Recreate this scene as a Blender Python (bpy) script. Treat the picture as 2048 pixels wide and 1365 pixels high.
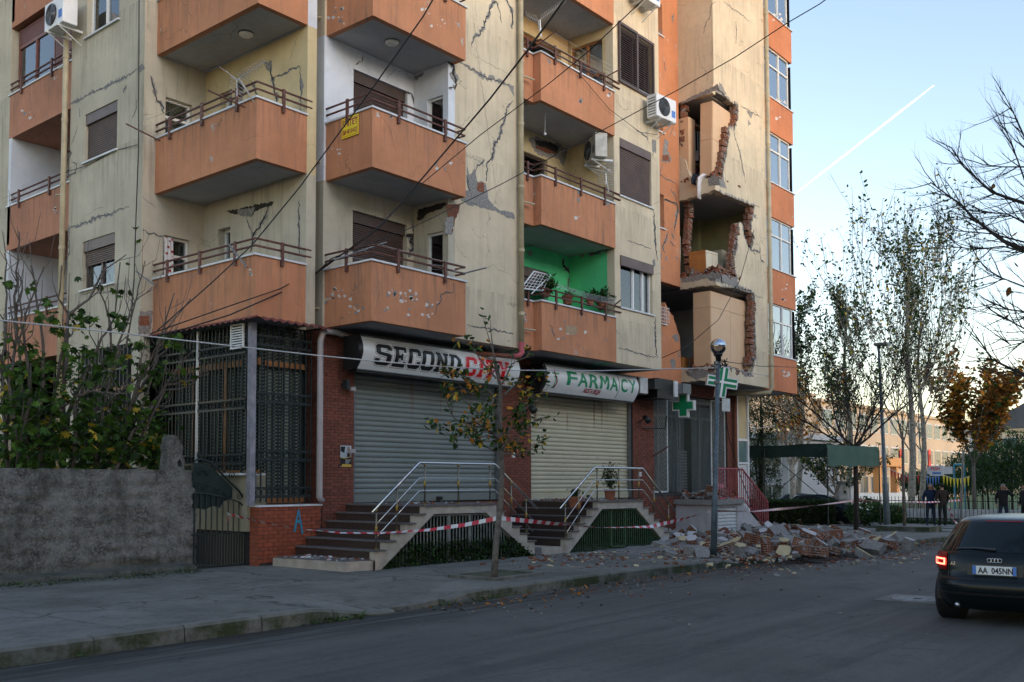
import bpy, bmesh, math, random
from mathutils import Vector, Matrix, geometry, noise
random.seed(7)
R = math.radians
for o in list(bpy.data.objects): bpy.data.objects.remove(o)
SC = bpy.context.scene
COL = SC.collection
# ------------------------------------------------------------------ camera, sky, sun, exposure
F_PX, CY, PITCH, ROLL, YAW, HC = 1956.887, 866.59, 0.0503718, -0.0023486, 0.6916634, 1.62
FW = Vector((math.cos(YAW)*math.cos(PITCH), math.sin(YAW)*math.cos(PITCH), math.sin(PITCH)))
RT = FW.cross(Vector((0, 0, 1))).normalized(); UP = RT.cross(FW)
RT, UP = RT*math.cos(ROLL)+UP*math.sin(ROLL), UP*math.cos(ROLL)-RT*math.sin(ROLL)
cam = bpy.data.cameras.new('camera'); camo = bpy.data.objects.new('camera', cam); COL.objects.link(camo)
camo.matrix_world = Matrix(((RT.x, UP.x, -FW.x, 0), (RT.y, UP.y, -FW.y, 0), (RT.z, UP.z, -FW.z, HC), (0, 0, 0, 1)))
cam.sensor_width = 36; cam.lens = F_PX/2048*36; cam.shift_y = (CY-682.5)/2048
cam.clip_start = .1; cam.clip_end = 20000
SC.camera = camo
SUN_HEAD, SUN_EL = -100.0, 8.0          # heading measured from +X towards +Y
w = bpy.data.worlds.new('World'); SC.world = w; w.use_nodes = True
nt = w.node_tree; nt.nodes.clear()
sk = nt.nodes.new('ShaderNodeTexSky'); sk.sky_type = 'NISHITA'; sk.sun_disc = False
sk.sun_elevation = R(SUN_EL); sk.sun_rotation = R(90-SUN_HEAD)
sk.altitude = 20; sk.air_density = 1.0; sk.dust_density = .3; sk.ozone_density = 1.5
bg = nt.nodes.new('ShaderNodeBackground'); bg.inputs[1].default_value = .12
wo = nt.nodes.new('ShaderNodeOutputWorld')
mxs = nt.nodes.new('ShaderNodeMix'); mxs.data_type = 'RGBA'; mxs.blend_type = 'MULTIPLY'; mxs.inputs[0].default_value = 1; mxs.inputs[7].default_value = (1.08, .905, .865, 1)
nt.links.new(sk.outputs[0], mxs.inputs[6]); nt.links.new(mxs.outputs[2], bg.inputs[0]); nt.links.new(bg.outputs[0], wo.inputs[0])
sl = bpy.data.lights.new('sun', 'SUN'); sl.energy = .42; sl.angle = R(40); sl.color = (1, .92, .84)
so = bpy.data.objects.new('sun', sl); COL.objects.link(so)
sd = Vector((math.cos(R(SUN_HEAD))*math.cos(R(SUN_EL)), math.sin(R(SUN_HEAD))*math.cos(R(SUN_EL)), math.sin(R(SUN_EL))))
so.rotation_euler = sd.to_track_quat('Z', 'Y').to_euler()
SC.render.engine = 'CYCLES'
SC.view_settings.view_transform = 'Standard'; SC.view_settings.look = 'None'
SC.view_settings.exposure = 2.26; SC.view_settings.gamma = 1
SC.view_settings.use_curve_mapping = False

# ------------------------------------------------------------------ helpers
def P(px, py, ax, val):               # photograph pixel -> point on a world plane
    d = FW+RT*((px-1024)/F_PX)-UP*((py-CY)/F_PX); i = 'xyz'.index(ax)
    return Vector((0, 0, HC))+d*((val-(HC if i == 2 else 0))/d[i])
def gz(x, y=0):                       # the street falls gently away from the camera
    return 0 if x < 14 else -.0115*(min(x, 60)-14)
def G(px, py, h=0):                   # pixel -> point on the (sloping) ground raised by h
    z = h
    for _ in range(6): p = P(px, py, 'z', z); z = gz(p.x)+h
    return p
rnd = random.uniform
class MB:
    def __init__(s, F=None): s.v = []; s.f = []; s.m = []; s.mi = 0; s.F = F; s.sm = False
    def vt(s, p):
        s.v.append(tuple(s.F(p)) if s.F else tuple(p)); return len(s.v)-1
    def face(s, pts, mi=None):
        i = [s.vt(p) for p in pts]; s.f.append(i); s.m.append(s.mi if mi is None else mi); return s
    def raw(s, pts, faces):
        k = len(s.v)
        for p in pts: s.vt(p)
        for f in faces: s.f.append([k+i for i in f]); s.m.append(s.mi)
        return s
    def box(s, x0, x1, y0, y1, z0, z1, j=0):
        q = [(x, y, z) for z in (z0, z1) for x, y in ((x0, y0), (x1, y0), (x1, y1), (x0, y1))]
        if j: q = [(a+rnd(-j, j), b+rnd(-j, j), c+rnd(-j, j)) for a, b, c in q]
        return s.raw(q, ((3, 2, 1, 0), (4, 5, 6, 7), (0, 1, 5, 4), (1, 2, 6, 5), (2, 3, 7, 6), (3, 0, 4, 7)))
    def tube(s, pts, r, n=6, r2=None, cap=True):
        pts = [Vector(p) for p in pts]; L = len(pts); k = len(s.v); prev = None
        for i, p in enumerate(pts):
            d = (pts[min(i+1, L-1)]-pts[max(i-1, 0)])
            if d.length < 1e-9: d = Vector((0, 0, 1))
            d.normalize()
            a = d.cross(prev.cross(d)) if prev else d.orthogonal()
            if a.length < 1e-6: a = d.orthogonal()
            a.normalize(); prev = a; b = d.cross(a)
            if isinstance(r, (list, tuple)): rr = r[i]
            else: rr = r if r2 is None else r+(r2-r)*i/max(L-1, 1)
            for t in range(n):
                an = 2*math.pi*t/n+math.pi/n
                s.vt(p+a*rr*math.cos(an)+b*rr*math.sin(an))
        for i in range(L-1):
            for t in range(n):
                s.f.append([k+i*n+t, k+i*n+(t+1) % n, k+(i+1)*n+(t+1) % n, k+(i+1)*n+t]); s.m.append(s.mi)
        if cap:
            s.f.append([k+t for t in range(n)][::-1]); s.m.append(s.mi)
            s.f.append([k+(L-1)*n+t for t in range(n)]); s.m.append(s.mi)
        return s
    def ball(s, c, r, nu=12, nv=8, sc=(1, 1, 1)):
        k = len(s.v)
        for j in range(nv+1):
            for i in range(nu):
                a, b = 2*math.pi*i/nu, math.pi*j/nv
                s.vt((c[0]+r*sc[0]*math.sin(b)*math.cos(a), c[1]+r*sc[1]*math.sin(b)*math.sin(a), c[2]+r*sc[2]*math.cos(b)))
        for j in range(nv):
            for i in range(nu): s.f.append([k+j*nu+i, k+(j+1)*nu+i, k+(j+1)*nu+(i+1) % nu, k+j*nu+(i+1) % nu]); s.m.append(s.mi)
        return s
    def prism(s, loops, d0, d1, side=True):  # loops of (a,z); extruded between depths d0,d1 in frame (a,d,z)
        tri = geometry.tessellate_polygon([[Vector((a, z, 0)) for a, z in l] for l in loops])
        flat = [p for l in loops for p in l]; k = len(s.v); n = len(flat)
        for d in (d0, d1):
            for a, z in flat: s.vt((a, d, z))
        for t in tri:
            s.f.append([k+i for i in t]); s.m.append(s.mi); s.f.append([k+n+i for i in t[::-1]]); s.m.append(s.mi)
        if side:
            q = 0
            for l in loops:
                for i in range(len(l)):
                    a, b = q+i, q+(i+1) % len(l)
                    s.f.append([k+a, k+b, k+n+b, k+n+a]); s.m.append(s.mi)
                q += len(l)
        return s
    def build(s, name, mat, parent=None, smooth=False, fix=True):
        me = bpy.data.meshes.new(name); me.from_pydata(s.v, [], s.f)
        ms = mat if isinstance(mat, (list, tuple)) else [mat]
        for m in ms: me.materials.append(m)
        if len(ms) > 1: me.polygons.foreach_set('material_index', s.m)
        if fix:
            bm = bmesh.new(); bm.from_mesh(me); bmesh.ops.recalc_face_normals(bm, faces=bm.faces); bm.to_mesh(me); bm.free()
        if smooth: me.polygons.foreach_set('use_smooth', [True]*len(me.polygons))
        me.update()
        return link(name, me, parent)
def link(name, me, parent=None):
    o = bpy.data.objects.new(name, me); COL.objects.link(o)
    if parent is not None: attach(o, parent)
    return o
TR = {}
def attach(o, parent):                # parts are built in world coordinates unless the root is flagged local
    o.parent = parent
    if parent.type == 'EMPTY' and not parent.get('_loc'):
        o.matrix_parent_inverse = Matrix.Translation(parent.location).inverted()
def thing(name, label, cat, loc=(0, 0, 0), group=None, local=False, rz=0):
    o = bpy.data.objects.new(name, None); COL.objects.link(o); o.location = loc; o.rotation_euler = (0, 0, rz)
    o.empty_display_size = .2
    if local: LOCALS.append(o); o['_loc'] = 1
    o['label'] = label; o['category'] = cat
    if group: o['group'] = group
    return o
LOCALS = []
def tag(o, label, cat, group=None, kind=None):
    if label: o['label'] = label
    if cat: o['category'] = cat
    if group: o['group'] = group
    if kind: o['kind'] = kind
    return o
def copy_tree(o, parent=None):
    c = o.copy(); COL.objects.link(c)
    if parent is not None: c.parent = parent
    for ch in [x for x in bpy.data.objects if x.parent == o]: copy_tree(ch, c)
    return c
FY = lambda pos: (lambda p: (p[0], pos+p[1], p[2]))     # wall facing -Y: (a, depth, z)
FX = lambda pos: (lambda p: (pos+p[1], p[0], p[2]))     # wall facing -X
def FR(ax, pos): return FY(pos) if ax == 'y' else FX(pos)
def rect(a0, a1, z0, z1): return [(a0, z0), (a1, z0), (a1, z1), (a0, z1)]
def jag(pts, amp=.03, step=.09, closed=True, seed=1):
    rg = random.Random(seed); out = []
    n = len(pts)
    for i in range(n if closed else n-1):
        a, b = Vector(pts[i]), Vector(pts[(i+1) % n]); L = (b-a).length; k = max(1, int(L/step))
        nn = Vector((-(b-a).y, (b-a).x)).normalized() if L > 0 else Vector((0, 0))
        for j in range(k):
            q = a+(b-a)*(j/k)
            if j: q += nn*rg.uniform(-amp, amp)
            out.append((q.x, q.y))
    if not closed: out.append(tuple(pts[-1]))
    return out

# ------------------------------------------------------------------ materials
class NT:
    def __init__(s, name):
        s.m = bpy.data.materials.new(name); s.m.use_nodes = True; s.t = s.m.node_tree; s.t.nodes.clear()
        s.out = s.t.nodes.new('ShaderNodeOutputMaterial')
    def n(s, ty, ins=None, **kw):
        o = s.t.nodes.new('ShaderNode'+ty)
        for k, v in kw.items(): setattr(o, k, v)
        for k, v in (ins or {}).items():
            if isinstance(v, bpy.types.NodeSocket): s.t.links.new(v, o.inputs[k])
            elif v is not None: o.inputs[k].default_value = v
        return o
    def math(s, op, a, b=None, c=None): return s.n('Math', {0: a, 1: b, 2: c}, operation=op).outputs[0]
    def mix(s, f, a, b, mode='MIX'):
        o = s.n('Mix', data_type='RGBA', blend_type=mode)
        for i, v in ((0, f), (6, a), (7, b)):
            if isinstance(v, bpy.types.NodeSocket): s.t.links.new(v, o.inputs[i])
            else: o.inputs[i].default_value = v if i == 0 else (*v[:3], 1)
        return o.outputs[2]
    def ramp(s, f, stops, interp='LINEAR'):
        o = s.n('ValToRGB', {0: f}); e = o.color_ramp.elements; o.color_ramp.interpolation = interp
        while len(e) < len(stops): e.new(.5)
        for q, (p, c) in zip(e, stops): q.position = p; q.color = (*c, 1) if isinstance(c, tuple) else (c, c, c, 1)
        return o.outputs[0]
    def noise(s, vec, scale, detail=4, rough=.55, dist=0): return s.n('TexNoise', {'Vector': vec, 'Scale': scale, 'Detail': detail, 'Roughness': rough, 'Distortion': dist}).outputs[0]
    def pos(s, sc=None, obj=False):
        v = s.n('TexCoord').outputs['Object'] if obj else s.n('NewGeometry').outputs['Position']
        return s.n('Mapping', {'Vector': v, 'Scale': sc}).outputs[0] if sc else v
    def bump(s, h, st=.3, d=.02, prev=None): return s.n('Bump', {'Height': h, 'Strength': st, 'Distance': d, 'Normal': prev}).outputs[0]
    def bsdf(s, **kw):
        b = s.n('BsdfPrincipled', {k.replace('_', ' '): v for k, v in kw.items()})
        s.t.links.new(b.outputs[0], s.out.inputs[0]); return s.m
def c4(c): return (c[0], c[1], c[2], 1)
def shade(c, k): return tuple(x*k for x in c)
def simple(name, col, rough=.6, var=.15, sc=6, bump=.15, metal=0, obj=False, bsc=60, spec=.4, rand=0):
    t = NT(name); p = t.pos(obj=obj)
    n = t.noise(p, sc, 5)
    c = t.mix(t.ramp(n, [(.3, 0.), (.7, 1.)]), shade(col, 1-var), shade(col, 1+var))
    if rand:
        r = t.n('ObjectInfo').outputs['Random']; r2 = t.n('NewGeometry').outputs['Random Per Island']
        r = t.math('FRACT', t.math('ADD', r, r2))
        c = t.mix(r, c, t.mix(1., c, (1-rand, 1-rand, 1-rand), 'MULTIPLY'))
    nb = t.bump(t.noise(p, bsc, 4), bump, .01) if bump else None
    if 'leaf' in name:      # thin blades let some light through
        m = t.bsdf(Base_Color=c, Roughness=rough, **{'Specular_IOR_Level': .25}); b = t.t.nodes['Principled BSDF']
        x = t.n('MixShader', {0: .42, 1: b.outputs[0], 2: t.n('BsdfTranslucent', {0: c}).outputs[0]}); t.t.links.new(x.outputs[0], t.out.inputs[0]); return m
    return t.bsdf(Base_Color=c, Roughness=rough, Metallic=metal, Normal=nb, **{'Specular_IOR_Level': spec})
def plaster(name, col, dirt=.5, peel=.0, grey=(.25, .25, .24), crack=.6, seed=0, per=True):
    t = NT(name); g = t.pos(); p = t.n('Mapping', {'Vector': g, 'Location': (seed, seed*2.3, 0)}).outputs[0]
    big = t.noise(p, .9, 7, .62)
    c = t.mix(t.ramp(big, [(.32, 0.), (.68, 1.)]), shade(col, .84), shade(col, 1.1))
    blot = t.noise(p, 3.2, 8, .7)
    c = t.mix(t.ramp(blot, [(.52, 0.), (.78, .35)]), c, (col[0]*.62, col[1]*.62, col[2]*.6))
    sv = t.n('Mapping', {'Vector': p, 'Scale': (5, 5, .35)}).outputs[0]
    st = t.noise(sv, 1.4, 6, .65)
    dk = t.math('MULTIPLY', t.ramp(st, [(.5, 0.), (.8, 1.)]), t.ramp(t.noise(p, .5, 3), [(.4, .15), (.65, 1.)]))
    c = t.mix(t.math('MULTIPLY', dk, dirt), c, (.10, .10, .085))
    if per:   # soot running down from the caps and slabs of each storey
        z = t.n('SeparateXYZ', {0: g}).outputs[2]
        fr = t.math('FRACT', t.math('DIVIDE', t.math('SUBTRACT', z, 5.70), 2.85))
        run = t.math('MULTIPLY', t.ramp(fr, [(.70, 0.), (.99, 1.)]), t.ramp(t.noise(sv, 2.3, 5, .7), [(.45, 0.), (.75, 1.)]))
        c = t.mix(t.math('MULTIPLY', run, dirt*.9), c, (.09, .09, .08))
    if peel:
        pn = t.noise(p, 2.6, 10, .75, .4)
        pm = t.ramp(pn, [(.70-peel*.12, 0.), (.715-peel*.12, 1.)])
        pm = t.math('MULTIPLY', pm, t.ramp(t.noise(p, .55, 2), [(.5, 0.), (.56, 1.)]))
        c = t.mix(pm, c, t.mix(t.noise(p, 9, 3), (.55, .52, .47), grey))
    if crack:
        wv = t.n('VectorMath', {0: p, 1: t.n('VectorMath', {0: t.n('TexNoise', {'Vector': p, 'Scale': 2.5, 'Detail': 6.}).outputs[1], 'Scale': .55}, operation='SCALE').outputs[0]}, operation='ADD').outputs[0]
        vo = t.n('TexVoronoi', {'Vector': wv, 'Scale': .62}, feature='DISTANCE_TO_EDGE').outputs[0]
        cm = t.math('MULTIPLY', t.ramp(vo, [(.0, 1.), (.006, 0.)]), t.ramp(t.noise(p, .8, 3), [(.5, 0.), (.6, 1.)]))
        c = t.mix(t.math('MULTIPLY', cm, crack), c, (.09, .085, .08))
    nb = t.bump(t.noise(p, 90, 3, .6), .35, .006)
    nb = t.bump(t.noise(p, 7, 5, .6), .25, .03, nb)
    return t.bsdf(Base_Color=c, Roughness=.92, Normal=nb, Specular_IOR_Level=.2)
def glass(name, tint=(.9, .95, 1), ior=1.5, add=.06):
    t = NT(name)
    lw = t.n('Fresnel', {'IOR': ior}).outputs[0]
    nb = t.bump(t.noise(t.pos(), 1.1, 2), .06, .05)
    a = t.n('BsdfTransparent', {0: c4(tint)}); b = t.n('BsdfGlossy', {0: (.95, .97, 1, 1), 'Roughness': .02, 'Normal': nb})
    x = t.n('MixShader', {0: t.math('ADD', lw, add), 1: a.outputs[0], 2: b.outputs[0]})
    t.t.links.new(x.outputs[0], t.out.inputs[0]); return t.m
CREAM = (.62, .53, .385); ORANGE = (.53, .24, .13)
M = {}
M['cream'] = plaster('cream_plaster', CREAM, .55, .0, seed=1)
M['cream_pale'] = plaster('pale_cream_plaster', (.50, .455, .36), .75, .0, seed=4)
M['cream_y'] = plaster('yellow_cream_plaster', (.60, .49, .29), .35, .0, seed=9)
M['orange'] = plaster('orange_plaster', ORANGE, .8, .6, seed=3)
M['orange_wall'] = plaster('bright_orange_plaster', (.52, .225, .115), .4, .8, seed=6, per=False)
M['orange_bay'] = plaster('deep_orange_plaster', (.52, .205, .105), .35, .7, seed=7)
M['orange_left'] = plaster('dull_orange_plaster', (.46, .215, .135), .85, .6, seed=12)
M['white_plaster'] = plaster('white_plaster', (.66, .69, .74), .2, 0, seed=2, per=False)
M['green_plaster'] = plaster('green_plaster', (.11, .60, .27), .15, 0, seed=5, per=False, crack=.4)
M['soffit'] = plaster('grey_soffit', (.42, .42, .42), .35, 0, seed=8, per=False)
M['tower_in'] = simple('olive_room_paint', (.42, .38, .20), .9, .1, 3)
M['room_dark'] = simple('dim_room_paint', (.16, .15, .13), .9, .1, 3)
M['concrete'] = simple('bare_concrete', (.25, .25, .245), .95, .35, 9, .8, bsc=30)
M['mortar'] = simple('grey_mortar', (.20, .19, .18), .95, .3, 12, .6)
M['crack_dark'] = simple('painted_gap_shadow', (.030, .028, .027), .95, .3, 20, 0)  # near-black standing for the shade inside cracks, holes and gaps
M['broken'] = simple('broken_render', (.235, .228, .218), .95, .35, 25, 1.0, bsc=45)
M['marble'] = simple('pale_stone_cap', (.60, .62, .64), .5, .15, 8, .1)
M['rail'] = simple('rusty_brown_paint', (.105, .040, .028), .6, .45, 14, .3)
M['pipe'] = simple('yellowed_pvc', (.42, .36, .24), .5, .2, 3, .1)
M['pipe_grey'] = simple('lilac_grey_pvc', (.36, .33, .33), .45, .15, 3, .1)
M['alu'] = simple('white_window_frame', (.72, .71, .68), .4, .08, 4, 0)
M['brown_frame'] = simple('brown_metal_frame', (.075, .050, .043), .45, .15, 4, 0)
M['roller'] = simple('brown_roller_shutter', (.115, .080, .070), .5, .2, 3, .1)
M['roller_red'] = simple('red_brown_cladding', (.17, .055, .040), .5, .2, 3, .1)
M['glass'] = glass('window_glass'); M['glass_sky'] = glass('reflective_glass', (.7, .85, .95), add=.36); M['glass_dim'] = simple('dull_dark_pane', (.02, .03, .028), .35, .2, 3, 0)  # glass_dim is an opaque, near-black pane
M['dark_in'] = simple('painted_room_shade', (.012, .012, .013), .9, .2, 2, 0)  # near-black standing for the unlit depth of rooms and voids
M['curtain'] = simple('white_curtain', (.62, .64, .66), .9, .12, 3, 0)
M['curtain_blue'] = simple('blue_curtain', (.10, .22, .55), .9, .12, 3, 0)
M['curtain_teal'] = simple('pale_blue_curtain', (.42, .58, .68), .9, .12, 3, 0)
M['curtain_lilac'] = simple('lilac_curtain', (.36, .28, .42), .9, .15, 3, 0)
M['wood'] = simple('varnished_wood', (.30, .13, .045), .45, .25, 5, .1)
M['board'] = simple('beige_chipboard', (.60, .41, .255), .6, .05, 3, .04)
M['cabinet'] = simple('orange_wood_cabinet', (.40, .17, .05), .5, .15, 4, .05)
M['cabinet_pale'] = simple('pale_cabinet_front', (.62, .57, .44), .5, .06, 4, .05)
M['steel'] = simple('stainless_steel', (.62, .63, .65), .22, .04, 8, 0, metal=1)
M['brass'] = simple('brass_collar', (.34, .24, .08), .4, .1, 8, 0, metal=1)
M['black_metal'] = simple('black_iron', (.012, .020, .020), .5, .3, 10, .1)
M['green_metal'] = simple('green_painted_iron', (.045, .095, .045), .5, .35, 12, .2)
M['white_metal'] = simple('white_painted_metal', (.60, .62, .62), .45, .15, 8, .1)
M['grey_metal'] = simple('grey_metal', (.16, .17, .18), .4, .2, 8, .1, metal=.4)
M['antenna'] = simple('aluminium_antenna', (.62, .62, .62), .35, .1, 9, 0, metal=.6)
M['cable'] = simple('black_cable', (.015, .015, .016), .6, .1, 3, 0)
M['cable_white'] = simple('pale_grey_cable', (.45, .46, .47), .5, .1, 3, 0)
M['plastic_white'] = simple('white_plastic', (.70, .71, .72), .4, .06, 4, 0)
M['plastic_black'] = simple('black_plastic', (.012, .012, .013), .35, .1, 4, 0)
M['terracotta'] = simple('terracotta', (.24, .092, .052), .9, .25, 14, .4, rand=.45)
M['pot'] = simple('terracotta_pot', (.30, .11, .06), .85, .2, 9, .2)
M['brick'] = simple('red_facing_brick', (.205, .066, .042), .8, .22, 16, .35, rand=.30)
M['brick_o'] = simple('orange_facing_brick', (.30, .075, .036), .75, .2, 16, .35, rand=.25)
M['joint'] = simple('brick_joint', (.055, .048, .045), .95, .3, 20, .3)
M['step'] = simple('dark_brown_stone', (.050, .032, .026), .45, .3, 20, .2)
M['step_edge'] = simple('grey_stone_tread', (.13, .12, .12), .5, .25, 20, .2)
M['stair_side'] = simple('beige_stair_wall', (.42, .37, .31), .85, .2, 5, .3)
M['letter_black'] = simple('black_lettering', (.012, .012, .012), .35, .05, 4, 0)
M['letter_white'] = simple('white_lettering', (.74, .76, .76), .35, .05, 4, 0)
M['letter_red'] = simple('red_lettering', (.62, .012, .016), .35, .05, 4, 0)
M['letter_green'] = simple('green_lettering', (.01, .26, .11), .35, .05, 4, 0)
M['letter_crimson'] = simple('crimson_lettering', (.30, .01, .03), .35, .05, 4, 0)
M['sign_face'] = simple('sign_face_plastic', (.72, .74, .73), .2, .06, 2, 0, spec=.6)
M['yellow_sign'] = simple('yellow_sheet', (.80, .62, .02), .45, .06, 4, 0)
M['cross_green'] = simple('green_cross_panel', (.01, .20, .085), .25, .1, 3, 0)
M['pink_metal'] = simple('faded_pink_paint', (.40, .085, .10), .6, .35, 12, .2)
M['pink_wall'] = plaster('stained_white_wall', (.50, .48, .49), .7, .3, seed=15, per=False)
M['leaf_green'] = simple('green_leaf', (.055, .125, .022), .55, .35, 9, 0, obj=True, rand=.5)
M['leaf_fig'] = simple('fig_leaf', (.095, .185, .028), .5, .35, 5, 0, obj=True, rand=.6)
M['leaf_dark'] = simple('dark_leaf', (.030, .062, .018), .55, .35, 9, 0, obj=True, rand=.5)
M['leaf_yellow'] = simple('yellow_leaf', (.55, .40, .05), .6, .25, 9, 0, obj=True, rand=.3)
M['leaf_orange'] = simple('orange_leaf', (.75, .30, .04), .6, .25, 9, 0, obj=True, rand=.45)
M['leaf_brown'] = simple('brown_leaf', (.26, .12, .035), .6, .25, 9, 0, obj=True, rand=.4)
M['bark'] = simple('grey_bark', (.12, .105, .09), .95, .4, 14, .8, bsc=25)
M['bark_dark'] = simple('dark_bark', (.035, .028, .026), .95, .4, 14, .6)
M['bark_pale'] = simple('pale_bark', (.27, .25, .21), .95, .5, 9, .6)
M['grass'] = simple('grass_blades', (.05, .095, .02), .8, .3, 6, 0, rand=.4)
M['cloth_white'] = simple('white_cloth', (.66, .64, .66), .9, .1, 6, .1)
M['cloth_dark'] = simple('dark_cloth', (.012, .018, .035), .9, .2, 6, .1)
M['cloth_pink'] = simple('pink_cloth', (.45, .05, .14), .9, .2, 6, .1)
# ------------------------------------------------------------------ ground, road, pavement
def road_mat():
    t = NT('asphalt'); g = t.pos(); n1 = t.noise(g, .35, 6, .6)
    c = t.mix(t.ramp(n1, [(.35, 0.), (.65, 1.)]), (.068, .068, .064), (.115, .113, .106)); c = t.mix(t.ramp(t.noise(g, 13, 8, .8), [(.50, 0.), (.66, .65)]), c, (.030, .030, .029)); c = t.mix(t.ramp(t.noise(g, 21, 7, .8), [(.56, 0.), (.68, .6)]), c, (.12, .118, .11))
    sv = t.pos((.12, 1.6, 1)); s2 = t.noise(sv, 1.6, 5, .6)
    c = t.mix(t.ramp(s2, [(.45, 0.), (.72, .6)]), c, (.078, .075, .072))
    c = t.mix(t.ramp(t.noise(g, 75, 3, .8), [(.50, 0.), (.70, .85)]), c, (.13, .125, .12)); c = t.mix(t.ramp(t.noise(g, 38, 4, .8), [(.52, 0.), (.72, .7)]), c, (.018, .018, .019))
    c = t.mix(t.ramp(t.noise(g, 1.1, 8, .75), [(.52, 0.), (.66, .45)]), c, (.024, .024, .025)); tr = t.noise(t.pos((.05, 1.3, 1)), 1.9, 4, .6); c = t.mix(t.ramp(tr, [(.50, 0.), (.62, .4)]), c, (.026, .027, .029)); c = t.mix(t.ramp(t.noise(t.pos((.3, .9, 1)), 1, 6, .7), [(.58, 0.), (.66, .35)]), c, (.11, .105, .095))
    y = t.n('SeparateXYZ', {0: g}).outputs[1]
    e = t.math('MULTIPLY', t.ramp(t.math('MULTIPLY', t.math('ADD', y, -7.9), .9), [(0., 0.), (.5, 1.)]), t.ramp(t.noise(t.pos((.25, 5, 1)), 1.6, 7, .7), [(.42, 0.), (.52, 1.)]))
    c = t.mix(t.math('MULTIPLY', e, .85), c, (.010, .012, .010)); x_ = t.n('SeparateXYZ', {0: g}).outputs[0]; dm = t.math('MULTIPLY', t.ramp(t.math('MULTIPLY', t.math('ADD', y, -6.6), .4), [(0., 0.), (.8, 1.)]), t.ramp(t.math('MULTIPLY', t.math('ADD', x_, -10), .08), [(0., .15), (.6, 1.)]))
    c = t.mix(t.math('MULTIPLY', dm, t.ramp(t.noise(g, 7, 9, .8), [(.38, 0.), (.58, .8)])), c, t.mix(t.noise(g, 40, 4, .8), (.045, .036, .03), (.15, .125, .10)))
    vo = t.n('TexVoronoi', {'Vector': t.n('VectorMath', {0: g, 1: t.n('TexNoise', {'Vector': g, 'Scale': 1.4, 'Detail': 6.}).outputs[1]}, operation='ADD').outputs[0], 'Scale': .3}, feature='DISTANCE_TO_EDGE').outputs[0]
    c = t.mix(t.math('MULTIPLY', t.ramp(vo, [(0., .7), (.006, 0.)]), t.ramp(n1, [(.5, 0.), (.55, 1.)])), c, (.012, .012, .012))
    nb = t.bump(t.noise(g, 60, 4, .8), .9, .01); nb = t.bump(t.noise(g, 2, 3), .3, .03, nb)
    return t.bsdf(Base_Color=c, Roughness=t.ramp(s2, [(.3, .75), (.7, .95)]), Normal=nb)
def pave_mat(name, base=(.165, .16, .142)):
    t = NT(name); g = t.pos(); n1 = t.noise(g, .7, 7, .65)
    c = t.mix(t.ramp(n1, [(.35, 0.), (.68, 1.)]), shade(base, .62), shade(base, 1.3))
    c = t.mix(t.ramp(t.noise(g, 4, 8, .72), [(.5, 0.), (.75, .7)]), c, (.035, .036, .028))
    c = t.mix(t.ramp(t.noise(g, 1.7, 6, .7), [(.56, 0.), (.72, .55)]), c, (.028, .040, .018))
    c = t.mix(t.ramp(t.noise(g, 55, 4, .8), [(.52, 0.), (.70, .7)]), c, (.20, .195, .18)); c = t.mix(t.ramp(t.noise(g, 28, 5, .8), [(.54, 0.), (.70, .7)]), c, (.028, .028, .025))
    wv = t.n('VectorMath', {0: g, 1: t.n('VectorMath', {0: t.n('TexNoise', {'Vector': g, 'Scale': 1.8, 'Detail': 7.}).outputs[1], 'Scale': .9}, operation='SCALE').outputs[0]}, operation='ADD').outputs[0]
    ck_ = t.ramp(t.n('TexVoronoi', {'Vector': wv, 'Scale': .33}, feature='DISTANCE_TO_EDGE').outputs[0], [(0., 1.), (.009, 0.)]); c = t.mix(t.math('MULTIPLY', ck_, t.ramp(n1, [(.46, 0.), (.52, .9)])), c, (.015, .016, .012))
    nb = t.bump(t.noise(g, 60, 4, .7), .8, .01); nb = t.bump(t.noise(g, 5, 5), .4, .03, nb)
    return t.bsdf(Base_Color=c, Roughness=.93, Normal=nb)
def kerb_mat():
    t = NT('mossy_kerb'); g = t.pos(); n1 = t.noise(g, 1.1, 7, .65)
    c = t.mix(n1, (.10, .098, .088), (.22, .215, .195))
    z = t.n('SeparateXYZ', {0: t.n('NewGeometry').outputs['Normal']}).outputs[2]
    ms = t.math('MULTIPLY', t.ramp(z, [(.3, 1.), (.9, .12)]), t.ramp(t.noise(g, 1.6, 7, .7), [(.38, 0.), (.56, 1.)]))
    c = t.mix(ms, c, t.mix(t.noise(g, 7, 4), (.018, .028, .008), (.050, .060, .020)))
    nb = t.bump(t.noise(g, 25, 5, .7), .8, .02)
    return t.bsdf(Base_Color=c, Roughness=.95, Normal=nb)
M['road'] = road_mat(); M['pave'] = pave_mat('pavement_concrete'); M['kerb'] = kerb_mat()
M['pave2'] = pave_mat('far_paving', (.18, .172, .16))
def sheet(name, x0, x1, y0, y1, h, mat, nx=60, ny=4, kind='structure', thick=0, ymap=None):
    b = MB(); xs = [x0+(x1-x0)*i/nx for i in range(nx+1)]; ys = [y0+(y1-y0)*j/ny for j in range(ny+1)]
    if x0 < 14 < x1: xs = sorted(set(xs+[14.0]))
    if x0 < 60 < x1: xs = sorted(set(xs+[60.0]))
    k = len(ys); pts = [(x, y, gz(x)+h) for x in xs for y in ys]
    b.raw(pts, [(i*k+j, (i+1)*k+j, (i+1)*k+j+1, i*k+j+1) for i in range(len(xs)-1) for j in range(k-1)])
    o = b.build(name, mat); o['kind'] = kind
    return o
M['earth'] = simple('rough_ground', (.055, .06, .035), .95, .5, 1.2, .5)
gr = sheet('ground', -900, 2600, -1500, 1500, -.03, M['earth'], 40, 4)
sheet('road', -60, 140, -.78, 9.0, 0, M['road'], 90, 4)
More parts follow.
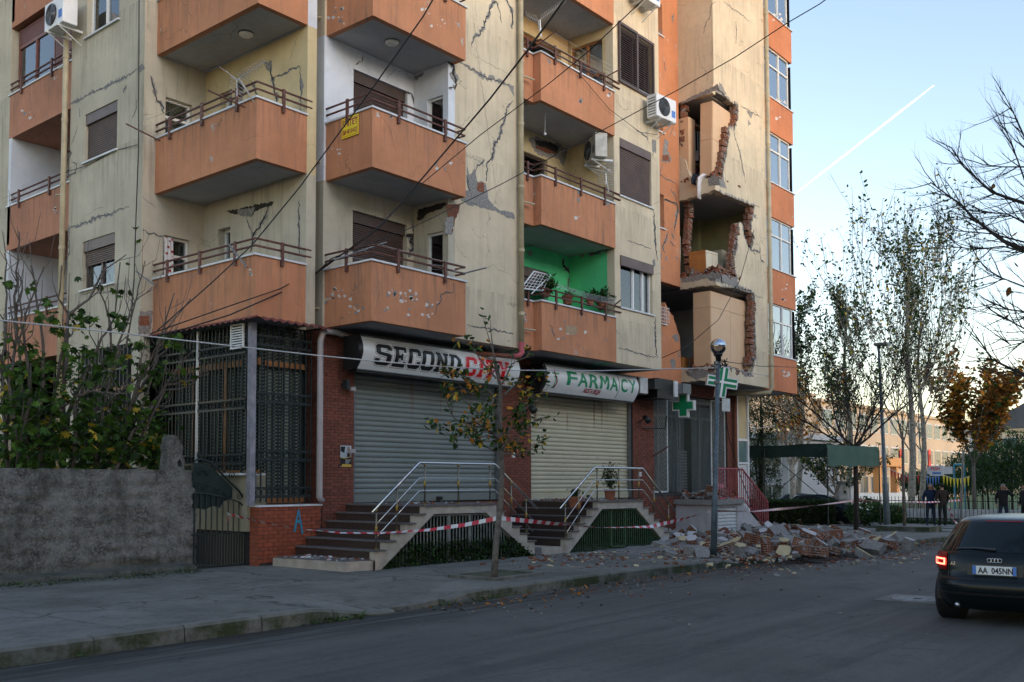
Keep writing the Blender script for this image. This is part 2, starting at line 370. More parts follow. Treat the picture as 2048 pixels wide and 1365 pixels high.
# pavement body as separately poured concrete slabs with recessed joints
pv = MB()
KY = 9.0
def kerb_h(x):                       # dropped kerb in front of the gateway
    if 7.3 < x < 8.2: return .17-.13*(x-7.3)/.9
    if 8.2 <= x < 9.3: return .04
    if 9.3 <= x < 10.0: return .04+.11*(x-9.3)/.7
    return .17 if x < 9 else .15
def pav(x, y):
    k = kerb_h(x); t = min(1, max(0, (y-KY)/1.6))
    return gz(x)+k*(1-t)+.145*t
joints = [-8, -3.2, 1.4, 5.2, 8.3, 11.4, 14.6, 17.8, 21.2, 24.6, 28.0, 31.4, 35.2]
for i in range(len(joints)-1):
    for (y0, y1) in ((KY+.145, 11.9), (11.91, 15.4)):
        x0, x1 = joints[i]+.012, joints[i+1]-.012; b = MB(); nx, ny = 8, 7
        if y0 > 11: x1 = min(x1, 29.5)
        if x1 <= x0: continue
        tops = [[(x0+(x1-x0)*a/nx, y0+(y1-y0)*c/ny) for c in range(ny+1)] for a in range(nx+1)]
        pts = [(x, y, pav(x, y)-(.012 if (a in (0, nx) or c in (0, ny)) else 0)+.004*noise.noise((x*1.5, y*1.5, 0))) for a, r in enumerate(tops) for c, (x, y) in enumerate(r)]
        n = ny+1
        b.raw(pts, [(a*n+c, (a+1)*n+c, (a+1)*n+c+1, a*n+c+1) for a in range(nx) for c in range(ny)])
        rim = [a*n for a in range(nx+1)]+[nx*n+c for c in range(1, n)]+[a*n+ny for a in range(nx-1, -1, -1)]+[c for c in range(ny-1, 0, -1)]
        lo = [(pts[q][0], pts[q][1], pts[q][2]-.2) for q in rim]; m = len(rim)
        b.raw([pts[q] for q in rim]+lo, [(q, (q+1) % m, m+(q+1) % m, m+q) for q in range(m)])
        o = b.build('pavement' if i == 0 and y0 < 11 else 'pavement_slab', M['pave'])
        if i == 0 and y0 < 11: PAV = o; o['kind'] = 'structure'
        else: attach(o, PAV)
sheet('yard_ground', -8, 34, 15.4, 60, .10, M['earth'], 20, 3)
sheet('corner_paving', 29.4, 39, 9.15, 16, .12, M['pave2'], 20, 3)
# kerb: a run of cast stones, each with its own worn shape
KB = None
x = -8.0; kk = 0
while x < 33:
    L = rnd(.92, 1.05)
    if 8.35 < x+L/2 < 9.2: x += L; continue
    b = MB(); n = 5; j = rnd(-.008, .008); pts = []
    for a in range(n+1):
        xx = x+.006+(L-.012)*a/n; h = kerb_h(xx); z0 = gz(xx)
        e = .006*noise.noise((xx*5, kk, 0))
        for (yy, zz) in ((KY+.15, z0-.1), (KY+.15, z0+h), (KY+.03+e, z0+h+e), (KY+e+j, z0+h-.03), (KY-.012+e+j, z0-.05)): pts.append((xx, yy, zz))
    b.raw(pts, [(a*5+c, (a+1)*5+c, (a+1)*5+(c+1) % 5, a*5+(c+1) % 5) for a in range(n) for c in range(5)]+[(4, 3, 2, 1, 0), tuple(n*5+c for c in range(5))])
    o = b.build('kerb' if KB is None else 'kerb_stone', M['kerb'])
    if KB is None: KB = o; o['kind'] = 'structure'
    else: attach(o, KB)
    x += L; kk += 1
# rounded corner of the kerb and the pavement edge that turns into the side street
b = MB()
for i in range(12):
    a0, a1 = R(-90+i*7.5), R(-90+(i+1)*7.5-.25)
    q = []
    for a in (a0, a1):
        for rr in (5.0, 4.85):
            q.append((33+rr*math.cos(a), 14.0+rr*math.sin(a)))
    z = gz(35)
    b.raw([(x, y, z+h) for h in (-.1, .13) for x, y in q], ((0, 2, 3, 1), (4, 5, 7, 6), (0, 1, 5, 4), (2, 6, 7, 3), (0, 4, 6, 2), (1, 3, 7, 5)))
attach(b.build('kerb_corner', M['kerb']), KB)
pud = MB(); pc = G(1860, 1083)
pud.face([(pc.x+rx*1.6*math.cos(t)*(1+.2*math.sin(3*t)), 8.75+.2*math.sin(t)*(1+.2*math.cos(5*t)), gz(pc.x)+.006) for t in [i*math.pi/14 for i in range(28)] for rx in (1,)])
t = NT('puddle_water'); M['water'] = t.bsdf(Base_Color=(.01, .012, .012, 1), Roughness=.03, Specular_IOR_Level=.6)
o = pud.build('puddle', M['water']); o['kind'] = 'structure'
# ------------------------------------------------------------------ the damaged apartment building
BL = thing('apartment_building', 'earthquake damaged orange and cream apartment block with collapsed tower corner', 'building', (20, 16, 0))
ZB = [4.58+2.85*k for k in range(5)]; ZT = 18.83
def wall(ax, pos, loops, mat, thick=.22, name='wall', back=False, parent=None):
    return MB(FR(ax, pos)).prism(loops, 0, thick).build(name, mat, parent or BL)
def window(ax, pos, a0, a1, z0, z1, style='plain', frame='alu', depth=.10, sill=True, split=(.5,), cur=None, cm='curtain', trans=None, drop=0, roller=None, fw=.045, gl='glass'):
    """window set back in its opening: frame > pane, roller_shutter, curtain, sill"""
    F = FR(ax, pos); b = MB(F); d0, d1 = depth, depth+.06
    b.box(a0, a0+fw, d0, d1, z0, z1).box(a1-fw, a1, d0, d1, z0, z1).box(a0+fw, a1-fw, d0, d1, z0, z0+fw).box(a0+fw, a1-fw, d0, d1, z1-fw, z1)
    for s in split: c = a0+(a1-a0)*s; b.box(c-fw*.6, c+fw*.6, d0-.012, d1-.005, z0+fw, z1-fw)
    if trans: zt = z0+(z1-z0)*trans; b.box(a0+fw, a1-fw, d0-.006, d1-.01, zt-fw*.6, zt+fw*.6)
    wn = b.build('window', M[frame], BL)
    ed = [a0+fw]+[a0+(a1-a0)*s for s in split]+[a1-fw]
    for i in range(len(ed)-1):
        zs = [z0+fw, z1-fw] if not trans else [z0+fw, z0+(z1-z0)*trans, z1-fw]
        for j in range(len(zs)-1):
            MB(F).box(ed[i]+.01, ed[i+1]-.01, d0+.03, d0+.036, zs[j]+.01, zs[j+1]-.01).build('pane', M[gl], wn)
    MB(F).box(a0-.02, a1+.02, d0+.5, d0+.52, z0-.02, z1+.02).build('room_shade_sheet', M['dark_in'], wn)  # black sheet painted as the unlit room behind the pane
    if cur:
        for (u0, u1) in cur:
            c0, c1 = a0+(a1-a0)*u0, a0+(a1-a0)*u1; n = max(4, int((c1-c0)/.035)); b = MB(F)
            for q in range(n):
                x0, x1 = c0+(c1-c0)*q/n, c0+(c1-c0)*(q+1)/n; w0, w1 = .02*(q % 2), .02*((q+1) % 2)
                b.face([(x0, d0+.12+w0, z0+.03), (x1, d0+.12+w1, z0+.03), (x1, d0+.12+w1, z1-.03), (x0, d0+.12+w0, z1-.03)])
            b.build('curtain', M[cm], wn, smooth=True)
    if drop or roller:
        rm = M[roller or 'roller']; b = MB(F); b.box(a0+.01, a1-.01, d0-.08, d0-.01, z1-.22, z1)
        z = z1-.22; ze = z1-(z1-z0)*drop
        while z > ze+.03:
            b.raw([(a, d, zz) for a in (a0+.02, a1-.02) for d, zz in ((d0-.018, z), (d0-.034, z-.015), (d0-.034, z-.032), (d0-.018, z-.045))], ((0, 4, 5, 1), (1, 5, 6, 2), (2, 6, 7, 3)))
            z -= .045
        b.build('roller_shutter', rm, wn)
    if sill: MB(F).box(a0-.05, a1+.05, -.05, depth+.02, z0-.035, z0).build('sill', M['marble'], wn)
    return wn
def holes(*rs): return [rect(*r)[::-1] for r in rs]
# --- left wing, faces the side (-X)
LW = [(18.93, 20.29, ZB[k]+1.15, ZB[k]+2.22) for k in range(5)]
wall('x', 10.1, [rect(17.9, 20.95, .1, ZT)]+holes((18.2, 20.3, 1.76, 4.42), (18.93, 20.29, 5.73, 6.78), (18.93, 20.29, 8.50, 9.55), (18.93, 20.29, 11.25, 12.4), (18.93, 20.29, 14.1, 15.2), (18.93, 20.29, 16.95, 18.05)), M['cream_pale'])
window('x', 10.1, 18.93, 20.29, 5.73, 6.78, frame='brown_frame', drop=.52, cur=[(.12, .9)], cm='curtain_lilac')
window('x', 10.1, 18.93, 20.29, 8.50, 9.55, frame='brown_frame', drop=1)
window('x', 10.1, 18.93, 20.29, 11.25, 12.4, frame='alu', cur=[(.1, .55)])
window('x', 10.1, 18.93, 20.29, 14.1, 15.2, frame='alu', drop=.4)
window('x', 10.1, 18.93, 20.29, 16.95, 18.05, frame='alu', drop=.4)
# recessed bay with loggias left of the drainpipe, then the end strip
wall('x', 10.6, [rect(25.2, 34, .1, ZT)], M['cream_pale'])
for k in range(5):
    z = ZB[k]; F = FX(10.6)
    bal = MB(F).box(20.95, 25.2, 0, .12, z, z+1.1).box(20.95, 25.2, .12, 1.9, z, z+.15).build('balcony', M['orange_left'], BL)
    MB(F).box(20.9, 25.25, -.03, .15, z+1.1, z+1.135).build('cap', M['marble'], bal)
    for h in (.14, .27): MB().tube([(10.62, 20.95, z+1.135+h), (10.62, 25.5, z+1.135+h)], .022, 6).build('rail', M['rail'], bal)
    for yy in (21.3, 22.9, 24.5): MB(F).box(yy-.03, yy+.03, -.055, -.015, z+.98, z+1.42).build('post', M['rail'], bal)
    if k != 2:
        MB(F).box(20.95, 21.1, 0, 1.9, z+.15, z+2.85).box(25.05, 25.2, 0, 1.9, z+.15, z+2.85).box(21.1, 25.05, 1.8, 1.9, z+.15, z+2.85).build('loggia_wall', M['white_plaster'], BL)
        wn = window('x', 12.34, 22.0, 23.4, z+.15, z+2.3, frame='wood', sill=False, depth=.0, split=(.5,))
    else:
        wall('x', 10.95, [rect(20.95, 25.2, z+.15, z+2.85)]+holes((21.2, 25.1, z+1.2, z+2.8)), M['cream_pale'])
        b = MB(FX(10.75)); b.box(21.0, 23.1, 0, .05, z+1.14, z+2.75).box(21.0, 25.1, 0, .05, z+2.35, z+2.8)
        for q in range(34): b.box(21.02, 25.08 if q > 25 else 23.08, -.012, 0, z+1.16+q*.048, z+1.19+q*.048)
        b.build('roller_cladding', M['roller_red'], BL)
        window('x', 10.75, 23.15, 25.1, z+1.14, z+2.35, frame='roller_red', depth=.0, sill=False, cur=[(0.05, .5)])
# --- notch 1: wall facing the street at y=17.9 and side wall x=11.5, first balcony stack
wall('y', 17.9, [rect(10.32, 11.5, 4.58, ZT)]+holes(*[(10.58, 11.19, ZB[k]+.17, ZB[k]+2.06) for k in range(5)]), M['cream_pale'])
for k in range(5):
    wn = window('y', 17.9, 10.58, 11.19, ZB[k]+.17, ZB[k]+2.06, trans=.8, split=(), sill=False, cur=None if k != 1 else [(0, 1)], cm='curtain_blue' if 0 else 'dark_in')
    if k == 0:
        cu = NT('floral_curtain'); g = cu.pos(); vv = cu.n('TexVoronoi', {'Vector': g, 'Scale': 9.}).outputs[0]
        FLO = cu.bsdf(Base_Color=cu.mix(cu.ramp(vv, [(.28, 1.), (.32, 0.)]), (.62, .60, .60), (.30, .02, .02)), Roughness=.9)
        b = MB()
        for q in range(6): b.face([(10.56+q*.035, 17.80+.03*(q % 2), z) for z in (4.9,)]+[(10.56+(q+1)*.035, 17.80+.03*((q+1) % 2), 4.9), (10.56+(q+1)*.035, 17.86, 6.6), (10.56+q*.035, 17.86, 6.6)])
        b.build('floral_curtain', FLO, wn, smooth=True)
M['n1'] = [M['cream_pale'], M['cream_y'], M['white_plaster'], M['cream_pale'], M['cream_pale']]
for k in range(5):
    z = ZB[k]
    wall('x', 11.5, [rect(14.52, 17.9, z, z+2.85)]+holes((16.95, 17.38, z+.17, z+2.26)), M['n1'][k])
    window('x', 11.5, 16.95, 17.38, z+.17, z+2.26, split=(), sill=False, depth=.16, trans=None)
wall('y', 15.1, [rect(11.72, 11.97, 4.58, ZT)], M['cream_pale'], thick=.1)
wall('x', 11.97, [rect(14.82, 15.2, 4.58, ZT)], M['cream_pale'], thick=.1)
def balcony(k, path, mat, rails=True, over=(.0, .0), cap=True, slab=None, name='balcony'):
    """path: plan polyline of the outer face; parapet slab below, cap, rails and posts on top"""
    z = ZB[k]; b = MB(); pts = [Vector((x, y)) for x, y in path]; th = .12
    nrm = []
    for i in range(len(pts)-1):
        d = (pts[i+1]-pts[i]).normalized(); nrm.append(Vector((-d.y, d.x)))
    def off(q):
        out = []
        for i, p in enumerate(pts):
            if i == 0: n = nrm[0]*q
            elif i == len(pts)-1: n = nrm[-1]*q
            else:
                n = (nrm[i-1]+nrm[i]); n = n/(n.dot(nrm[i]))*q
            out.append(p+n)
        return out
    inn = off(th)
    def strip(o_, i_, z0, z1, bb):
        for i in range(len(o_)-1):
            a, c, d, e = o_[i], o_[i+1], i_[i+1], i_[i]
            q = [(v.x, v.y, zz) for zz in (z0, z1) for v in (a, c, d, e)]
            fs = [(3, 2, 1, 0), (4, 5, 6, 7), (0, 1, 5, 4), (2, 3, 7, 6)]
            if i == 0: fs.append((3, 0, 4, 7))
            if i == len(o_)-2: fs.append((1, 2, 6, 5))
            bb.raw(q, fs)
    strip(pts, inn, z, z+1.1, b)
    o = b.build(name, mat, BL)
    if slab:
        MB(lambda p: (p[0], p[2], p[1])).prism([[(min(max(a, path[0][0]+.04, path[1][0]+.04), max(q[0] for q in path)-.04), max(c, min(q[1] for q in path)+.04)) for a, c in slab]], z+.003, z+.16).build('slab', M['soffit'], o)
    if cap:
        c = MB(); strip(off(-.035), off(th+.03), z+1.1, z+1.135, c); c.build('cap', M['marble'], o)
    if rails:
        out = off(.01)
        ext0 = (out[0]-out[1]).normalized()*over[0]; ext1 = (out[-1]-out[-2]).normalized()*over[1]
        for h in (.14, .27):
            pp = [(p.x, p.y, z+1.135+h) for p in [out[0]+ext0]+out[1:-1]+[out[-1]+ext1]]
            MB().tube(pp, .022, 6).build('rail', M['rail'], o)
        for i in range(len(pts)-1):
            L = (pts[i+1]-pts[i]).length; d = (pts[i+1]-pts[i]).normalized(); n = max(1, round(L/1.05))
            if L < .4: continue
            for q in range(n):
                p = pts[i]+d*(L*(q+.5)/n)-nrm[i]*.035; e = d*.03; f = nrm[i]*.018
                MB().raw([(v.x, v.y, zz) for zz in (z+.98, z+1.42) for v in (p-e-f, p+e-f, p+e+f, p-e+f)], ((3, 2, 1, 0), (4, 5, 6, 7), (0, 1, 5, 4), (1, 2, 6, 5), (2, 3, 7, 6), (3, 0, 4, 7))).build('post', M['rail'], o)
    return o
for k in range(5):
    balcony(k, [(10.37, 17.9), (10.37, 14.52), (11.5, 14.52)], M['orange'], over=(0, .12), slab=[(10.37, 14.52), (11.5, 14.52), (11.5, 17.9), (10.37, 17.9)])
# --- notch 2: y=14.6 wall with the balcony doors, x=14.39 wall with a window
M['n2'] = [M['cream_pale'], M['white_plaster'], M['cream'], M['cream'], M['cream']]
for k in range(5):
    z = ZB[k]
    wall('y', 14.6, [rect(11.97, 14.39, z, z+2.85)]+holes((12.71, 14.2, z+.16, z+2.43)), M['n2'][k])
    window('y', 14.6, 12.71, 14.2, z+.16, z+2.43, frame='brown_frame', sill=False, drop=1, depth=.14, roller='brown_frame')
    wall('x', 14.39, [rect(13.6, 14.597, z, z+2.85)]+holes((13.75, 14.2, z+.16, z+2.2)), M['n2'][k], thick=.2)
    window('x', 14.39, 13.75, 14.2, z+.16, z+2.2, split=(), sill=False, depth=.05)
    balcony(k, [(12.02, 14.6), (12.02, 13.28), (14.57, 13.28), (14.57, 13.6)], M['orange'], over=(.12, -.05), slab=[(12.02, 13.28), (14.57, 13.28), (14.57, 13.6), (14.39, 13.6), (14.39, 14.6), (12.02, 14.6)])
wall('y', 13.6, [rect(14.59, 16.72, 4.58, ZT)], M['cream'])
wall('x', 16.52, [rect(13.83, 14.9, 4.58, ZT)], M['cream'], thick=.2)
# --- notch 3: loggia with back wall y=14.8 and right wall x=20.2
M['n3'] = [M['green_plaster'], M['cream_y'], M['cream_y'], M['cream'], M['cream']]
for k in range(5):
    z = ZB[k]; hs = (17.6, 19.3, z+.16, z+2.3) if k != 2 else (17.3, 19.9, z+.16, z+2.45)
    wall('y', 14.8, [rect(16.72, 20.2, z, z+2.85)]+holes(hs), M['n3'][k])
    window('y', 14.8, *hs, frame='brown_frame' if k != 2 else 'wood', sill=False, depth=.1, trans=.72 if k == 2 else None, drop=.2 if k == 0 else 0, cur=[(.0, .4), (.55, 1)] if k == 2 else [(.1, .4)], split=(.5,))
    if k == 2:
        wall('x', 20.2, [rect(13.62, 14.8, z, z+2.85)]+holes((13.72, 14.7, z+.3, z+2.6)), M['n3'][k])
        window('x', 20.2, 13.72, 14.7, z+.3, z+2.6, frame='wood', sill=False, depth=.05, trans=.62, cur=[(.05, .95)])
    else: wall('x', 20.2, [rect(13.62, 14.8, z, z+2.85)], M['n3'][k])
    balcony(k, [(16.72, 13.6), (17.2, 13.6), (17.2, 13.37), (20.2, 13.37)], M['orange'], over=(0, .25), slab=[(16.72, 13.6), (17.2, 13.6), (17.2, 13.37), (20.2, 13.37), (20.2, 14.8), (16.72, 14.8)])
# --- facade strip 3 with windows, faces the street
W3 = [(20.46, 21.98, 6.0, 7.29), (20.46, 21.98, 8.84, 10.32), (20.46, 22.05, 11.82, 13.22), (20.46, 21.98, 14.6, 15.9), (20.46, 21.98, 17.4, 18.5)]
wall('y', 13.4, [rect(20.2, 22.4, 4.58, ZT)]+holes(*W3), M['cream'])
wall('x', 22.2, [rect(13.62, 14.56, 4.58, ZT)], M['cream'], thick=.2)
w = window('y', 13.4, *W3[0], frame='alu', cur=[(.02, .46), (.52, .75)], depth=.08, split=(.46, .76), gl='glass')
MB(FY(13.4)).box(20.44, 22.0, -.03, .05, 7.06, 7.31).build('shutter_box', M['roller'], w)
window('y', 13.4, *W3[1], frame='brown_frame', drop=1, depth=.08)
window('y', 13.4, *W3[3], frame='alu', drop=.4, depth=.08); window('y', 13.4, *W3[4], frame='alu', drop=.4, depth=.08)
w = window('y', 13.4, *W3[2], frame='brown_frame', depth=.1)
for a0, a1, d in ((20.40, 21.27, -.07), (21.27, 22.12, -.05)):   # louvred shutter leaves
    F = FY(13.4); b = MB(F).box(a0, a0+.06, d, d+.04, 11.74, 13.3).box(a1-.06, a1, d, d+.04, 11.74, 13.3).box(a0+.06, a1-.06, d, d+.04, 11.74, 11.81).box(a0+.06, a1-.06, d, d+.04, 13.23, 13.3)
    lf = b.build('louvred_shutter', M['brown_frame'], BL)
    for q in range(24):
        zz = 11.83+q*.058
        MB(F).raw([(a, dd, z) for a in (a0+.05, a1-.05) for dd, z in ((d, zz), (d+.035, zz+.035), (d+.035, zz+.043), (d, zz+.008))], ((0, 4, 5, 1), (1, 5, 6, 2), (2, 6, 7, 3), (3, 7, 4, 0), (0, 1, 2, 3), (7, 6, 5, 4))).build('slat', M['brown_frame'], lf)
# --- orange wall y=14.58 between the strip and the tower
def PY(px, py, y): p = P(px, py, 'y', y); return (p.x, p.z)
def PX(px, py, x): p = P(px, py, 'x', x); return (p.y, p.z)
OW = [(23.6, 24.6, 6.2, 7.1), (23.6, 24.6, 9.0, 10.0), (23.6, 24.6, 11.85, 12.8), (23.6, 24.6, 14.75, 15.7), (23.6, 24.6, 17.5, 18.4)]
cut = jag([PY(*q, 14.58) for q in ((1327, 577), (1330, 605), (1337, 622), (1347, 632), (1350, 645), (1354, 659), (1363, 681), (1366, 700), (1367, 738))], .03, .1, False, 3)
low = [(22.2, 4.45), (25.72, 4.45)]+[(25.72, cut[-1][1])]+cut[::-1]+[(24.6, 7.1), (24.6, 6.2), (23.6, 6.2), (23.6, 7.38), (22.2, 7.38)]
# below first-floor slab level the wall is broken away on its right side
low = [(22.2, 4.45), (25.5, 4.45), (25.5, cut[-1][1])]+[c for c in cut[::-1] if c[0] < 25.45 and c[1] < 6.9]+[(24.62, 6.2), (23.6, 6.2), (23.6, 7.43), (22.2, 7.43)]
wall('y', 14.58, [low], M['orange_wall'])
wall('y', 14.58, [rect(22.2, 25.5, 7.43, ZT)]+holes(*OW[1:]), M['orange_wall'])
for a, b_, c, d in OW: window('y', 14.58, a, b_, c, d, depth=.18, split=(.35,))
# --- tower: x=25.5 side and y=13.4 front, with the collapsed holes
TX, TY, T1 = 25.5, 13.4, 28.95
hA2 = [(1437, 172), (1452, 193), (1462, 205), (1476, 208), (1477, 223), (1474, 243), (1469, 260), (1460, 253), (1457, 275), (1454, 302), (1450, 319), (1447, 339), (1446, 352), (1452, 377), (1437, 371)]
hA1 = [(1437, 383), (1509, 412), (1507, 427), (1502, 444), (1503, 465), (1508, 472), (1507, 486), (1501, 502), (1495, 490), (1487, 470), (1484, 448), (1478, 446), (1475, 460), (1475, 480), (1474, 499), (1469, 510), (1468, 533), (1472, 551), (1477, 573), (1437, 565)]
hA0 = [(1437, 572), (1477, 574), (1480, 576), (1500, 580), (1508, 586), (1511, 609), (1510, 654), (1512, 711), (1509, 725), (1503, 752), (1483, 743), (1456, 733), (1437, 737)]
def q2(l, f): return [f(*p) for p in l]
A2, A1, A0 = (q2(h, lambda x, y: PY(x, y, TY)) for h in (hA2, hA1, hA0))
def snap(l, v, first=True, last=True):
    l = list(l)
    if first: l[0] = (v, l[0][1])
    if last: l[-1] = (v, l[-1][1])
    return l
A2, A1, A0 = snap(A2, TX+.2), snap(A1, TX+.2), snap(A0, TX+.2)
front = [(TX+.2, 4.58), (T1, 4.58), (T1, ZT), (TX+.2, ZT)]+jag(A2, .045, .07, False, 5)+jag(A1, .045, .07, False, 6)+jag(A0, .04, .07, False, 7)
wall('y', TY, [front], M['cream'])
hB2 = [(1437, 172), (1424, 186), (1400, 192), (1375, 198), (1361, 206), (1361, 311), (1369, 319), (1376, 341), (1384, 361), (1400, 358), (1414, 357), (1418, 371), (1437, 371)]
hB1 = [(1437, 383), (1400, 391), (1361, 402), (1361, 545), (1364, 556), (1390, 552), (1415, 553), (1418, 562), (1437, 565)]
hB0 = [(1437, 572), (1400, 573), (1361, 580), (1361, 735), (1380, 742), (1400, 736), (1418, 730), (1425, 745), (1437, 737)]
def bs(l, keep):
    out = []
    for (px, py) in l:
        y, z = PX(px, py, TX); y = max(TY, min(14.58, y)); out.append((14.58 if y > 14.48 else y, z))
    out[0] = (TY, keep[0]); out[-1] = (TY, keep[-1]); return out
B2, B1, B0 = bs(hB2, (A2[0][1], A2[-1][1])), bs(hB1, (A1[0][1], A1[-1][1])), bs(hB0, (A0[0][1], A0[-1][1]))
side = [(TY+.22, ZT), (14.8, ZT), (14.8, 4.58), (TY+.22, 4.58)]
def clampy(l): return [(max(TY+.22, y), z) for y, z in l]
def split_side():
    """solid strips of the side wall between the three holes (a hole reaches the full depth of the wall)"""
    tops = [ZT]+[None]*3; out = []
    segs = [(B2, None), (B1, B2), (B0, B1), (None, B0)]
    prev = [(TY, ZT), (14.58, ZT)]
    for nxt in (B2, B1, B0, None):
        # polygon between previous hole's lower edge (left..right) and next hole's upper edge
        if nxt is None: up = prev; lo = [(14.58, 4.58), (TY, 4.58)]
        else:
            iy = max(range(len(nxt)), key=lambda i: (nxt[i][0], nxt[i][1]))
            top = nxt[:iy+1]                       # from corner to inner end
            up = prev; lo = [(14.58, top[-1][1])]+[p for p in top[::-1] if p[0] < 14.57]
            # lower edge, from corner to inner end, for the next round
            im = max(range(len(nxt)), key=lambda i: (nxt[i][0], -nxt[i][1]))
            low_ = nxt[im:][::-1]; pv = [p for p in low_ if p[0] < 14.57]+[(14.58, nxt[im][1])]
        out.append(jag(up, .02, .1, False, 9)+jag(lo, .02, .1, False, 8))
        if nxt is not None: prev = pv
    return out
for pl in split_side():
    pl = [p for i, p in enumerate(pl) if i == 0 or (Vector(p)-Vector(pl[i-1])).length > .002]
    wall('x', TX, [[(max(y, TY), z) for y, z in pl]], M['cream'], thick=.2)
# --- bay right of the tower
BY = 13.6
for k in range(5):
    z = ZB[k]; hi = z+2.85
    o = MB(FY(BY)).box(T1+.02, 31.55, 0, .15, z, z+1.12).build('balcony', M['orange_bay'], BL)
    MB(FX(31.45)).box(13.75, 17.5, 0, .1, z, z+1.12).build('parapet', M['orange_bay'], o)
    MB(FY(BY)).box(T1+.02, 31.6, -.04, .17, z+1.12, z+1.155).build('cap', M['marble'], o)
    MB().box(T1, 31.5, BY+.02, 17.5, z+.002, z+.15).build('slab', M['soffit'], o)
    window('y', BY+.02, T1+.1, 31.35, z+1.16, hi, frame='alu', sill=False, depth=.04, split=(.33, .67), trans=.66, fw=.04, cur=[(.02, .32), (.36, .62), (.7, .95)] if k >= 3 else ([(.7, .95)] if k == 2 else [(.05, .3)] if k == 0 else None), cm='curtain_teal' if k else 'curtain', gl='glass_sky')
    window('x', 31.33, 13.8, 17.2, z+1.16, hi, frame='alu', sill=False, depth=.0, split=(.33, .67), trans=.66, fw=.04)
# roof, floors and inner walls
MB().box(10.3, 31.5, 13.65, 34, ZT, ZT+.25).build('roof', M['concrete'], BL)
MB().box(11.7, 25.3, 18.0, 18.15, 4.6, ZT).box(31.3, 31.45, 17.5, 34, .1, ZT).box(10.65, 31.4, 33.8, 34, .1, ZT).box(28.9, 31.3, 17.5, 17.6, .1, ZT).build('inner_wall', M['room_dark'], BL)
for k in range(5):
    z = ZB[k]
    MB().box(22.42, T1-.02, 14.81, 20, z, z+.22).box(25.72, T1-.02, TY+.24, 14.81, z, z+.22).build('floor_slab', M['concrete'], BL)
    MB().box(12.0, 22.42, 14.83, 20, z, z+.15).box(10.33, 11.97, 17.93, 20.9, z, z+.15).build('floor_slab', M['soffit'], BL)
# exposed beam edges at the collapsed corner
for k in (0, 1, 2, 3):
    z = ZB[k]; F = FY(TY)
    b = MB()
    pl = [(TX+.03, TY+.03), (T1-.3, TY+.03), (T1-.3, TY+.24), (TX+.22, TY+.24), (TX+.22, 14.56), (TX+.03, 14.56)]
    pl = jag(pl, .012, .12, True, k+20)
    MB(lambda p: (p[0], p[2], p[1])).prism([pl], z+.004, z+(.27 if k else .24)).build('concrete_beam', M['broken'], BL)
for k in range(3):   # room interiors behind the holes
    z = ZB[k]+.22
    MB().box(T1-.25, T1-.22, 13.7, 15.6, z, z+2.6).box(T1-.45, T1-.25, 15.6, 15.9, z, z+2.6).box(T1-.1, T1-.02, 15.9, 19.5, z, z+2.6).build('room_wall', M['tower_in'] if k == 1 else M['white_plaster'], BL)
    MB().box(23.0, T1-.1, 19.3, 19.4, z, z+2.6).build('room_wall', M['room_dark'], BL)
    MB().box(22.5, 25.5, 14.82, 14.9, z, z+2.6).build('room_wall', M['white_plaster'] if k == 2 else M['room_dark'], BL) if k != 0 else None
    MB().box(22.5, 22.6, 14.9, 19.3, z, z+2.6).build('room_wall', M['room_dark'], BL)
    MB().box(25.75, T1-.1, TY+.26, 19.3, z+2.585, z+2.60).build('room_ceiling', M['soffit'], BL)
# hollow bricks exposed on the broken edges
def hollow_mat():
    t = NT('hollow_brick'); o = t.pos(obj=True); s = t.n('SeparateXYZ', {0: o})
    fs = [t.math('SINE', t.math('MULTIPLY', s.outputs[i], 125.)) for i in (0, 1, 2)]
    mx = t.math('MINIMUM', t.math('MAXIMUM', fs[0], fs[1]), fs[2])
    hole = t.ramp(mx, [(.0, 0.), (.2, 1.)])
    n = t.noise(o, 18, 4); base = t.mix(n, (.17, .055, .03), (.38, .14, .065))
    base = t.mix(t.n('ObjectInfo').outputs['Random'], base, t.mix(.6, base, (.22, .15, .11)))
    c = t.mix(hole, base, (.012, .008, .006))
    c = t.mix(t.ramp(t.noise(o, 11, 4), [(.55, 0.), (.62, .9)]), c, (.26, .26, .26))
    return t.bsdf(Base_Color=c, Roughness=.95, Normal=t.bump(t.noise(o, 40, 4), .6, .01))
M['hollow'] = hollow_mat()
def rough_block(sx, sy, sz, mat, j=.012, seed=0):
    rg = random.Random(seed); bm = bmesh.new(); bmesh.ops.create_cube(bm, size=1)
    bmesh.ops.subdivide_edges(bm, edges=bm.edges[:], cuts=1, use_grid_fill=True)
    for v in bm.verts:
        k = 1 if max(abs(v.co.x), abs(v.co.y), abs(v.co.z)) > .49 else 0
        v.co = Vector((v.co.x*sx+rg.uniform(-j, j), v.co.y*sy+rg.uniform(-j, j), v.co.z*sz+rg.uniform(-j, j)))
    me = bpy.data.meshes.new('brick'); bm.to_mesh(me); bm.free(); me.materials.append(mat); return me
HB = [rough_block(.23, .17, .17, M['hollow'], .014, s) for s in range(5)]
ML = [rough_block(.17, .15, .13, M['broken'], .035, s) for s in range(9, 13)]
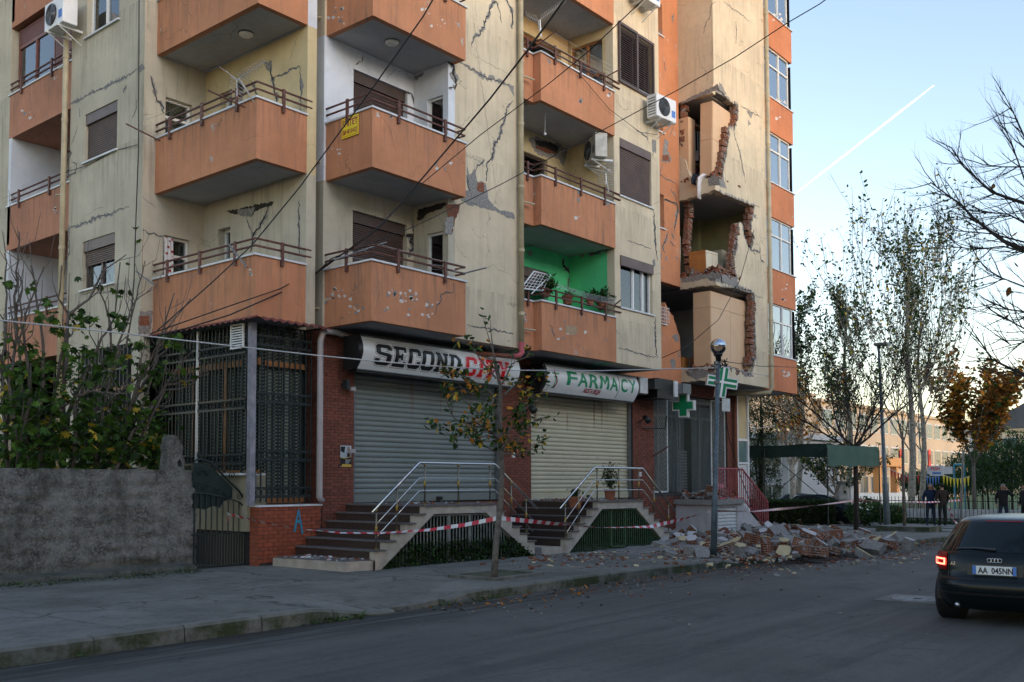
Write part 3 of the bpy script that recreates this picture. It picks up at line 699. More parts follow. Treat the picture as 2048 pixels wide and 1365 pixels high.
def brick_run(path, f, dep, seed=1, step=.185):
    rg = random.Random(seed); pts = [f(*p) for p in path]
    for i in range(len(pts)-1):
        a, b = pts[i], pts[i+1]; n = max(1, round((b-a).length/step))
        for q in range(n):
            c = a+(b-a)*((q+.5)/n); o = link('brick', rg.choice(HB), None)
            o.location = c+dep+Vector((rg.uniform(-.04, .04), rg.uniform(-.03, .02), 0)); o.rotation_euler = (rg.uniform(-.08, .08), rg.uniform(-.1, .1), rg.uniform(-.15, .15)); attach(o, BL)
            if rg.random() < .75:
                m = link('mortar_lump', rg.choice(ML)); s_ = rg.uniform(.3, .85); m.scale = (s_*1.2, s_*.8, s_*.8); m.location = o.location+Vector((rg.uniform(-.11, .11), rg.uniform(-.09, .02), rg.uniform(-.1, .1))); m.rotation_euler = (rg.uniform(-1, 1), rg.uniform(-1, 1), rg.uniform(0, 3)); attach(m, BL)
fy = lambda x, y: P(x, y, 'y', TY)
brick_run([(1473, 210), (1473, 240), (1467, 255)], fy, Vector((0, .10, 0)), 1)
brick_run([(1457, 255), (1452, 280), (1449, 305), (1445, 325), (1442, 345)], fy, Vector((0, .10, 0)), 2)
brick_run([(1504, 415), (1500, 440), (1500, 462), (1504, 475), (1500, 492)], fy, Vector((0, .10, 0)), 3)
brick_run([(1478, 450), (1472, 468), (1469, 500), (1464, 530), (1469, 549)], fy, Vector((0, .10, 0)), 4)
brick_run([(1506, 590), (1507, 620), (1506, 650), (1507, 690), (1506, 715), (1500, 730)], fy, Vector((0, .10, 0)), 5)
fx = lambda x, y: P(x, y, 'y', 14.58)
brick_run([(1362, 212), (1362, 300)], fx, Vector((.05, -.08, 0)), 6)
brick_run([(1365, 405), (1372, 425), (1367, 450), (1366, 480), (1366, 515), (1372, 545)], fx, Vector((.08, -.08, 0)), 7)
brick_run([(1362, 548), (1378, 545)], fx, Vector((.08, -.25, .05)), 8, .12)
brick_run([(1372, 725), (1385, 715)], fx, Vector((.2, -.1, 0)), 9, .12)
rg = random.Random(44)
for k in (0, 1, 2):
    for q in range(13):
        x, y = (rg.uniform(TX+.1, T1-1.0 if k != 1 else 27.2), TY+rg.uniform(.08, .3)) if q % 2 else (TX+rg.uniform(.1, .35), rg.uniform(TY+.1, 14.5))
        if k == 2 and x > 25.9: continue
        o = link('fallen_brick', rg.choice(HB)); o.location = (x, y, ZB[k]+.30+rg.uniform(0, .12)); o.rotation_euler = (rg.uniform(-1, 1), rg.uniform(-1, 1), rg.uniform(0, 3)); s_ = rg.uniform(.5, 1.0); o.scale = (s_, s_, s_); attach(o, BL)
# loose broken brick rubble lying on the exposed floors (uncountable crumbs)
def crumbs(name, pts, mats, parent=None, seed=3, smin=.02, smax=.07):
    rg = random.Random(seed); b = MB()
    for (p, ) in [(q,) for q in pts]:
        s = rg.uniform(smin, smax); b.mi = rg.randrange(len(mats)); m = Matrix.Rotation(rg.uniform(0, 6.3), 3, 'Z') @ Matrix.Rotation(rg.uniform(-.7, .7), 3, 'X')
        q = [m @ Vector((x*s*rg.uniform(.5, 1.3), y*s*rg.uniform(.4, 1), z*s*rg.uniform(.25, .6))) for z in (-1, 1) for x, y in ((-1, -1), (1, -1), (1, 1), (-1, 1))]
        b.raw([(p[0]+v.x, p[1]+v.y, p[2]+v.z) for v in q], ((3, 2, 1, 0), (4, 5, 6, 7), (0, 1, 5, 4), (1, 2, 6, 5), (2, 3, 7, 6), (3, 0, 4, 7)))
    o = b.build(name, mats, parent, fix=False); o['kind'] = 'stuff'; return o
rg = random.Random(5)
for k in (0, 1, 2):
    z = ZB[k]+.27; pts = []
    for i in range(260 if k < 2 else 120):
        if rg.random() < .5: p = (rg.uniform(TX+.05, T1-.9 if k != 1 else 27.0), TY+rg.uniform(.03, .3), z+rg.uniform(0, .05)+ (rg.random()**3)*.16)
        else: p = (TX+rg.uniform(.04, .4), rg.uniform(TY, 14.6), z+rg.uniform(0, .05)+(rg.random()**3)*.14)
        pts.append(p)
    crumbs('rubble_heap', pts, [M['terracotta'], M['terracotta'], M['broken'], M['hollow']], BL, 30+k, .03, .10)
# ------------------------------------------------------------------ ground floor of the block
FG = FY(14.6)
b = MB()
gf = [rect(12.012, 29.1, .02, 4.575)]+holes((12.78, 17.25, 1.2, 4.3), (18.35, 22.85, 1.17, 4.3), (23.95, 28.4, 1.3, 4.2))
MB(FY(14.612)).prism(gf, 0, .3).build('wall', M['joint'], BL)
MB(FX(12.012)).box(14.92, 15.4, 0, .3, .02, 4.56).build('wall', M['joint'], BL)
MB().box(12.3, 29, 15.9, 16, .1, 4.5).build('inner_wall', M['room_dark'], BL)
MB().box(12.0, 29.9, 14.95, 18, .6, 1.15).build('floor_slab', M['concrete'], BL)
# underside of the first floor where it reaches over the shops
MB(lambda p: (p[0], p[2], p[1])).prism([[(14.45, 13.64), (16.7, 13.64), (16.7, 14.4), (20.3, 14.4), (20.3, 13.44), (22.38, 13.44), (22.38, 14.6), (25.55, 14.6), (25.55, 13.45), (29.0, 13.45), (29.0, 18), (10.5, 18), (10.5, 15.15), (12.1, 15.15), (12.1, 14.62), (14.45, 14.62)]], 4.588, 4.72).build('slab', M['soffit'], BL)
BRK = []
def brick_area(ax, pos, a0, a1, z0, z1, skip=(), pitch=.19, course=.060, out=BRK, off=0):
    r = int(round((z1-z0)/course))
    for i in range(r):
        z = z0+i*course; a = a0-(pitch/2 if i % 2 else 0)+off
        while a < a1-.01:
            l, h = max(a, a0)+.004, min(a+pitch, a1)-.005; m = (l+h)/2
            if h-l > .02 and not any(s[0] < m < s[1] and s[2] < z+.03 < s[3] for s in skip):
                out.append((ax, pos, l, h, z+.004, z+course-.006))
            a += pitch
SK = ((12.78, 17.25, 1.2, 4.3), (18.35, 22.85, 1.17, 4.3), (23.95, 28.4, 1.3, 4.2), (14.0, 16.0, .0, 1.15), (17.8, 21.2, 0, 1.1))
brick_area('y', 14.6, 12.0, 12.78, .12, 4.56); brick_area('x', 12.0, 14.6, 15.1, 1.2, 4.56)
brick_area('y', 14.6, 12.78, 29.1, .12, 1.2, SK); brick_area('y', 14.6, 17.25, 18.35, 1.2, 4.56); brick_area('y', 14.6, 22.85, 23.95, 1.2, 4.56)
brick_area('y', 14.6, 28.4, 29.1, 1.2, 4.56); brick_area('y', 14.6, 23.95, 28.4, 4.2, 4.56)
UB = bpy.data.meshes.new('brick')
def unit_brick(mat):
    b = MB().box(-.5, .5, -.5, .5, -.5, .5); me = bpy.data.meshes.new('brick'); me.from_pydata(b.v, [], b.f); me.materials.append(mat); me.update(); return me
def lay(lst, parent, mat, n=300, cam_=Vector((0, 0, 1.62))):
    def d(t): m = (t[2]+t[3])/2; c = Vector((m, t[1], t[4])) if t[0] == 'y' else Vector((t[1], m, t[4])); return (c-cam_).length/((t[3]-t[2])+.05)
    lst = sorted(lst, key=d); ub = unit_brick(mat); bb = MB(); rg = random.Random(2)
    for i, (ax, pos, l, h, z0, z1) in enumerate(lst):
        e = rg.uniform(-.002, .003)
        if i < n:
            o = link('brick', ub); sz = (h-l, .03, z1-z0); o.location = ((l+h)/2, pos+.012+e, (z0+z1)/2)
            o.scale = sz
            if ax == 'x': o.location = (pos+.012+e, (l+h)/2, (z0+z1)/2); o.scale = (.03, h-l, z1-z0)
            attach(o, parent)
        else:
            bb.F = FR(ax, pos); bb.box(l, h, e-.003, .02, z0, z1)
    if bb.v: bb.build('brickwork', mat, parent, fix=False)['kind'] = 'stuff'
lay(BRK, BL, M['brick'])
# roller shutters of the two shops: every slat a part
def slat_mesh(L, mat):
    prof = [(0, 0), (-.012, .012), (-.020, .035), (-.020, .075), (-.010, .092), (-.002, .098), (-.002, .105)]
    b = MB().raw([(a, d, z) for a in (0, L) for d, z in prof], [(i, 7+i, 8+i, i+1) for i in range(6)])
    me = bpy.data.meshes.new('slat'); me.from_pydata(b.v, [], b.f); me.materials.append(mat); me.polygons.foreach_set('use_smooth', [True]*6); me.update(); return me
def shutter_mat(name, base, rust):
    t = NT(name); g = t.pos(); c = t.mix(t.noise(g, 1.4, 5), shade(base, .8), shade(base, 1.12))
    sc = t.noise(t.pos((1.2, 1, 16)), 2.4, 7, .75)
    c = t.mix(t.ramp(sc, [(.60, 0.), (.66, .7)]), c, (.10, .11, .115))
    z = t.n('SeparateXYZ', {0: g}).outputs[2]
    rs = t.math('MULTIPLY', t.ramp(t.noise(t.pos((3.4, 1, .12)), 2.2, 4, .6), [(.60, 0.), (.68, 1.)]), t.ramp(t.math('SUBTRACT', z, 2.9), [(0., 0.), (.4, 1.)]))
    c = t.mix(t.math('MULTIPLY', rs, rust), c, (.16, .055, .02))
    c = t.mix(t.ramp(t.noise(t.pos((.5, 1, 6)), 2, 6, .7), [(.55, 0.), (.75, .45)]), c, (.20, .17, .12))
    return t.bsdf(Base_Color=c, Roughness=.5, Metallic=.15, Normal=t.bump(t.noise(t.pos((.6, 1, 5)), 3, 4), .12, .02))
M['shutter_g'] = shutter_mat('grey_green_shutter', (.185, .21, .195), .45)
M['shutter_c'] = shutter_mat('cream_shutter', (.50, .46, .33), 1.)
for x0, x1, z0, z1, m in ((12.8, 17.23, 1.23, 4.1, 'shutter_g'), (18.37, 22.83, 1.2, 4.1, 'shutter_c')):
    rs = MB(FG).box(x0, x1, .12, .17, z0, z0+.16).build('roller_shutter', M[m], BL)
    sm = slat_mesh(x1-x0, M[m]); q = 0
    while z0+.16+q*.105 < z1:
        o = link('slat', sm); o.location = (x0, 14.77, z0+.16+q*.105); attach(o, rs); q += 1
    MB(FG).box(x0-.02, x0+.05, .06, .13, z0, z1).build('guide_rail', M['grey_metal'], rs)
    MB(FG).box(x1-.05, x1+.02, .06, .13, z0, z1).build('guide_rail', M['grey_metal'], rs)
    MB(FG).box(x0-.02, x1+.02, .0, .45, z1-.02, 4.56).build('shutter_casing', M['plastic_black'], rs)
    MB(FG).box((x0+x1)/2+.2, (x0+x1)/2+.36, .08, .12, z0+.02, z0+.09).build('lock', M['plastic_black'], rs)
# pharmacy side entrance with folding lattice gates
F = FY(14.66); M['gate_dark'] = simple('dull_door_frame', (.17, .185, .18), .6, .15, 8, .1); M['mesh_grey'] = simple('grey_mesh_paint', (.32, .33, .32), .6, .15, 8, .1); M['gate_grey'] = simple('dull_grey_gate_paint', (.10, .115, .115), .6, .2, 8, .1)
MB(FY(15.05)).box(23.95, 28.4, 0, .03, 1.3, 4.2).build('shop_glass', M['glass_dim'], BL)
b = MB(FY(15.0))
for x in (23.97, 24.8, 25.9, 26.05, 27.3, 28.33): b.box(x, x+.07, 0, .08, 1.3, 4.2)
b.box(23.95, 28.4, .0, .08, 3.55, 3.63)
for q in range(14): b.box(25.95, 26.5, -.01, .02, 1.34+q*.09, 1.40+q*.09)
b.build('shop_door', M['gate_dark'], BL)
MB(FY(15.2)).box(24.0, 28.35, 0, .05, 1.3, 2.9).build('display_board', simple('dull_green_display', (.06, .085, .07), .7), BL)
for (x0, x1) in ((23.95, 24.82), (27.45, 28.38)):     # diamond mesh panels
    b = MB(F).box(x0, x0+.035, 0, .03, 1.32, 4.18).box(x1-.035, x1, 0, .03, 1.32, 4.18).box(x0, x1, 0, .03, 4.14, 4.18).box(x0, x1, 0, .03, 1.32, 1.36)
    pn = b.build('lattice_panel', M['white_metal'], BL)
    b = MB(F); s = .13; n = int(3/s)+8
    for q in range(-8, n):
        for sg in (1, -1):
            a0, a1 = x0, x1; za = 1.36+q*s; zb_ = za+(x1-x0)*1.35
            if sg < 0: za, zb_ = zb_, za
            # clip to the panel height
            def cl(a0, za, a1, zb_):
                pts = []
                for t in (0, 1):
                    a, z = (a0, za) if t == 0 else (a1, zb_)
                    lim = min(max(z, 1.36), 4.14)
                    if z != lim: a = a0+(a1-a0)*(lim-za)/(zb_-za); z = lim
                    if a < x0-.001 or a > x1+.001: return None
                    pts.append((a, z))
                return pts
            c = cl(a0, za, a1, zb_)
            if c and abs(c[0][1]-c[1][1]) > .03: b.tube([(c[0][0], .012, c[0][1]), (c[1][0], .012, c[1][1])], .0075, 3, cap=False)
    b.build('diamond_mesh', M['mesh_grey'], pn)
for q in range(34):                                   # folding gate bars
    x = 24.87+q*.075
    if 25.72 < x < 26.15: continue
    MB(F).box(x, x+.026, 0, .012, 1.32, 4.0 if x < 25.7 else 3.9+.1*(q % 2)).build('gate_bar', M['gate_grey'], BL)
b = MB(F)
for q in range(60): 
    zz = 1.5+(q % 12)*.2; x = 24.88+(q//12)*.17+(1.35 if q//12 > 4 else 0)
    b.tube([(x, -.01, zz), (x+.17, -.01, zz+.18)], .007, 3, cap=False)
b.build('lattice_links', M['gate_grey'], BL)
b = MB(F)
for q in range(40):
    x = 24.85+q*.065; b.tube([(x, 0, 3.98), (x+.1, 0, 4.17)], .008, 3, cap=False).tube([(x+.1, .01, 3.98), (x, .01, 4.17)], .008, 3, cap=False)
b.build('lattice_header', M['mesh_grey'], BL)
# cream kiosk front at the end of the ground floor
kb = MB(FY(14.62)).box(29.14, 29.9, .05, .1, 3.0, 4.5).build('end_panel', M['cream_y'], BL)
MB(FY(14.6)).box(29.1, 29.18, 0, .1, .1, 4.56).box(29.86, 29.94, 0, .1, .1, 4.56).box(29.18, 29.86, .02, .1, 2.95, 3.03).box(29.18, 29.86, .02, .1, 2.2, 2.26).build('end_frame', M['plastic_white'], BL)
MB(FY(14.66)).box(29.18, 29.86, 0, .02, 2.26, 2.95).build('frosted_pane', simple('frosted_green_glass', (.10, .17, .16), .3), BL)
b = MB(FY(14.66)); b.box(29.18, 29.86, .03, .05, .15, 2.2)
for q in range(20): b.box(29.18, 29.86, 0, .03, .2+q*.1, .27+q*.1)
b.build('louvre_panel', M['white_metal'], BL)
MB().box(29.84, 29.94, 14.71, 20, .1, 4.57).build('end_wall', M['cream'], BL)
# drainpipes with brackets
def pipe(pts, r, mat, brackets=(), name='drainpipe', collars=()):
    o = MB().tube(pts, r, 10).build(name, M[mat], BL, smooth=True)
    for (x, y, z, dx, dy) in brackets:
        MB().tube([(x, y, z), (x+dx*.5, y+dy*.5, z+.005), (x+dx, y+dy, z+.01)], .022, 6).build('overflow_spout', M[mat], o)
    for z in collars:
        x, y = pts[0][0], pts[0][1]; MB().tube([(x, y, z), (x, y, z+.07)], r*1.16, 10).build('pipe_collar', M[mat], o)
    return o
cz = [5.3+q*1.42 for q in range(9)]
pipe([(11.74, 14.93, 18.6), (11.74, 14.93, 4.66)], .062, 'pipe', [(11.8, 14.86, 4.95+2.85*k, .25, -.22) for k in range(5)]+[(11.7, 14.86, 4.92+2.85*k, -.22, -.04) for k in range(5)], collars=cz)
pipe([(12.6, 14.45, 4.42), (12.2, 14.48, 4.50), (11.98, 14.50, 4.50), (11.9, 14.51, 4.44), (11.86, 14.52, 4.3), (11.86, 14.52, 3.0), (11.86, 14.52, 1.35), (11.92, 14.5, 1.27)], .06, 'pipe_grey', [], collars=(2.2, 3.4))
pipe([(16.64, 13.50, 18.6), (16.64, 13.50, 4.63)], .062, 'pipe', [(16.68, 13.48, 5.0+2.85*k, .36, -.04) for k in range(5)], collars=cz)
pipe([(16.64, 13.50, 4.70), (16.64, 13.50, 4.48), (16.58, 13.52, 4.40), (16.45, 13.6, 4.38)], .066, 'pink_metal')
pipe([(16.45, 13.6, 4.38), (15.6, 14.1, 4.42), (15.4, 14.5, 4.42)], .05, 'terracotta')
pipe([(28.99, 13.33, 18.6), (28.99, 13.33, 4.6), (28.95, 13.38, 4.45), (28.7, 13.8, 4.42), (28.2, 14.45, 4.42)], .07, 'pipe', [(29.02, 13.4, 5.1+2.85*k, .2, .05) for k in range(5)], collars=cz)
pipe([(28.78, 14.5, 4.4), (28.78, 14.5, .3)], .06, 'terracotta')
pipe([(10.02, 21.05, 18.6), (10.02, 21.05, .3)], .062, 'pipe', [(10.0, 21.1, 5.1+2.85*k, -.02, .2) for k in range(5)], collars=cz)
# ------------------------------------------------------------------ barred sunroom on the left of the ground floor
SR = thing('sunroom', 'dark green barred sunroom with lace curtains under a corrugated canopy', 'sunroom', (10.5, 15, 1.2))
def lace():
    t = NT('lace_curtain'); g = t.pos(); s = t.n('SeparateXYZ', {0: g})
    u = t.math('ADD', s.outputs[0], s.outputs[1]); z = s.outputs[2]
    fold = t.math('SINE', t.math('MULTIPLY', u, 48.)); dots = t.math('MULTIPLY', t.math('SINE', t.math('MULTIPLY', z, 95.)), t.math('SINE', t.math('MULTIPLY', u, 31.)))
    c = t.mix(t.ramp(fold, [(.2, 0.), (.9, 1.)]), (.022, .032, .027), (.085, .11, .092))
    c = t.mix(t.ramp(dots, [(.35, 0.), (.55, .8)]), c, (.26, .30, .26))
    return t.bsdf(Base_Color=c, Roughness=.95)
M['lace'] = lace()
def lace_sheet(ax, pos, a0, a1, z0, z1, par):
    F_ = FR(ax, pos); n = max(6, int((a1-a0)/.05)); b = MB(F_)
    for q in range(n):
        x0, x1 = a0+(a1-a0)*q/n, a0+(a1-a0)*(q+1)/n; w0, w1 = .025*math.sin(q*1.7), .025*math.sin((q+1)*1.7)
        b.face([(x0, w0, z0), (x1, w1, z0), (x1, w1, z1), (x0, w0, z1)])
    b.build('lace_curtain', M['lace'], par, smooth=True)
def grille(ax, pos, a0, a1, z0, z1, bands, par, sp=.12):
    F_ = FR(ax, pos); n = int(round((a1-a0)/sp))
    for q in range(n+1):
        a = a0+(a1-a0)*q/n; MB(F_).box(a-.011, a+.011, -.011, .011, z0, z1).build('grille_bar', M['black_metal'], par)
    for zc in bands:
        b = MB(F_).box(a0, a1, -.03, -.008, zc-.10, zc-.065).box(a0, a1, -.03, -.008, zc+.065, zc+.10)
        bd = b.build('grille_band', M['black_metal'], par)
        b = MB(F_)
        for q in range(n):
            c = a0+(a1-a0)*(q+.5)/n; b.tube([(c+.052*math.cos(t), -.02, zc+.062*math.sin(t)) for t in [i*math.pi/5 for i in range(11)]], .008, 4, cap=False)
        b.build('ring_row', M['black_metal'], bd)
grille('y', 14.72, 10.56, 11.80, 1.27, 4.5, (4.2, 3.17, 2.12, 1.45), SR)
MB(FY(14.95)).box(10.55, 11.86, 0, .05, 3.78, 3.88).box(10.55, 10.6, 0, .05, 1.3, 3.78).box(10.55, 11.86, 0, .05, 1.25, 1.36).build('window_frame', M['wood'], SR)
lace_sheet('y', 15.08, 10.5, 11.9, 1.3, 4.5, SR)
MB().box(10.42, 10.53, 14.67, 14.78, 1.22, 4.5).build('corner_post', simple('rusty_lilac_paint', (.21, .21, .245), .6, .3, 8, .3), SR)
grille('x', 10.45, 14.85, 17.85, 1.85, 4.5, (4.05, 3.05, 2.05), SR)
MB(FX(10.7)).box(14.85, 17.85, 0, .05, 3.78, 3.90).box(15.85, 15.92, 0, .05, 1.8, 3.8).box(16.9, 16.97, 0, .05, 1.8, 3.8).box(14.85, 17.85, 0, .05, 1.78, 1.86).build('window_frame', M['wood'], SR)
MB(FX(10.44)).box(16.35, 16.40, -.03, 0, 1.8, 4.5).build('frame_strut', M['white_metal'], SR)
lace_sheet('x', 10.85, 14.85, 17.85, 1.8, 4.5, SR)
MB(FX(10.5)).box(14.85, 17.9, 0, .4, .75, 1.76).build('base_wall', simple('dull_cream_wall', (.26, .24, .175), .9, .15, 4, .2), SR)  # cream wall in one even, darker tone
MB(FX(10.55)).box(14.85, 17.9, 0, .35, .05, .75).build('void_shade_block', M['dark_in'], SR)  # black block painted as the unlit void below the cream wall
MB(FX(10.44)).box(14.85, 17.9, -.03, .45, 1.76, 1.80).build('sill', M['marble'], SR)
MB().box(10.95, 11.95, 15.15, 15.2, .1, 4.56).box(10.95, 11.0, 15.2, 17.9, .1, 4.56).build('inner_wall', M['room_dark'], SR)
vb = MB(FX(10.42)).box(14.88, 15.28, -.03, 0, 4.05, 4.08).box(14.88, 15.28, -.03, 0, 4.47, 4.5).box(14.88, 14.91, -.03, 0, 4.08, 4.47).box(15.25, 15.28, -.03, 0, 4.08, 4.47)
for q in range(8): vb.box(14.91, 15.25, -.025, -.005, 4.10+q*.046, 4.125+q*.046)
vb.build('vent_grille', M['plastic_white'], SR)
# corrugated canopy, one sheet per stretch
def corr(x0, y0, x1, y1, nx, ny, name='canopy_sheet'):
    L = math.hypot(x1-x0, y1-y0); dx, dy = (x1-x0)/L, (y1-y0)/L; n = int(L/.0225); b = MB(); pts = []
    for q in range(n+1):
        s = L*q/n; w_ = .016*math.cos(s*2*math.pi/.18)
        for (o, z) in ((0, 4.585), (.20, 4.51)): pts.append((x0+dx*s+nx*o, y0+dy*s+ny*o, z+w_))
    k = len(pts); pts += [(x, y, z-.006) for x, y, z in pts]
    b.raw(pts, [(2*q, 2*q+2, 2*q+3, 2*q+1) for q in range(n)]+[(k+2*q, k+2*q+1, k+2*q+3, k+2*q+2) for q in range(n)]+[(2*q+1, 2*q+3, k+2*q+3, k+2*q+1) for q in range(n)])
    b.build(name, M['canopy'], SR, smooth=False)
M['canopy'] = simple('red_brown_corrugated_sheet', (.16, .050, .045), .55, .3, 6, .3)
corr(10.38, 14.50, 11.95, 14.50, 0, -1); corr(10.38, 17.9, 10.38, 14.42, -1, 0)
# windows under the left wing, behind the fig tree
# (opening cut in the wall below)
grille('x', 10.05, 18.25, 20.25, 1.8, 4.4, (4.0, 3.0, 2.0), SR, .14)
MB(FX(10.12)).box(18.25, 20.25, 0, .02, 1.8, 4.4).build('unlit_window_sheet', M['dark_in'], SR)  # black sheet painted as the unlit opening behind the bars
MB(FX(10.10)).box(18.25, 20.25, -.01, .02, 3.5, 3.58).build('window_frame', M['wood'], SR)
# ------------------------------------------------------------------ brick plinth beside the gate
BK = thing('brick_plinth', 'low orange brick block with blue letter A graffiti beside the gate', 'brick wall', (11.2, 14.8, .1))
MB().box(10.572, 11.99, 14.612, 15.2, .05, 1.19).build('core', M['joint'], BK)
MB().box(10.54, 11.98, 14.57, 15.25, 1.19, 1.222).build('coping', M['marble'], BK)
L_ = []; brick_area('y', 14.6, 10.56, 11.985, .12, 1.19, ((10.64, 10.9, 0, .19),), .215, .0715, L_); brick_area('x', 10.56, 14.6, 15.2, .12, 1.19, (), .215, .0715, L_)
lay(L_, BK, M['brick_o'])
b = MB(FY(14.588)); t = NT('blue_spray'); mm = t.bsdf(Base_Color=(.02, .22, .36, 1), Roughness=.8)
b.face([(11.32, 0, .72), (11.37, 0, .72), (11.45, 0, 1.12), (11.42, 0, 1.14)]).face([(11.42, -.001, 1.14), (11.45, -.001, 1.12), (11.55, -.001, .70), (11.51, -.001, .66)]).face([(11.38, -.002, .88), (11.50, -.002, .88), (11.49, -.002, .93), (11.39, -.002, .93)])
b.build('graffiti', mm, BK)
# ------------------------------------------------------------------ entrance steps
def stair_run(lab, xs_l, zs_l, xs_r, zs_r, y0, opening, kind):
    TH = thing('entrance_steps', lab, 'steps', (xs_l[0], y0, .1))
    zl = zs_l[0]; lx, rx = xs_l[0], xs_r[0]
    MB().box(lx, rx, y0+.14, 14.59, zl-.16, zl-.03).build('landing', M['stair_side'], TH)
    MB().box(lx-.03, rx+.03, y0-.03, 14.59, zl-.03, zl).build('landing_tread', M['step_edge'], TH)
    for xs, zs, sg in ((xs_l, zs_l, -1), (xs_r, zs_r, 1)):
        for i in range(1, len(zs)):
            a, c = xs[i-1], xs[i]; z = zs[i]
            MB().box(min(a, c), max(a, c), y0+.14, 14.59, z-.2, z-.025).build('step', M['step'], TH)
            MB().box(min(a+sg*.004, c+sg*.03), max(a+sg*.004, c+sg*.03), y0-.03, 14.59, z-.025, z).build('tread', M['step_edge'], TH)
            MB().box(min(a-sg*.0, a+sg*.004), max(a-sg*.0, a+sg*.004), y0+.14, 14.59, z, zs[i-1]-.03).build('riser', M['step'], TH)
        a = xs[-1]; MB().box(min(a, a+sg*.004), max(a, a+sg*.004), y0+.14, 14.59, gz(a)+.1, zs[-1]-.025).build('riser', M['step'], TH)
    prof = [(xs_l[-1], gz(lx)+.05)]
    for i in range(len(xs_l)-1, 0, -1): prof += [(xs_l[i], zs_l[i]-.026), (xs_l[i-1], zs_l[i]-.026)]
    prof += [(lx, zl-.031), (rx, zl-.031)]
    for i in range(1, len(xs_r)): prof += [(xs_r[i-1], zs_r[i]-.026), (xs_r[i], zs_r[i]-.026)]
    prof += [(xs_r[-1], gz(rx)+.05)]
    prof += opening[::-1]
    MB(FY(y0)).prism([prof], 0, .14).build('side_wall', M['stair_side'], TH)
    MB().box(opening[0][0]+.9, opening[3][0]-.5, 14.0, 14.05, .1, .7).build('dark_back', M['dark_in'], TH)  # black sheet painted as the unlit space under the steps
    # barred opening
    (xa, za), (xb, zb_), (xc, zc), (xd, zd) = opening
    n = int((xd-xa)/.085)
    for q in range(1, n):
        x = xa+(xd-xa)*q/n
        zt = zb_-.03 if xb < x < xc else (za+(zb_-za)*(x-xa)/(xb-xa) if x <= xb else zc+(zd-zc)*(x-xc)/(xd-xc))-.03
        if zt < .25: continue
        MB(FY(y0+.06)).box(x-.009, x+.009, 0, .015, gz(x)+.12, zt).build('bar', M[kind], TH)
    b = MB(FY(y0+.05))
    for (p, q) in ((opening[0], opening[1]), (opening[1], opening[2]), (opening[2], opening[3])): b.tube([(p[0], 0, p[1]-.03), (q[0], 0, q[1]-.03)], .018, 4)
    m = (xb+xc)/2
    b.box(m-.30, m-.26, -.01, .03, .14, zb_-.02).box(m+.28, m+.32, -.01, .03, .14, zb_-.02).box(m-.3, m+.32, -.01, .03, .14, .17)
    b.build('gate_frame', M[kind], TH)
    return TH
M['gate_dull'] = simple('weathered_bar_paint', (.20, .21, .19), .6, .3, 9, .1)
op1 = [(11.50, .12), (12.81, 1.05), (14.25, 1.04), (15.72, .10)]
S1 = stair_run('left flight of double entrance steps with artificial ivy behind bars', [12.58, 12.34, 12.10, 11.86, 11.62, 11.38], [1.22, 1.065, .91, .76, .62, .47], [14.55, 14.79, 15.03, 15.27, 15.51, 15.75], [1.22, 1.06, .90, .75, .60, .44], 12.45, op1, 'gate_dull')
b = MB().box(10.76, 11.40, 12.5, 14.45, -.02, .30, .012).box(11.38, 11.46, 12.44, 12.62, -.02, .3); b.build('platform', M['stair_side'], S1)
MB().box(10.78, 11.40, 12.55, 14.4, .30, .312).build('platform_paving', M['step_edge'], S1)
MB().box(15.75, 15.98, 12.45, 14.5, 0, .28).build('platform', M['step_edge'], S1)
op2 = [(16.92, .10), (18.2, 1.02), (19.61, 1.01), (20.95, .10)]
S2 = stair_run('right flight of double entrance steps with green barred gate underneath', [18.02, 17.78, 17.54, 17.30, 17.06, 16.82], [1.2, 1.04, .88, .73, .58, .43], [19.9, 20.14, 20.38, 20.62, 20.86, 21.1], [1.19, 1.03, .88, .72, .56, .40], 12.45, op2, 'green_metal')
MB().box(16.0, 16.84, 12.5, 14.5, -.05, .26, .01).build('platform', M['stair_side'], S2)
MB().box(15.78, 17.1, 12.0, 12.42, -.06, .10, .008).build('bottom_step', M['brick_o'], S2)
# artificial ivy mat behind the first railing
def leafmesh(kind):
    if kind == 'fig':
        a = [(0, 0), (.35, .12), (.62, .02), (.55, .30), (.95, .42), (.60, .55), (.72, .95), (.32, .72), (0, 1.15), (-.32, .72), (-.72, .95), (-.60, .55), (-.95, .42), (-.55, .30), (-.62, .02), (-.35, .12)]
    elif kind == 'round': a = [(0, 0), (.38, .2), (.5, .5), (.33, .85), (0, 1.1), (-.33, .85), (-.5, .5), (-.38, .2)]
    elif kind == 'plane': a = [(0, 0), (.5, .1), (.9, .35), (.5, .5), (.55, .9), (.2, .75), (0, 1.15), (-.2, .75), (-.55, .9), (-.5, .5), (-.9, .35), (-.5, .1)]
    else: a = [(0, 0), (.22, .4), (0, 1), (-.22, .4)]
    return a
def leaf_pts(kind, c, size, rg, droop=.3):
    a = leafmesh(kind); th, ph, ps = rg.uniform(0, 6.283), rg.uniform(-.9, 1.2)-droop, rg.uniform(-.8, .8)
    m = Matrix.Rotation(th, 3, 'Z') @ Matrix.Rotation(ph, 3, 'X') @ Matrix.Rotation(ps, 3, 'Y')
    return [c+m @ Vector((x*size*.6, y*size, -.25*size*abs(x)**1.5-.12*size*y*y)) for x, y in a]
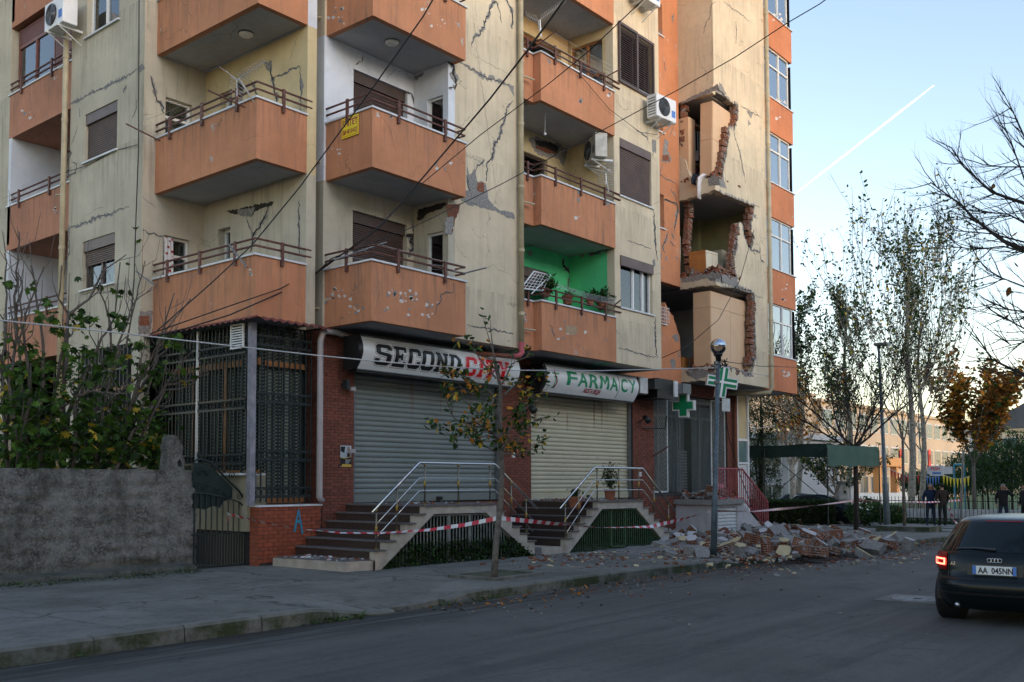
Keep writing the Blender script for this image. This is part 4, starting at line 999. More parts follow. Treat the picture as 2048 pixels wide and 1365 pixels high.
def leaves(name, pts, kind, size, mats, parent, seed=1, wts=None, stuff=True, var=.35):
    rg = random.Random(seed); b = MB()
    for p in pts:
        b.mi = rg.choices(range(len(mats)), wts)[0] if wts else rg.randrange(len(mats))
        q = leaf_pts(kind, Vector(p), size*rg.uniform(1-var, 1+var), rg); n = len(q); k = len(b.v)
        for v in q: b.v.append(tuple(v))
        # fan from the middle rib so that the blade is slightly folded
        half = n//2
        b.f.append([k]+[k+i for i in range(1, half+1)]); b.m.append(b.mi); b.f.append([k]+[k+i for i in range(half, n)]); b.m.append(b.mi)
    o = b.build(name, mats, parent, fix=False)
    if stuff: o['kind'] = 'stuff'
    return o
rg = random.Random(11); pts = []
while len(pts) < 2600:
    x = rg.uniform(11.55, 15.7); top = min(.55, .12+(x-11.5)*.7, .12+(15.72-x)*.62); z = rg.uniform(.04, max(.1, top))
    pts.append((x, 12.45+rg.uniform(-.05, .04), z))
leaves('ivy_mat', pts, 'round', .055, [M['leaf_dark'], M['leaf_green']], S1, 4, (5, 2))
pts = [(x, 12.6+rg.uniform(-.02, .02), rg.uniform(.1, max(.12, min(.98, .12+(x-16.92)*.7, .12+(20.95-x)*.66)))) for x in [rg.uniform(16.95, 20.9) for _ in range(1500)]]
leaves('ivy_mat', pts, 'round', .045, [M['leaf_dark'], M['crack_dark']], S2, 5, (2, 3))
pts = [(x, 12.58+rg.uniform(-.02, .02), rg.uniform(.5, max(.52, min(1.0, .12+(x-11.5)*.7, .12+(15.72-x)*.62)))) for x in [rg.uniform(12.1, 15.0) for _ in range(1500)]]
leaves('ivy_backing', pts, 'round', .06, [M['leaf_dark']], S1, 6)
def handrail(lab, xl, xr, zl, y, ends, posts, drop):
    """ends: lower ends of the three rails left/right; posts: (x, z_bottom)"""
    T_ = thing('stair_railing', lab, 'railing', (xl, y, zl))
    for i, (h, r) in enumerate(((.755, .024), (.48, .012), (.25, .012))):
        (ax, az), (bx, bz) = ends[i]
        pts = [(ax, y, az)]+[(xl-.02, y, zl+h-.02), (xl+.02, y, zl+h)]+[(xr-.02, y, zl+h), (xr+.02, y, zl+h-.02)]+[(bx, y, bz)]
        MB().tube(pts, r, 10).build('handrail' if i == 0 else 'rail', M['steel'], T_, smooth=True)
    for (x, zb_, zt) in posts:
        p = MB().tube([(x, y, zb_), (x, y, zt)], .016, 8).build('post', simple('bronze_post', (.20, .17, .13), .35, .1, 5, 0, metal=.7) if 'bp' not in M else M['bp'], T_, smooth=True)
        M['bp'] = p.data.materials[0]
        m_ = (zb_+zt)/2
        MB().tube([(x, y, m_-.06), (x, y, m_-.03), (x, y, m_), (x, y, m_+.03), (x, y, m_+.06)], [.017, .028, .019, .028, .017], 8).build('brass_collar', M['brass'], p, smooth=True)
        MB().tube([(x, y, zt-.05), (x, y, zt)], .022, 8).build('brass_cap', M['brass'], p, smooth=True); MB().tube([(x, y, zb_), (x, y, zb_+.02)], .03, 8).build('base_flange', M['brass'], p, smooth=True)
    return T_
handrail('steel and brass railing on the ivy covered left steps', 12.44, 14.53, 1.22, 12.47, [((11.33, 1.11), (15.87, 1.08)), ((11.41, .90), (15.75, .83)), ((11.41, .68), (15.72, .62))],
         [(11.42, .48, 1.17), (11.90, .78, 1.56), (12.59, 1.22, 1.97), (13.48, 1.22, 1.97), (14.38, 1.22, 1.97), (15.03, .9, 1.63), (15.5, .62, 1.28)], 1)
handrail('steel and brass railing on the right steps above green gate', 17.91, 19.93, 1.19, 12.47, [((16.65, 1.06), (21.38, .90)), ((16.80, .78), (21.25, .70)), ((16.85, .52), (21.2, .50))],
         [(16.83, .44, 1.16), (17.31, .73, 1.5), (18.03, 1.2, 1.94), (18.9, 1.2, 1.94), (19.75, 1.2, 1.94), (20.43, .86, 1.5), (21.1, .42, 1.05)], 1)
# ------------------------------------------------------------------ porch with pink rail and basement shutter
PO = thing('side_porch', 'white concrete porch with pink railing, steps and a small roller shutter', 'porch', (26, 13.9, 0))
MB().box(25.0, 26.95, 13.3, 14.59, .97, 1.12, .01).build('porch_slab', M['broken'], PO)
MB().box(25.1, 25.25, 13.4, 14.59, -.2, .97).build('side_wall', M['pink_wall'], PO)
MB(FY(13.4)).prism([[(25.26, -.2), (25.45, -.2), (25.45, .9), (26.65, .9), (26.65, -.2), (28.65, -.2), (28.6, .05), (26.95, 1.0), (25.26, .97)]], 0, .15).build('front_wall', M['pink_wall'], PO)
b = MB(FY(13.47)).box(25.45, 26.65, .03, .05, -.2, .9)
for q in range(11): b.raw([(a, d, z) for a in (25.45, 26.65) for d, z in ((.0, -.15+q*.1), (-.02, -.12+q*.1), (-.02, -.08+q*.1), (.01, -.055+q*.1))], ((0, 4, 5, 1), (1, 5, 6, 2), (2, 6, 7, 3)))
b.build('small_shutter', M['white_metal'], PO)
for i in range(7): MB().box(26.95+i*.24, 27.19+i*.24, 13.5, 14.59, -.1, .94-i*.15).build('step', M['stair_side'], PO)
RL = thing('pink_railing', 'faded pink metal railing of upright bars on white porch', 'railing', (26, 13.4, 1.1))
MB().tube([(25.13, 13.38, 2.0), (26.95, 13.38, 2.0), (28.65, 13.38, 1.0), (28.65, 13.38, .05)], .028, 6).build('top_rail', M['pink_metal'], RL)
MB().box(25.08, 26.95, 13.36, 13.40, 1.125, 1.165).tube([(26.95, 13.38, 1.14), (28.65, 13.38, .08)], .03, 4).build('bottom_rail', M['pink_metal'], RL)
for q in range(29):
    x = 25.15+q*.125
    if x > 28.6: break
    s = max(0, x-26.95)*.6
    MB().box(x-.009, x+.009, 13.37, 13.39, 1.15-s*1.04, 2.0-s*.98).build('bar', M['pink_metal'], RL)
MB().box(25.06, 25.10, 13.4, 14.59, .95, 1.1).build('edge_strip', M['pink_metal'], PO)
MB().box(27.0, 27.55, 14.3, 14.4, .95, 1.55).build('pink_board', simple('pink_panel', (.60, .22, .28), .6), PO)
# ------------------------------------------------------------------ rough concrete garden wall and iron gate
def rough_mat():
    t = NT('rough_render'); g = t.pos(); n = t.noise(g, 1.3, 8, .7)
    n = t.noise(g, 2.4, 9, .72); c = t.mix(t.ramp(n, [(.38, 0.), (.60, 1.)]), (.040, .036, .032), (.17, .178, .162)); c = t.mix(t.ramp(t.noise(g, 26, 6, .8), [(.48, 0.), (.62, .8)]), c, (.26, .255, .24)); c = t.mix(t.ramp(t.noise(g, 15, 7, .8), [(.54, 0.), (.66, .85)]), c, (.022, .021, .017))
    c = t.mix(t.ramp(t.noise(g, 9, 6, .75), [(.45, 0.), (.7, .8)]), c, (.22, .215, .21))
    c = t.mix(t.ramp(t.noise(t.pos((1, 1, .5)), 2.1, 8, .7), [(.52, 0.), (.68, .8)]), c, (.030, .030, .020))
    z = t.n('SeparateXYZ', {0: g}).outputs[2]
    c = t.mix(t.math('MULTIPLY', t.ramp(z, [(.12, 1.), (.45, 0.)]), .7), c, (.025, .032, .014))
    nb = t.bump(t.noise(g, 22, 8, .75), 1., .03); nb = t.bump(t.noise(g, 4, 5, .7), .8, .06, nb)
    return t.bsdf(Base_Color=c, Roughness=.97, Normal=nb)
M['rough'] = rough_mat()
GW = thing('garden_wall', 'rough grey mossy concrete wall in front of the fig tree', 'wall', (4, 15.1, .1))
b = MB(); nx, nz = 260, 34; x0, x1, zt = -6.0, 9.60, 1.845
pts = []
for i in range(nx+1):
    for j in range(nz+1):
        x = x0+(x1-x0)*i/nx; z = .05+(zt-.05)*j/nz
        d = .035*noise.noise((x*3, z*3, 1))+.022*math.cos(min(1, abs(((z/.21) % 1)-.5)*9)*3.14)*(.5+noise.noise((x*2, z*3, 9)))+.03*noise.noise((x*9, z*9, 5))+.012*noise.noise((x*25, z*25, 2))
        if j == nz: z += .02*noise.noise((x*4, 0, 3))
        if i == nx: x += .03*noise.noise((0, z*6, 2))
        pts.append((x, 15.05+d, z))
b.raw(pts, [(i*(nz+1)+j, (i+1)*(nz+1)+j, (i+1)*(nz+1)+j+1, i*(nz+1)+j+1) for i in range(nx) for j in range(nz)])
k = nz+1
tp = [pts[i*k+nz] for i in range(nx+1)]
b.raw(tp+[(x, 15.38, z+.01*math.sin(x*9)) for x, y, z in tp], [(i, i+1, nx+2+i, nx+1+i) for i in range(nx)])
en = [pts[nx*k+j] for j in range(k)]
b.raw(en+[(x+.02*math.sin(z*11), 15.38, z) for x, y, z in en], [(j, k+j, k+j+1, j+1) for j in range(nz)])
b.raw([(x0, 15.38, .05), (x1, 15.38, .05), (x1, 15.38, zt-.02), (x0, 15.38, zt-.02)], ((0, 1, 2, 3),))
b.build('wall_body', M['rough'], GW, smooth=True)
b = MB(); fp = []
for i in range(81):
    x = -6+15.4*i/80; e = .05*noise.noise((x*1.3, 0, 0)); fp += [(x, 15.06, .27+.03*noise.noise((x*2, 1, 0))), (x, 14.72+e, .23+.02*noise.noise((x*5, 3, 0))), (x, 14.66+e, .10)]
b.raw(fp, [(3*i+j, 3*i+3+j, 3*i+4+j, 3*i+1+j) for i in range(80) for j in (0, 1)]); b.build('footing', M['rough'], GW)
CB = thing('broken_block', 'broken upright hollow concrete block standing on the garden wall end', 'block', (9.2, 15.15, 1.85))
b = MB(FY(15.08)); out = jag([(9.03, 1.83), (9.36, 1.84), (9.38, 2.0), (9.33, 2.12), (9.35, 2.22), (9.27, 2.36), (9.22, 2.43), (9.10, 2.44), (9.06, 2.3), (9.04, 2.0)], .012, .05, True, 4)
hole = [(9.26, 1.9), (9.24, 1.98), (9.28, 2.04), (9.32, 1.98), (9.33, 1.9)]
b.prism([out, hole], 0, .22).build('block_body', M['rough'], CB)
GT = thing('iron_gate', 'dark wrought iron garden gate with scrolls and sagging curved top', 'gate', (10, 15, .1))
top = [(9.50, 2.0), (9.64, 2.04), (9.83, 1.98), (10.02, 1.82), (10.22, 1.64), (10.42, 1.48), (10.56, 1.30)]
low_ = [(9.50, 1.44), (9.70, 1.44), (9.95, 1.40), (10.2, 1.35), (10.42, 1.28), (10.56, 1.18)]
def ip(l, x):
    for (a, b_), (c, d) in zip(l, l[1:]):
        if a <= x <= c: return b_+(d-b_)*(x-a)/(c-a)
    return l[-1][1]
for q in range(10):
    x = 9.53+q*.112; MB().box(x-.009, x+.009, 14.99, 15.01, .16, ip(low_, x)).build('bar', M['black_metal'], GT)
for q in range(9):
    x = 9.586+q*.112; MB().box(x-.006, x+.006, 14.992, 15.008, .16, .72).build('short_bar', M['black_metal'], GT)
for l, r in ((top, .02), (low_, .014)): MB().tube([(x, 15, z) for x, z in l], r, 6).build('curved_rail', M['black_metal'], GT)
MB().box(9.48, 10.6, 14.985, 15.015, .14, .18).box(9.48, 10.6, 14.985, 15.015, .72, .745).build('cross_rail', M['black_metal'], GT)
MB().box(10.56, 10.61, 14.97, 15.03, .1, 1.42).build('gate_post', M['black_metal'], GT)
MB(FY(15.02)).prism([[(9.5, 1.2), (9.75, 1.16), (9.9, 1.22), (10.05, 1.18), (10.1, 1.28), (10.3, 1.36), (10.3, 1.54), (10.0, 1.80), (9.8, 1.96), (9.5, 1.98)]], 0, .005).build('sheet_panel', simple('dark_green_sheet', (.006, .018, .016), .5), GT)
def spiral(cx, cz, r, turns, dirn, start, y=14.97):
    return [(cx+r*(1-i/40)*math.cos(start+dirn*turns*6.283*i/40), y, cz+r*(1-i/40)*math.sin(start+dirn*turns*6.283*i/40)) for i in range(37)]
for (cx, cz, r, s, d) in ((9.62, 1.82, .09, 0, 1), (9.78, 1.80, .07, 3, -1), (9.74, 1.56, .10, 1, 1), (10.0, 1.5, .07, 2, 1), (10.16, 1.44, .05, 0, -1), (10.42, 1.38, .06, 2, 1), (10.26, 1.76, .07, 4, -1), (10.1, 1.84, .05, 1, 1), (9.58, 2.12, .05, 0, 1), (9.70, 2.13, .05, 3, -1), (9.56, 1.58, .07, 2, -1)):
    MB().tube(spiral(cx, cz, r, 1.6, d, s), .009, 5).build('scroll', M['black_metal'], GT, smooth=True)
# ------------------------------------------------------------------ lettering and shop signs
def off_poly(l, d):
    n = len(l); out = []; ar = sum(l[i][0]*l[(i+1) % n][1]-l[(i+1) % n][0]*l[i][1] for i in range(n)); d = d if ar > 0 else -d
    for i in range(n):
        a, b, c = Vector(l[i-1]), Vector(l[i]), Vector(l[(i+1) % n])
        n1 = Vector(((b-a).y, -(b-a).x)).normalized(); n2 = Vector(((c-b).y, -(c-b).x)).normalized(); m = n1+n2
        if m.length < .2: m = n1
        m = m/max(m.dot(n1), .5); q = b+m*d; out.append((q.x, q.y))
    return out
W_, S_, K_ = .62, .19, .11
VL = {
 'S': [[(K_, 0), (W_-K_, 0), (W_, K_), (W_, .5), (W_-K_, .58), (S_, .63), (S_, 1-S_), (W_-S_, 1-S_), (W_-S_, .72), (W_, .72), (W_, 1-K_), (W_-K_, 1), (K_, 1), (0, 1-K_), (0, .58), (K_, .48), (W_-S_, .42), (W_-S_, S_), (S_, S_), (S_, .3), (0, .3), (0, K_)]],
 'E': [[(0, 0), (W_, 0), (W_, .28), (W_-.13, .28), (W_-.13, S_-.02), (.26, S_-.02), (.26, .41), (.36, .41), (.36, .33), (.46, .33), (.46, .67), (.36, .67), (.36, .59), (.26, .59), (.26, 1.02-S_), (W_-.13, 1.02-S_), (W_-.13, .72), (W_, .72), (W_, 1), (0, 1), (0, .85), (.07, .85), (.07, .15), (0, .15)]],
 'C': [[(K_, 0), (W_-K_, 0), (W_, K_), (W_, .36), (W_-S_, .36), (W_-S_, S_), (S_, S_), (S_, 1-S_), (W_-S_, 1-S_), (W_-S_, .64), (W_, .64), (W_, 1-K_), (W_-K_, 1), (K_, 1), (0, 1-K_), (0, K_)]],
 'O': [[(K_, 0), (W_-K_, 0), (W_, K_), (W_, 1-K_), (W_-K_, 1), (K_, 1), (0, 1-K_), (0, K_)], [(S_+.02, S_), (S_, S_+.04), (S_, 1-S_), (W_-S_, 1-S_), (W_-S_, S_+.02)]],
 'N': [[(0, 0), (.28, 0), (.28, .14), (.24, .14), (.24, .58), (.45, 0), (.60, 0), (.60, .86), (.66, .86), (.66, 1), (.38, 1), (.38, .86), (.43, .86), (.43, .46), (.24, 1), (0, 1), (0, .86), (.06, .86), (.06, .14), (0, .14)]],
 'D': [[(0, 0), (.40, 0), (W_, .22), (W_, .78), (.40, 1), (0, 1), (0, .86), (.06, .86), (.06, .14), (0, .14)], [(.24, .18), (.24, .82), (.34, .82), (.43, .70), (.43, .30), (.34, .18)]],
 'I': [[(0, 0), (.34, 0), (.34, .14), (.27, .14), (.27, .86), (.34, .86), (.34, 1), (0, 1), (0, .86), (.07, .86), (.07, .14), (0, .14)]],
 'T': [[(.16, 0), (.46, 0), (.46, .14), (.41, .14), (.41, .82), (.49, .82), (.49, .70), (W_, .70), (W_, 1), (0, 1), (0, .70), (.13, .70), (.13, .82), (.21, .82), (.21, .14), (.16, .14)]],
 'Y': [[(.17, 0), (.47, 0), (.47, .14), (.42, .14), (.42, .42), (.56, .86), (.64, .86), (.64, 1), (.40, 1), (.40, .86), (.43, .86), (.33, .60), (.22, .86), (.26, .86), (.26, 1), (-.02, 1), (-.02, .86), (.06, .86), (.22, .42), (.22, .14), (.17, .14)]]}
VL['M'] = [[(0, 0), (.16, 0), (.16, .66), (.33, .30), (.50, .66), (.50, 0), (.66, 0), (.66, 1), (.49, 1), (.33, .62), (.17, 1), (0, 1)]]
def flat(loops, F_, mat, name, par, cuts=(), fix=True):
    """tessellate loops in (u,v), cut along v so that it can follow a curved face, map with F_(u,v)"""
    bm = bmesh.new(); fl = [p for l in loops for p in l]
    vs = [bm.verts.new((a, z, 0)) for a, z in fl]
    for t in geometry.tessellate_polygon([[Vector((a, z, 0)) for a, z in l] for l in loops]):
        try: bm.faces.new([vs[i] for i in t])
        except ValueError: pass
    for c in cuts: bmesh.ops.bisect_plane(bm, geom=bm.verts[:]+bm.edges[:]+bm.faces[:], plane_co=(0, c, 0), plane_no=(0, 1, 0))
    for v in bm.verts: v.co = F_(v.co.x, v.co.y)
    me = bpy.data.meshes.new(name); bm.to_mesh(me); bm.free(); me.materials.append(mat); return link(name, me, par)
def text_mesh(s, size, F_, mat, name, par, bold=0, cuts=(), align='LEFT', wx=1, shear=0, fit=None):
    cu = bpy.data.curves.new('t', 'FONT'); cu.body = s; cu.size = size; cu.offset = bold; cu.align_x = align; cu.resolution_u = 3; cu.shear = shear
    o = bpy.data.objects.new('t', cu); COL.objects.link(o); dg = bpy.context.evaluated_depsgraph_get()
    me = bpy.data.meshes.new_from_object(o.evaluated_get(dg)); bpy.data.objects.remove(o)
    bm = bmesh.new(); bm.from_mesh(me)
    for c in cuts: bmesh.ops.bisect_plane(bm, geom=bm.verts[:]+bm.edges[:]+bm.faces[:], plane_co=(0, c, 0), plane_no=(0, 1, 0))
    x0 = 0
    if fit: xs = [v.co.x for v in bm.verts]; x0 = min(xs); wx = fit/(max(xs)-x0)
    for v in bm.verts: v.co = F_((v.co.x-x0)*wx, v.co.y)
    bm.to_mesh(me); bm.free(); me.name = name; me.materials.clear(); me.materials.append(mat); return link(name, me, par)
def sign(lab, x0, x1, z0, z1, y0=14.02, bulge=.13):
    T_ = thing('shop_sign', lab, 'shop sign', ((x0+x1)/2, y0, z0))
    def S(u, v, h=0):
        t = max(0, min(1, (v-z0)/(z1-z0))); return Vector((u, y0+.10*(1-t)-bulge*math.sin(math.pi*t)-h, v))
    n = 14; b = MB(); ps = [(S(x0, z0+(z1-z0)*i/n), S(x1, z0+(z1-z0)*i/n)) for i in range(n+1)]
    for i in range(n): b.face([ps[i][0], ps[i][1], ps[i+1][1], ps[i+1][0]])
    b.build('sign_face', M['sign_face'], T_, smooth=True)
    for x, s in ((x0, -1), (x1, 1)):
        loop = [(S(x, z0+(z1-z0)*i/n).y, z0+(z1-z0)*i/n) for i in range(n+1)]+[(y0+.35, z1), (y0+.35, z0-.02)]
        MB(FX(x if s > 0 else x-.12)).prism([loop], 0, .12 if s < 0 else .03).build('end_cap', M['plastic_black'], T_)
    MB().box(x0, x1, y0+.12, y0+.34, z0-.04, z0-.004).box(x0, x1, y0+.02, y0+.34, z1+.004, z1+.04).box(x0, x1, y0+.34, y0+.50, z0+.1, z1-.1).build('sign_frame', M['plastic_black'], T_)
    for z in (z0, z1): MB().tube([tuple(S(x0, z, .006)), tuple(S(x1, z, .006))], .012, 6).build('trim', M['grey_metal'], T_)
    return T_, S
T_, S = sign('curved white shop sign reading SECOND CITY in black and red', 12.42, 17.12, 3.79, 4.42)
cuts = [3.79+.63*i/14 for i in range(1, 14)]
def Xat(px, py): return P(px, py, 'y', 13.95).x
lay_ = [('S', 751, 783), ('E', 787, 812), ('C', 817, 841), ('O', 844, 868), ('N', 871, 896), ('D', 898, 921), ('C', 931, 953), ('I', 957, 968), ('T', 971, 992), ('Y', 995, 1018)]
for i, (ch, a, c) in enumerate(lay_):
    ua, uc = Xat(a, 720), Xat(c, 735); hs = 3.90; H = .40; col = M['letter_black'] if i < 6 else M['letter_red']
    wch = max(p[0] for p in VL[ch][0]); sx = (uc-ua)/wch
    loops = [[(ua+x*sx, hs+y*H) for x, y in l] for l in VL[ch]]
    outer = loops[0]
    flat([off_poly(outer, .023)], lambda u, v: S(u, v, .003), col, 'letter_outline', T_, cuts)
    flat([off_poly(outer, .016)], lambda u, v: S(u, v, .005), M['letter_white'], 'letter_gap', T_, cuts)
    flat(loops, lambda u, v: S(u, v, .008), col, 'letter', T_, cuts)
T_, S = sign('curved white pharmacy sign with green letters and snake and cup emblem', 18.15, 22.12, 3.76, 4.40)
cuts = [3.76+.64*i/14 for i in range(1, 14)]
for ch, a, c in (('F', 1134, 1154), ('A', 1156, 1176), ('R', 1179, 1198), ('M', 1200, 1218), ('A', 1220, 1236), ('C', 1241, 1255), ('Y', 1257, 1272)):
    ua, uc = Xat(a, 750), Xat(c, 770)
    if ch == 'M': flat([[(ua+x*(uc-ua)/.66, 3.975+y*.335) for x, y in VL['M'][0]]], lambda u, v: S(u, v, .005), M['letter_green'], 'letter', T_, cuts); continue
    text_mesh(ch, .47, lambda u, v, ua=ua: S(ua+u, 3.975+v, .005), M['letter_green'], 'letter', T_, bold=.010, cuts=[.03*i for i in range(1, 14)], fit=uc-ua)
text_mesh('ARDITA BEQJA', .145, lambda u, v: S(Xat(1171, 785)+u, 3.84+v, .006), M['letter_crimson'], 'small_lettering', T_, bold=.004, fit=Xat(1205, 790)-Xat(1171, 785), shear=.2)
u0 = Xat(1111, 765)
em = MB()
em.tube([tuple(S(u0+.07*math.sin(t*5.2)*(1-t*.45), 3.87+.42*t, .012)) for t in [i/24 for i in range(25)]], .013, 5)
em.build('snake_emblem', M['letter_crimson'], T_, smooth=True)
flat([[(u0-.09, 3.86), (u0+.09, 3.86), (u0+.02, 3.90), (u0+.015, 4.08), (u0+.16, 4.22), (u0-.16, 4.22), (u0-.015, 4.08), (u0-.02, 3.90)]], lambda u, v: S(u, v, .004), M['letter_green'], 'cup_emblem', T_, [3.9, 4.0, 4.1])
MB().tube([tuple(S(Xat(1238, 770), 3.78+.6*i/10, .004)) for i in range(11)], .008, 4).build('seam', M['grey_metal'], T_)
# pharmacy crosses
def cross(lab, c, w_, t, a, yaw, tilt, stripes=False, th=.16):
    T_ = thing('pharmacy_cross', lab, 'cross sign', c, local=True, rz=yaw)
    if tilt: T_.rotation_euler = (tilt, 0, yaw)
    def pl(s): k = a+s; W = w_+s; return [(-k, -W), (k, -W), (k, -k), (W, -k), (W, k), (k, k), (k, W), (-k, W), (-k, k), (-W, k), (-W, -k), (-k, -k)]
    F_ = lambda p: (p[1], p[0], p[2])
    MB(F_).prism([pl(.02)], -th/2, th/2).build('cross_body', M['white_metal'], T_)
    MB(F_).prism([pl(-.015)], -th/2-.006, -th/2-.001).build('green_face', M['cross_green'], T_)
    MB(F_).prism([pl(-.015)], th/2+.001, th/2+.006).build('green_face', M['cross_green'], T_)
    if stripes:
        b = MB(F_).box(-.03, .03, -th/2-.012, -th/2-.007, -w_, w_).box(-w_, w_, -th/2-.014, -th/2-.0125, -.03, .03)
        b.build('white_stripe', M['letter_white'], T_)
    return T_
cross('green pharmacy cross with white sides on a wall bracket', tuple(P(1368, 812, 'y', 14.0)), .31, .1, .12, R(8), 0)
cross('tilted green pharmacy cross with white stripes beside the lamp post', (24.9, 12.95, 4.42), .42, .115, .13, R(44), R(9), True)
b = thing('cross_bracket', 'thin steel arm holding the tilted pharmacy cross under the tower', 'bracket', (24.9, 13, 4.6))
MB().tube([(24.9, 13.0, 4.78), (24.95, 13.35, 4.85)], .02, 6).tube([(24.88, 13.0, 4.55), (25.1, 13.45, 4.62)], .015, 6).build('arm', M['grey_metal'], b)
b = thing('lattice_bracket', 'small black wall arm with cable below green pharmacy cross', 'bracket', (23.4, 14.5, 3.2))
MB().tube([(23.3, 14.56, 3.12), (24.15, 14.35, 3.14), (24.15, 14.3, 3.50)], .018, 6).build('arm', M['black_metal'], b)
MB().tube([(23.85, 14.58, 2.35), (24.05, 14.2, 2.62)], .022, 6).build('rusty_stub', M['rail'], b)
# wall fittings
def box_thing(name, lab, cat, boxes, mats, group=None):
    x = boxes[0][1]; o = thing(name, lab, cat, (x[0], x[2], x[4]), group)
    for (nm, bx), m in zip(boxes, mats): MB().box(*bx).build(nm, M[m], o)
    return o
box_thing('floodlight_box', 'white framed floodlight box right of the pharmacy sign', 'light', [('housing', (22.2, 22.62, 14.0, 14.59, 3.98, 4.44)), ('lens_frame', (22.22, 22.6, 13.95, 14.0, 4.0, 4.42)), ('visor', (22.62, 23.0, 13.75, 14.1, 4.12, 4.40))], ['grey_metal', 'white_metal', 'plastic_black'])
box_thing('vent_box', 'large dark metal box above the lattice doors', 'vent', [('housing', (23.0, 23.85, 13.9, 14.58, 3.92, 4.46)), ('end_frame', (23.85, 24.05, 13.86, 14.4, 4.0, 4.44)), ('visor', (24.05, 24.5, 13.7, 14.1, 4.10, 4.38))], ['plastic_black', 'white_metal', 'grey_metal'])
box_thing('wall_lamp', 'small dark wall lamp on brick pillar left of grey shutter', 'lamp', [('lamp_body', (12.40, 12.47, 14.38, 14.5, 3.42, 3.60)), ('arm', (12.42, 12.45, 14.5, 14.6, 3.5, 3.53))], ['black_metal', 'black_metal'])
box_thing('wall_lamp', 'small dark wall lamp on brick pillar between both shutters', 'lamp', [('lamp_body', (17.75, 17.83, 14.36, 14.5, 3.30, 3.48)), ('arm', (17.78, 17.81, 14.5, 14.6, 3.38, 3.42))], ['black_metal', 'black_metal'])
for (x, lab) in ((18.02, 'dark round spotlight beside the lamp on middle brick pillar'), (23.10, 'dark round spotlight on brick right of cream shutter')):
    o = thing('spotlight', lab, 'spotlight', (x, 14.4, 3.4), 'outdoor spotlights')
    MB().tube([(x, 14.25, 3.30), (x+.06, 14.42, 3.42)], .09, 12, .06).build('lamp_head', M['black_metal'], o, smooth=True)
    MB().tube([(x+.06, 14.42, 3.4), (x+.08, 14.59, 3.28)], .015, 6).build('arm', M['black_metal'], o)
for (x, z, lab) in ((17.62, 2.2, 'small white door buzzer on the middle brick pillar'), (23.15, 1.78, 'small white switch box on right brick pillar')):
    o = thing('buzzer', lab, 'switch', (x, 14.58, z)); MB().box(x, x+.07, 14.56, 14.6, z, z+.12).build('housing', M['plastic_white'], o); MB().box(x+.02, x+.05, 14.555, 14.559, z+.04, z+.07).build('button', M['plastic_black'], o)
PT = thing('poster', 'small black, white and gold poster pasted on left brick pillar', 'poster', (12.5, 14.59, 2.0))
px0, pz0 = PY(680, 934, 14.59); px1, pz1 = PY(702, 892, 14.59); pw, ph = px1-px0, pz1-pz0; F_ = FY(14.584)
def pr_(nm, pts, m, d): MB(F_).prism([[(px0+u*pw, pz0+v*ph) for u, v in pts]], -d-.001, -d).build(nm, m if not isinstance(m, str) else M[m], PT)
gold = simple('gold_print', (.52, .34, .06), .5, .05); dk = M['plastic_black']
pr_('sheet', [(0, 0), (1, 0), (1, 1), (0, 1)], simple('pale_blue_print', (.42, .48, .52), .5, .1, 9), .001)
pr_('dark_block', [(0, .02), (1, .1), (1, .46), (.6, .42), (.3, .38), (0, .42)], dk, .003)
pr_('gold_band', [(.08, 0), (1, 0), (1, .12), (.18, .13)], gold, .005)
pr_('gold_line', [(0, .42), (.3, .38), (.6, .41), (1, .46), (1, .49), (.6, .44), (.3, .41), (0, .45)], gold, .0055)
pr_('dark_corner', [(.03, .72), (.35, .66), (.45, .95), (.03, .95)], dk, .004)
pr_('figure', [(.6, .46), (.95, .48), (.92, .7), (.82, .95), (.68, .97), (.6, .85), (.68, .7)], simple('print_skin', (.30, .18, .14), .6), .0045)
pr_('figure_dress', [(.6, .46), (.9, .48), (.8, .62), (.62, .64)], dk, .006)
for i in range(4): pr_('text_line', [(.45, .32-i*.05), (.95-.06*i, .32-i*.05), (.95-.06*i, .335-i*.05), (.45, .335-i*.05)], 'letter_white', .007)
# yellow sale sheet hanging on the balcony corner
YS = thing('sale_sign', 'yellow sheet reading SHITET with a phone number on orange balcony', 'sign', (12.01, 13.9, 8))
y0, z0 = PX(684, 277, 12.0); y1, z1 = PX(717, 229, 12.0)
F2 = FX(12.005); y0, y1 = y1, y0; z0 = P(700, 274, 'x', 12.0).z; z1 = P(700, 234, 'x', 12.0).z
MB(F2).box(y0, y1, -.012, 0, z0, z1).build('sheet', M['yellow_sign'], YS)
def yt(s, size, z, wx): text_mesh(s, size, lambda u, v: Vector((11.991, (y0+y1)/2-u, z+v)), M['letter_crimson'], 'lettering', YS, bold=.005, align='CENTER', wx=wx)
yt('SHITET', .17, z0+(z1-z0)*.56, .66*(y1-y0)/.38); yt('069 40 10 412', .13, z0+(z1-z0)*.16, .42*(y1-y0)/.38)
MB(F2).box(y0+.02, y1-.02, -.014, -.013, z1-.03, z1-.022).box(y0+.02, y1-.02, -.014, -.013, z0+.022, z0+.03).box(y0+.02, y0+.028, -.0135, -.0125, z0+.03, z1-.03).box(y1-.028, y1-.02, -.0135, -.0125, z0+.03, z1-.03).build('border', M['letter_crimson'], YS)
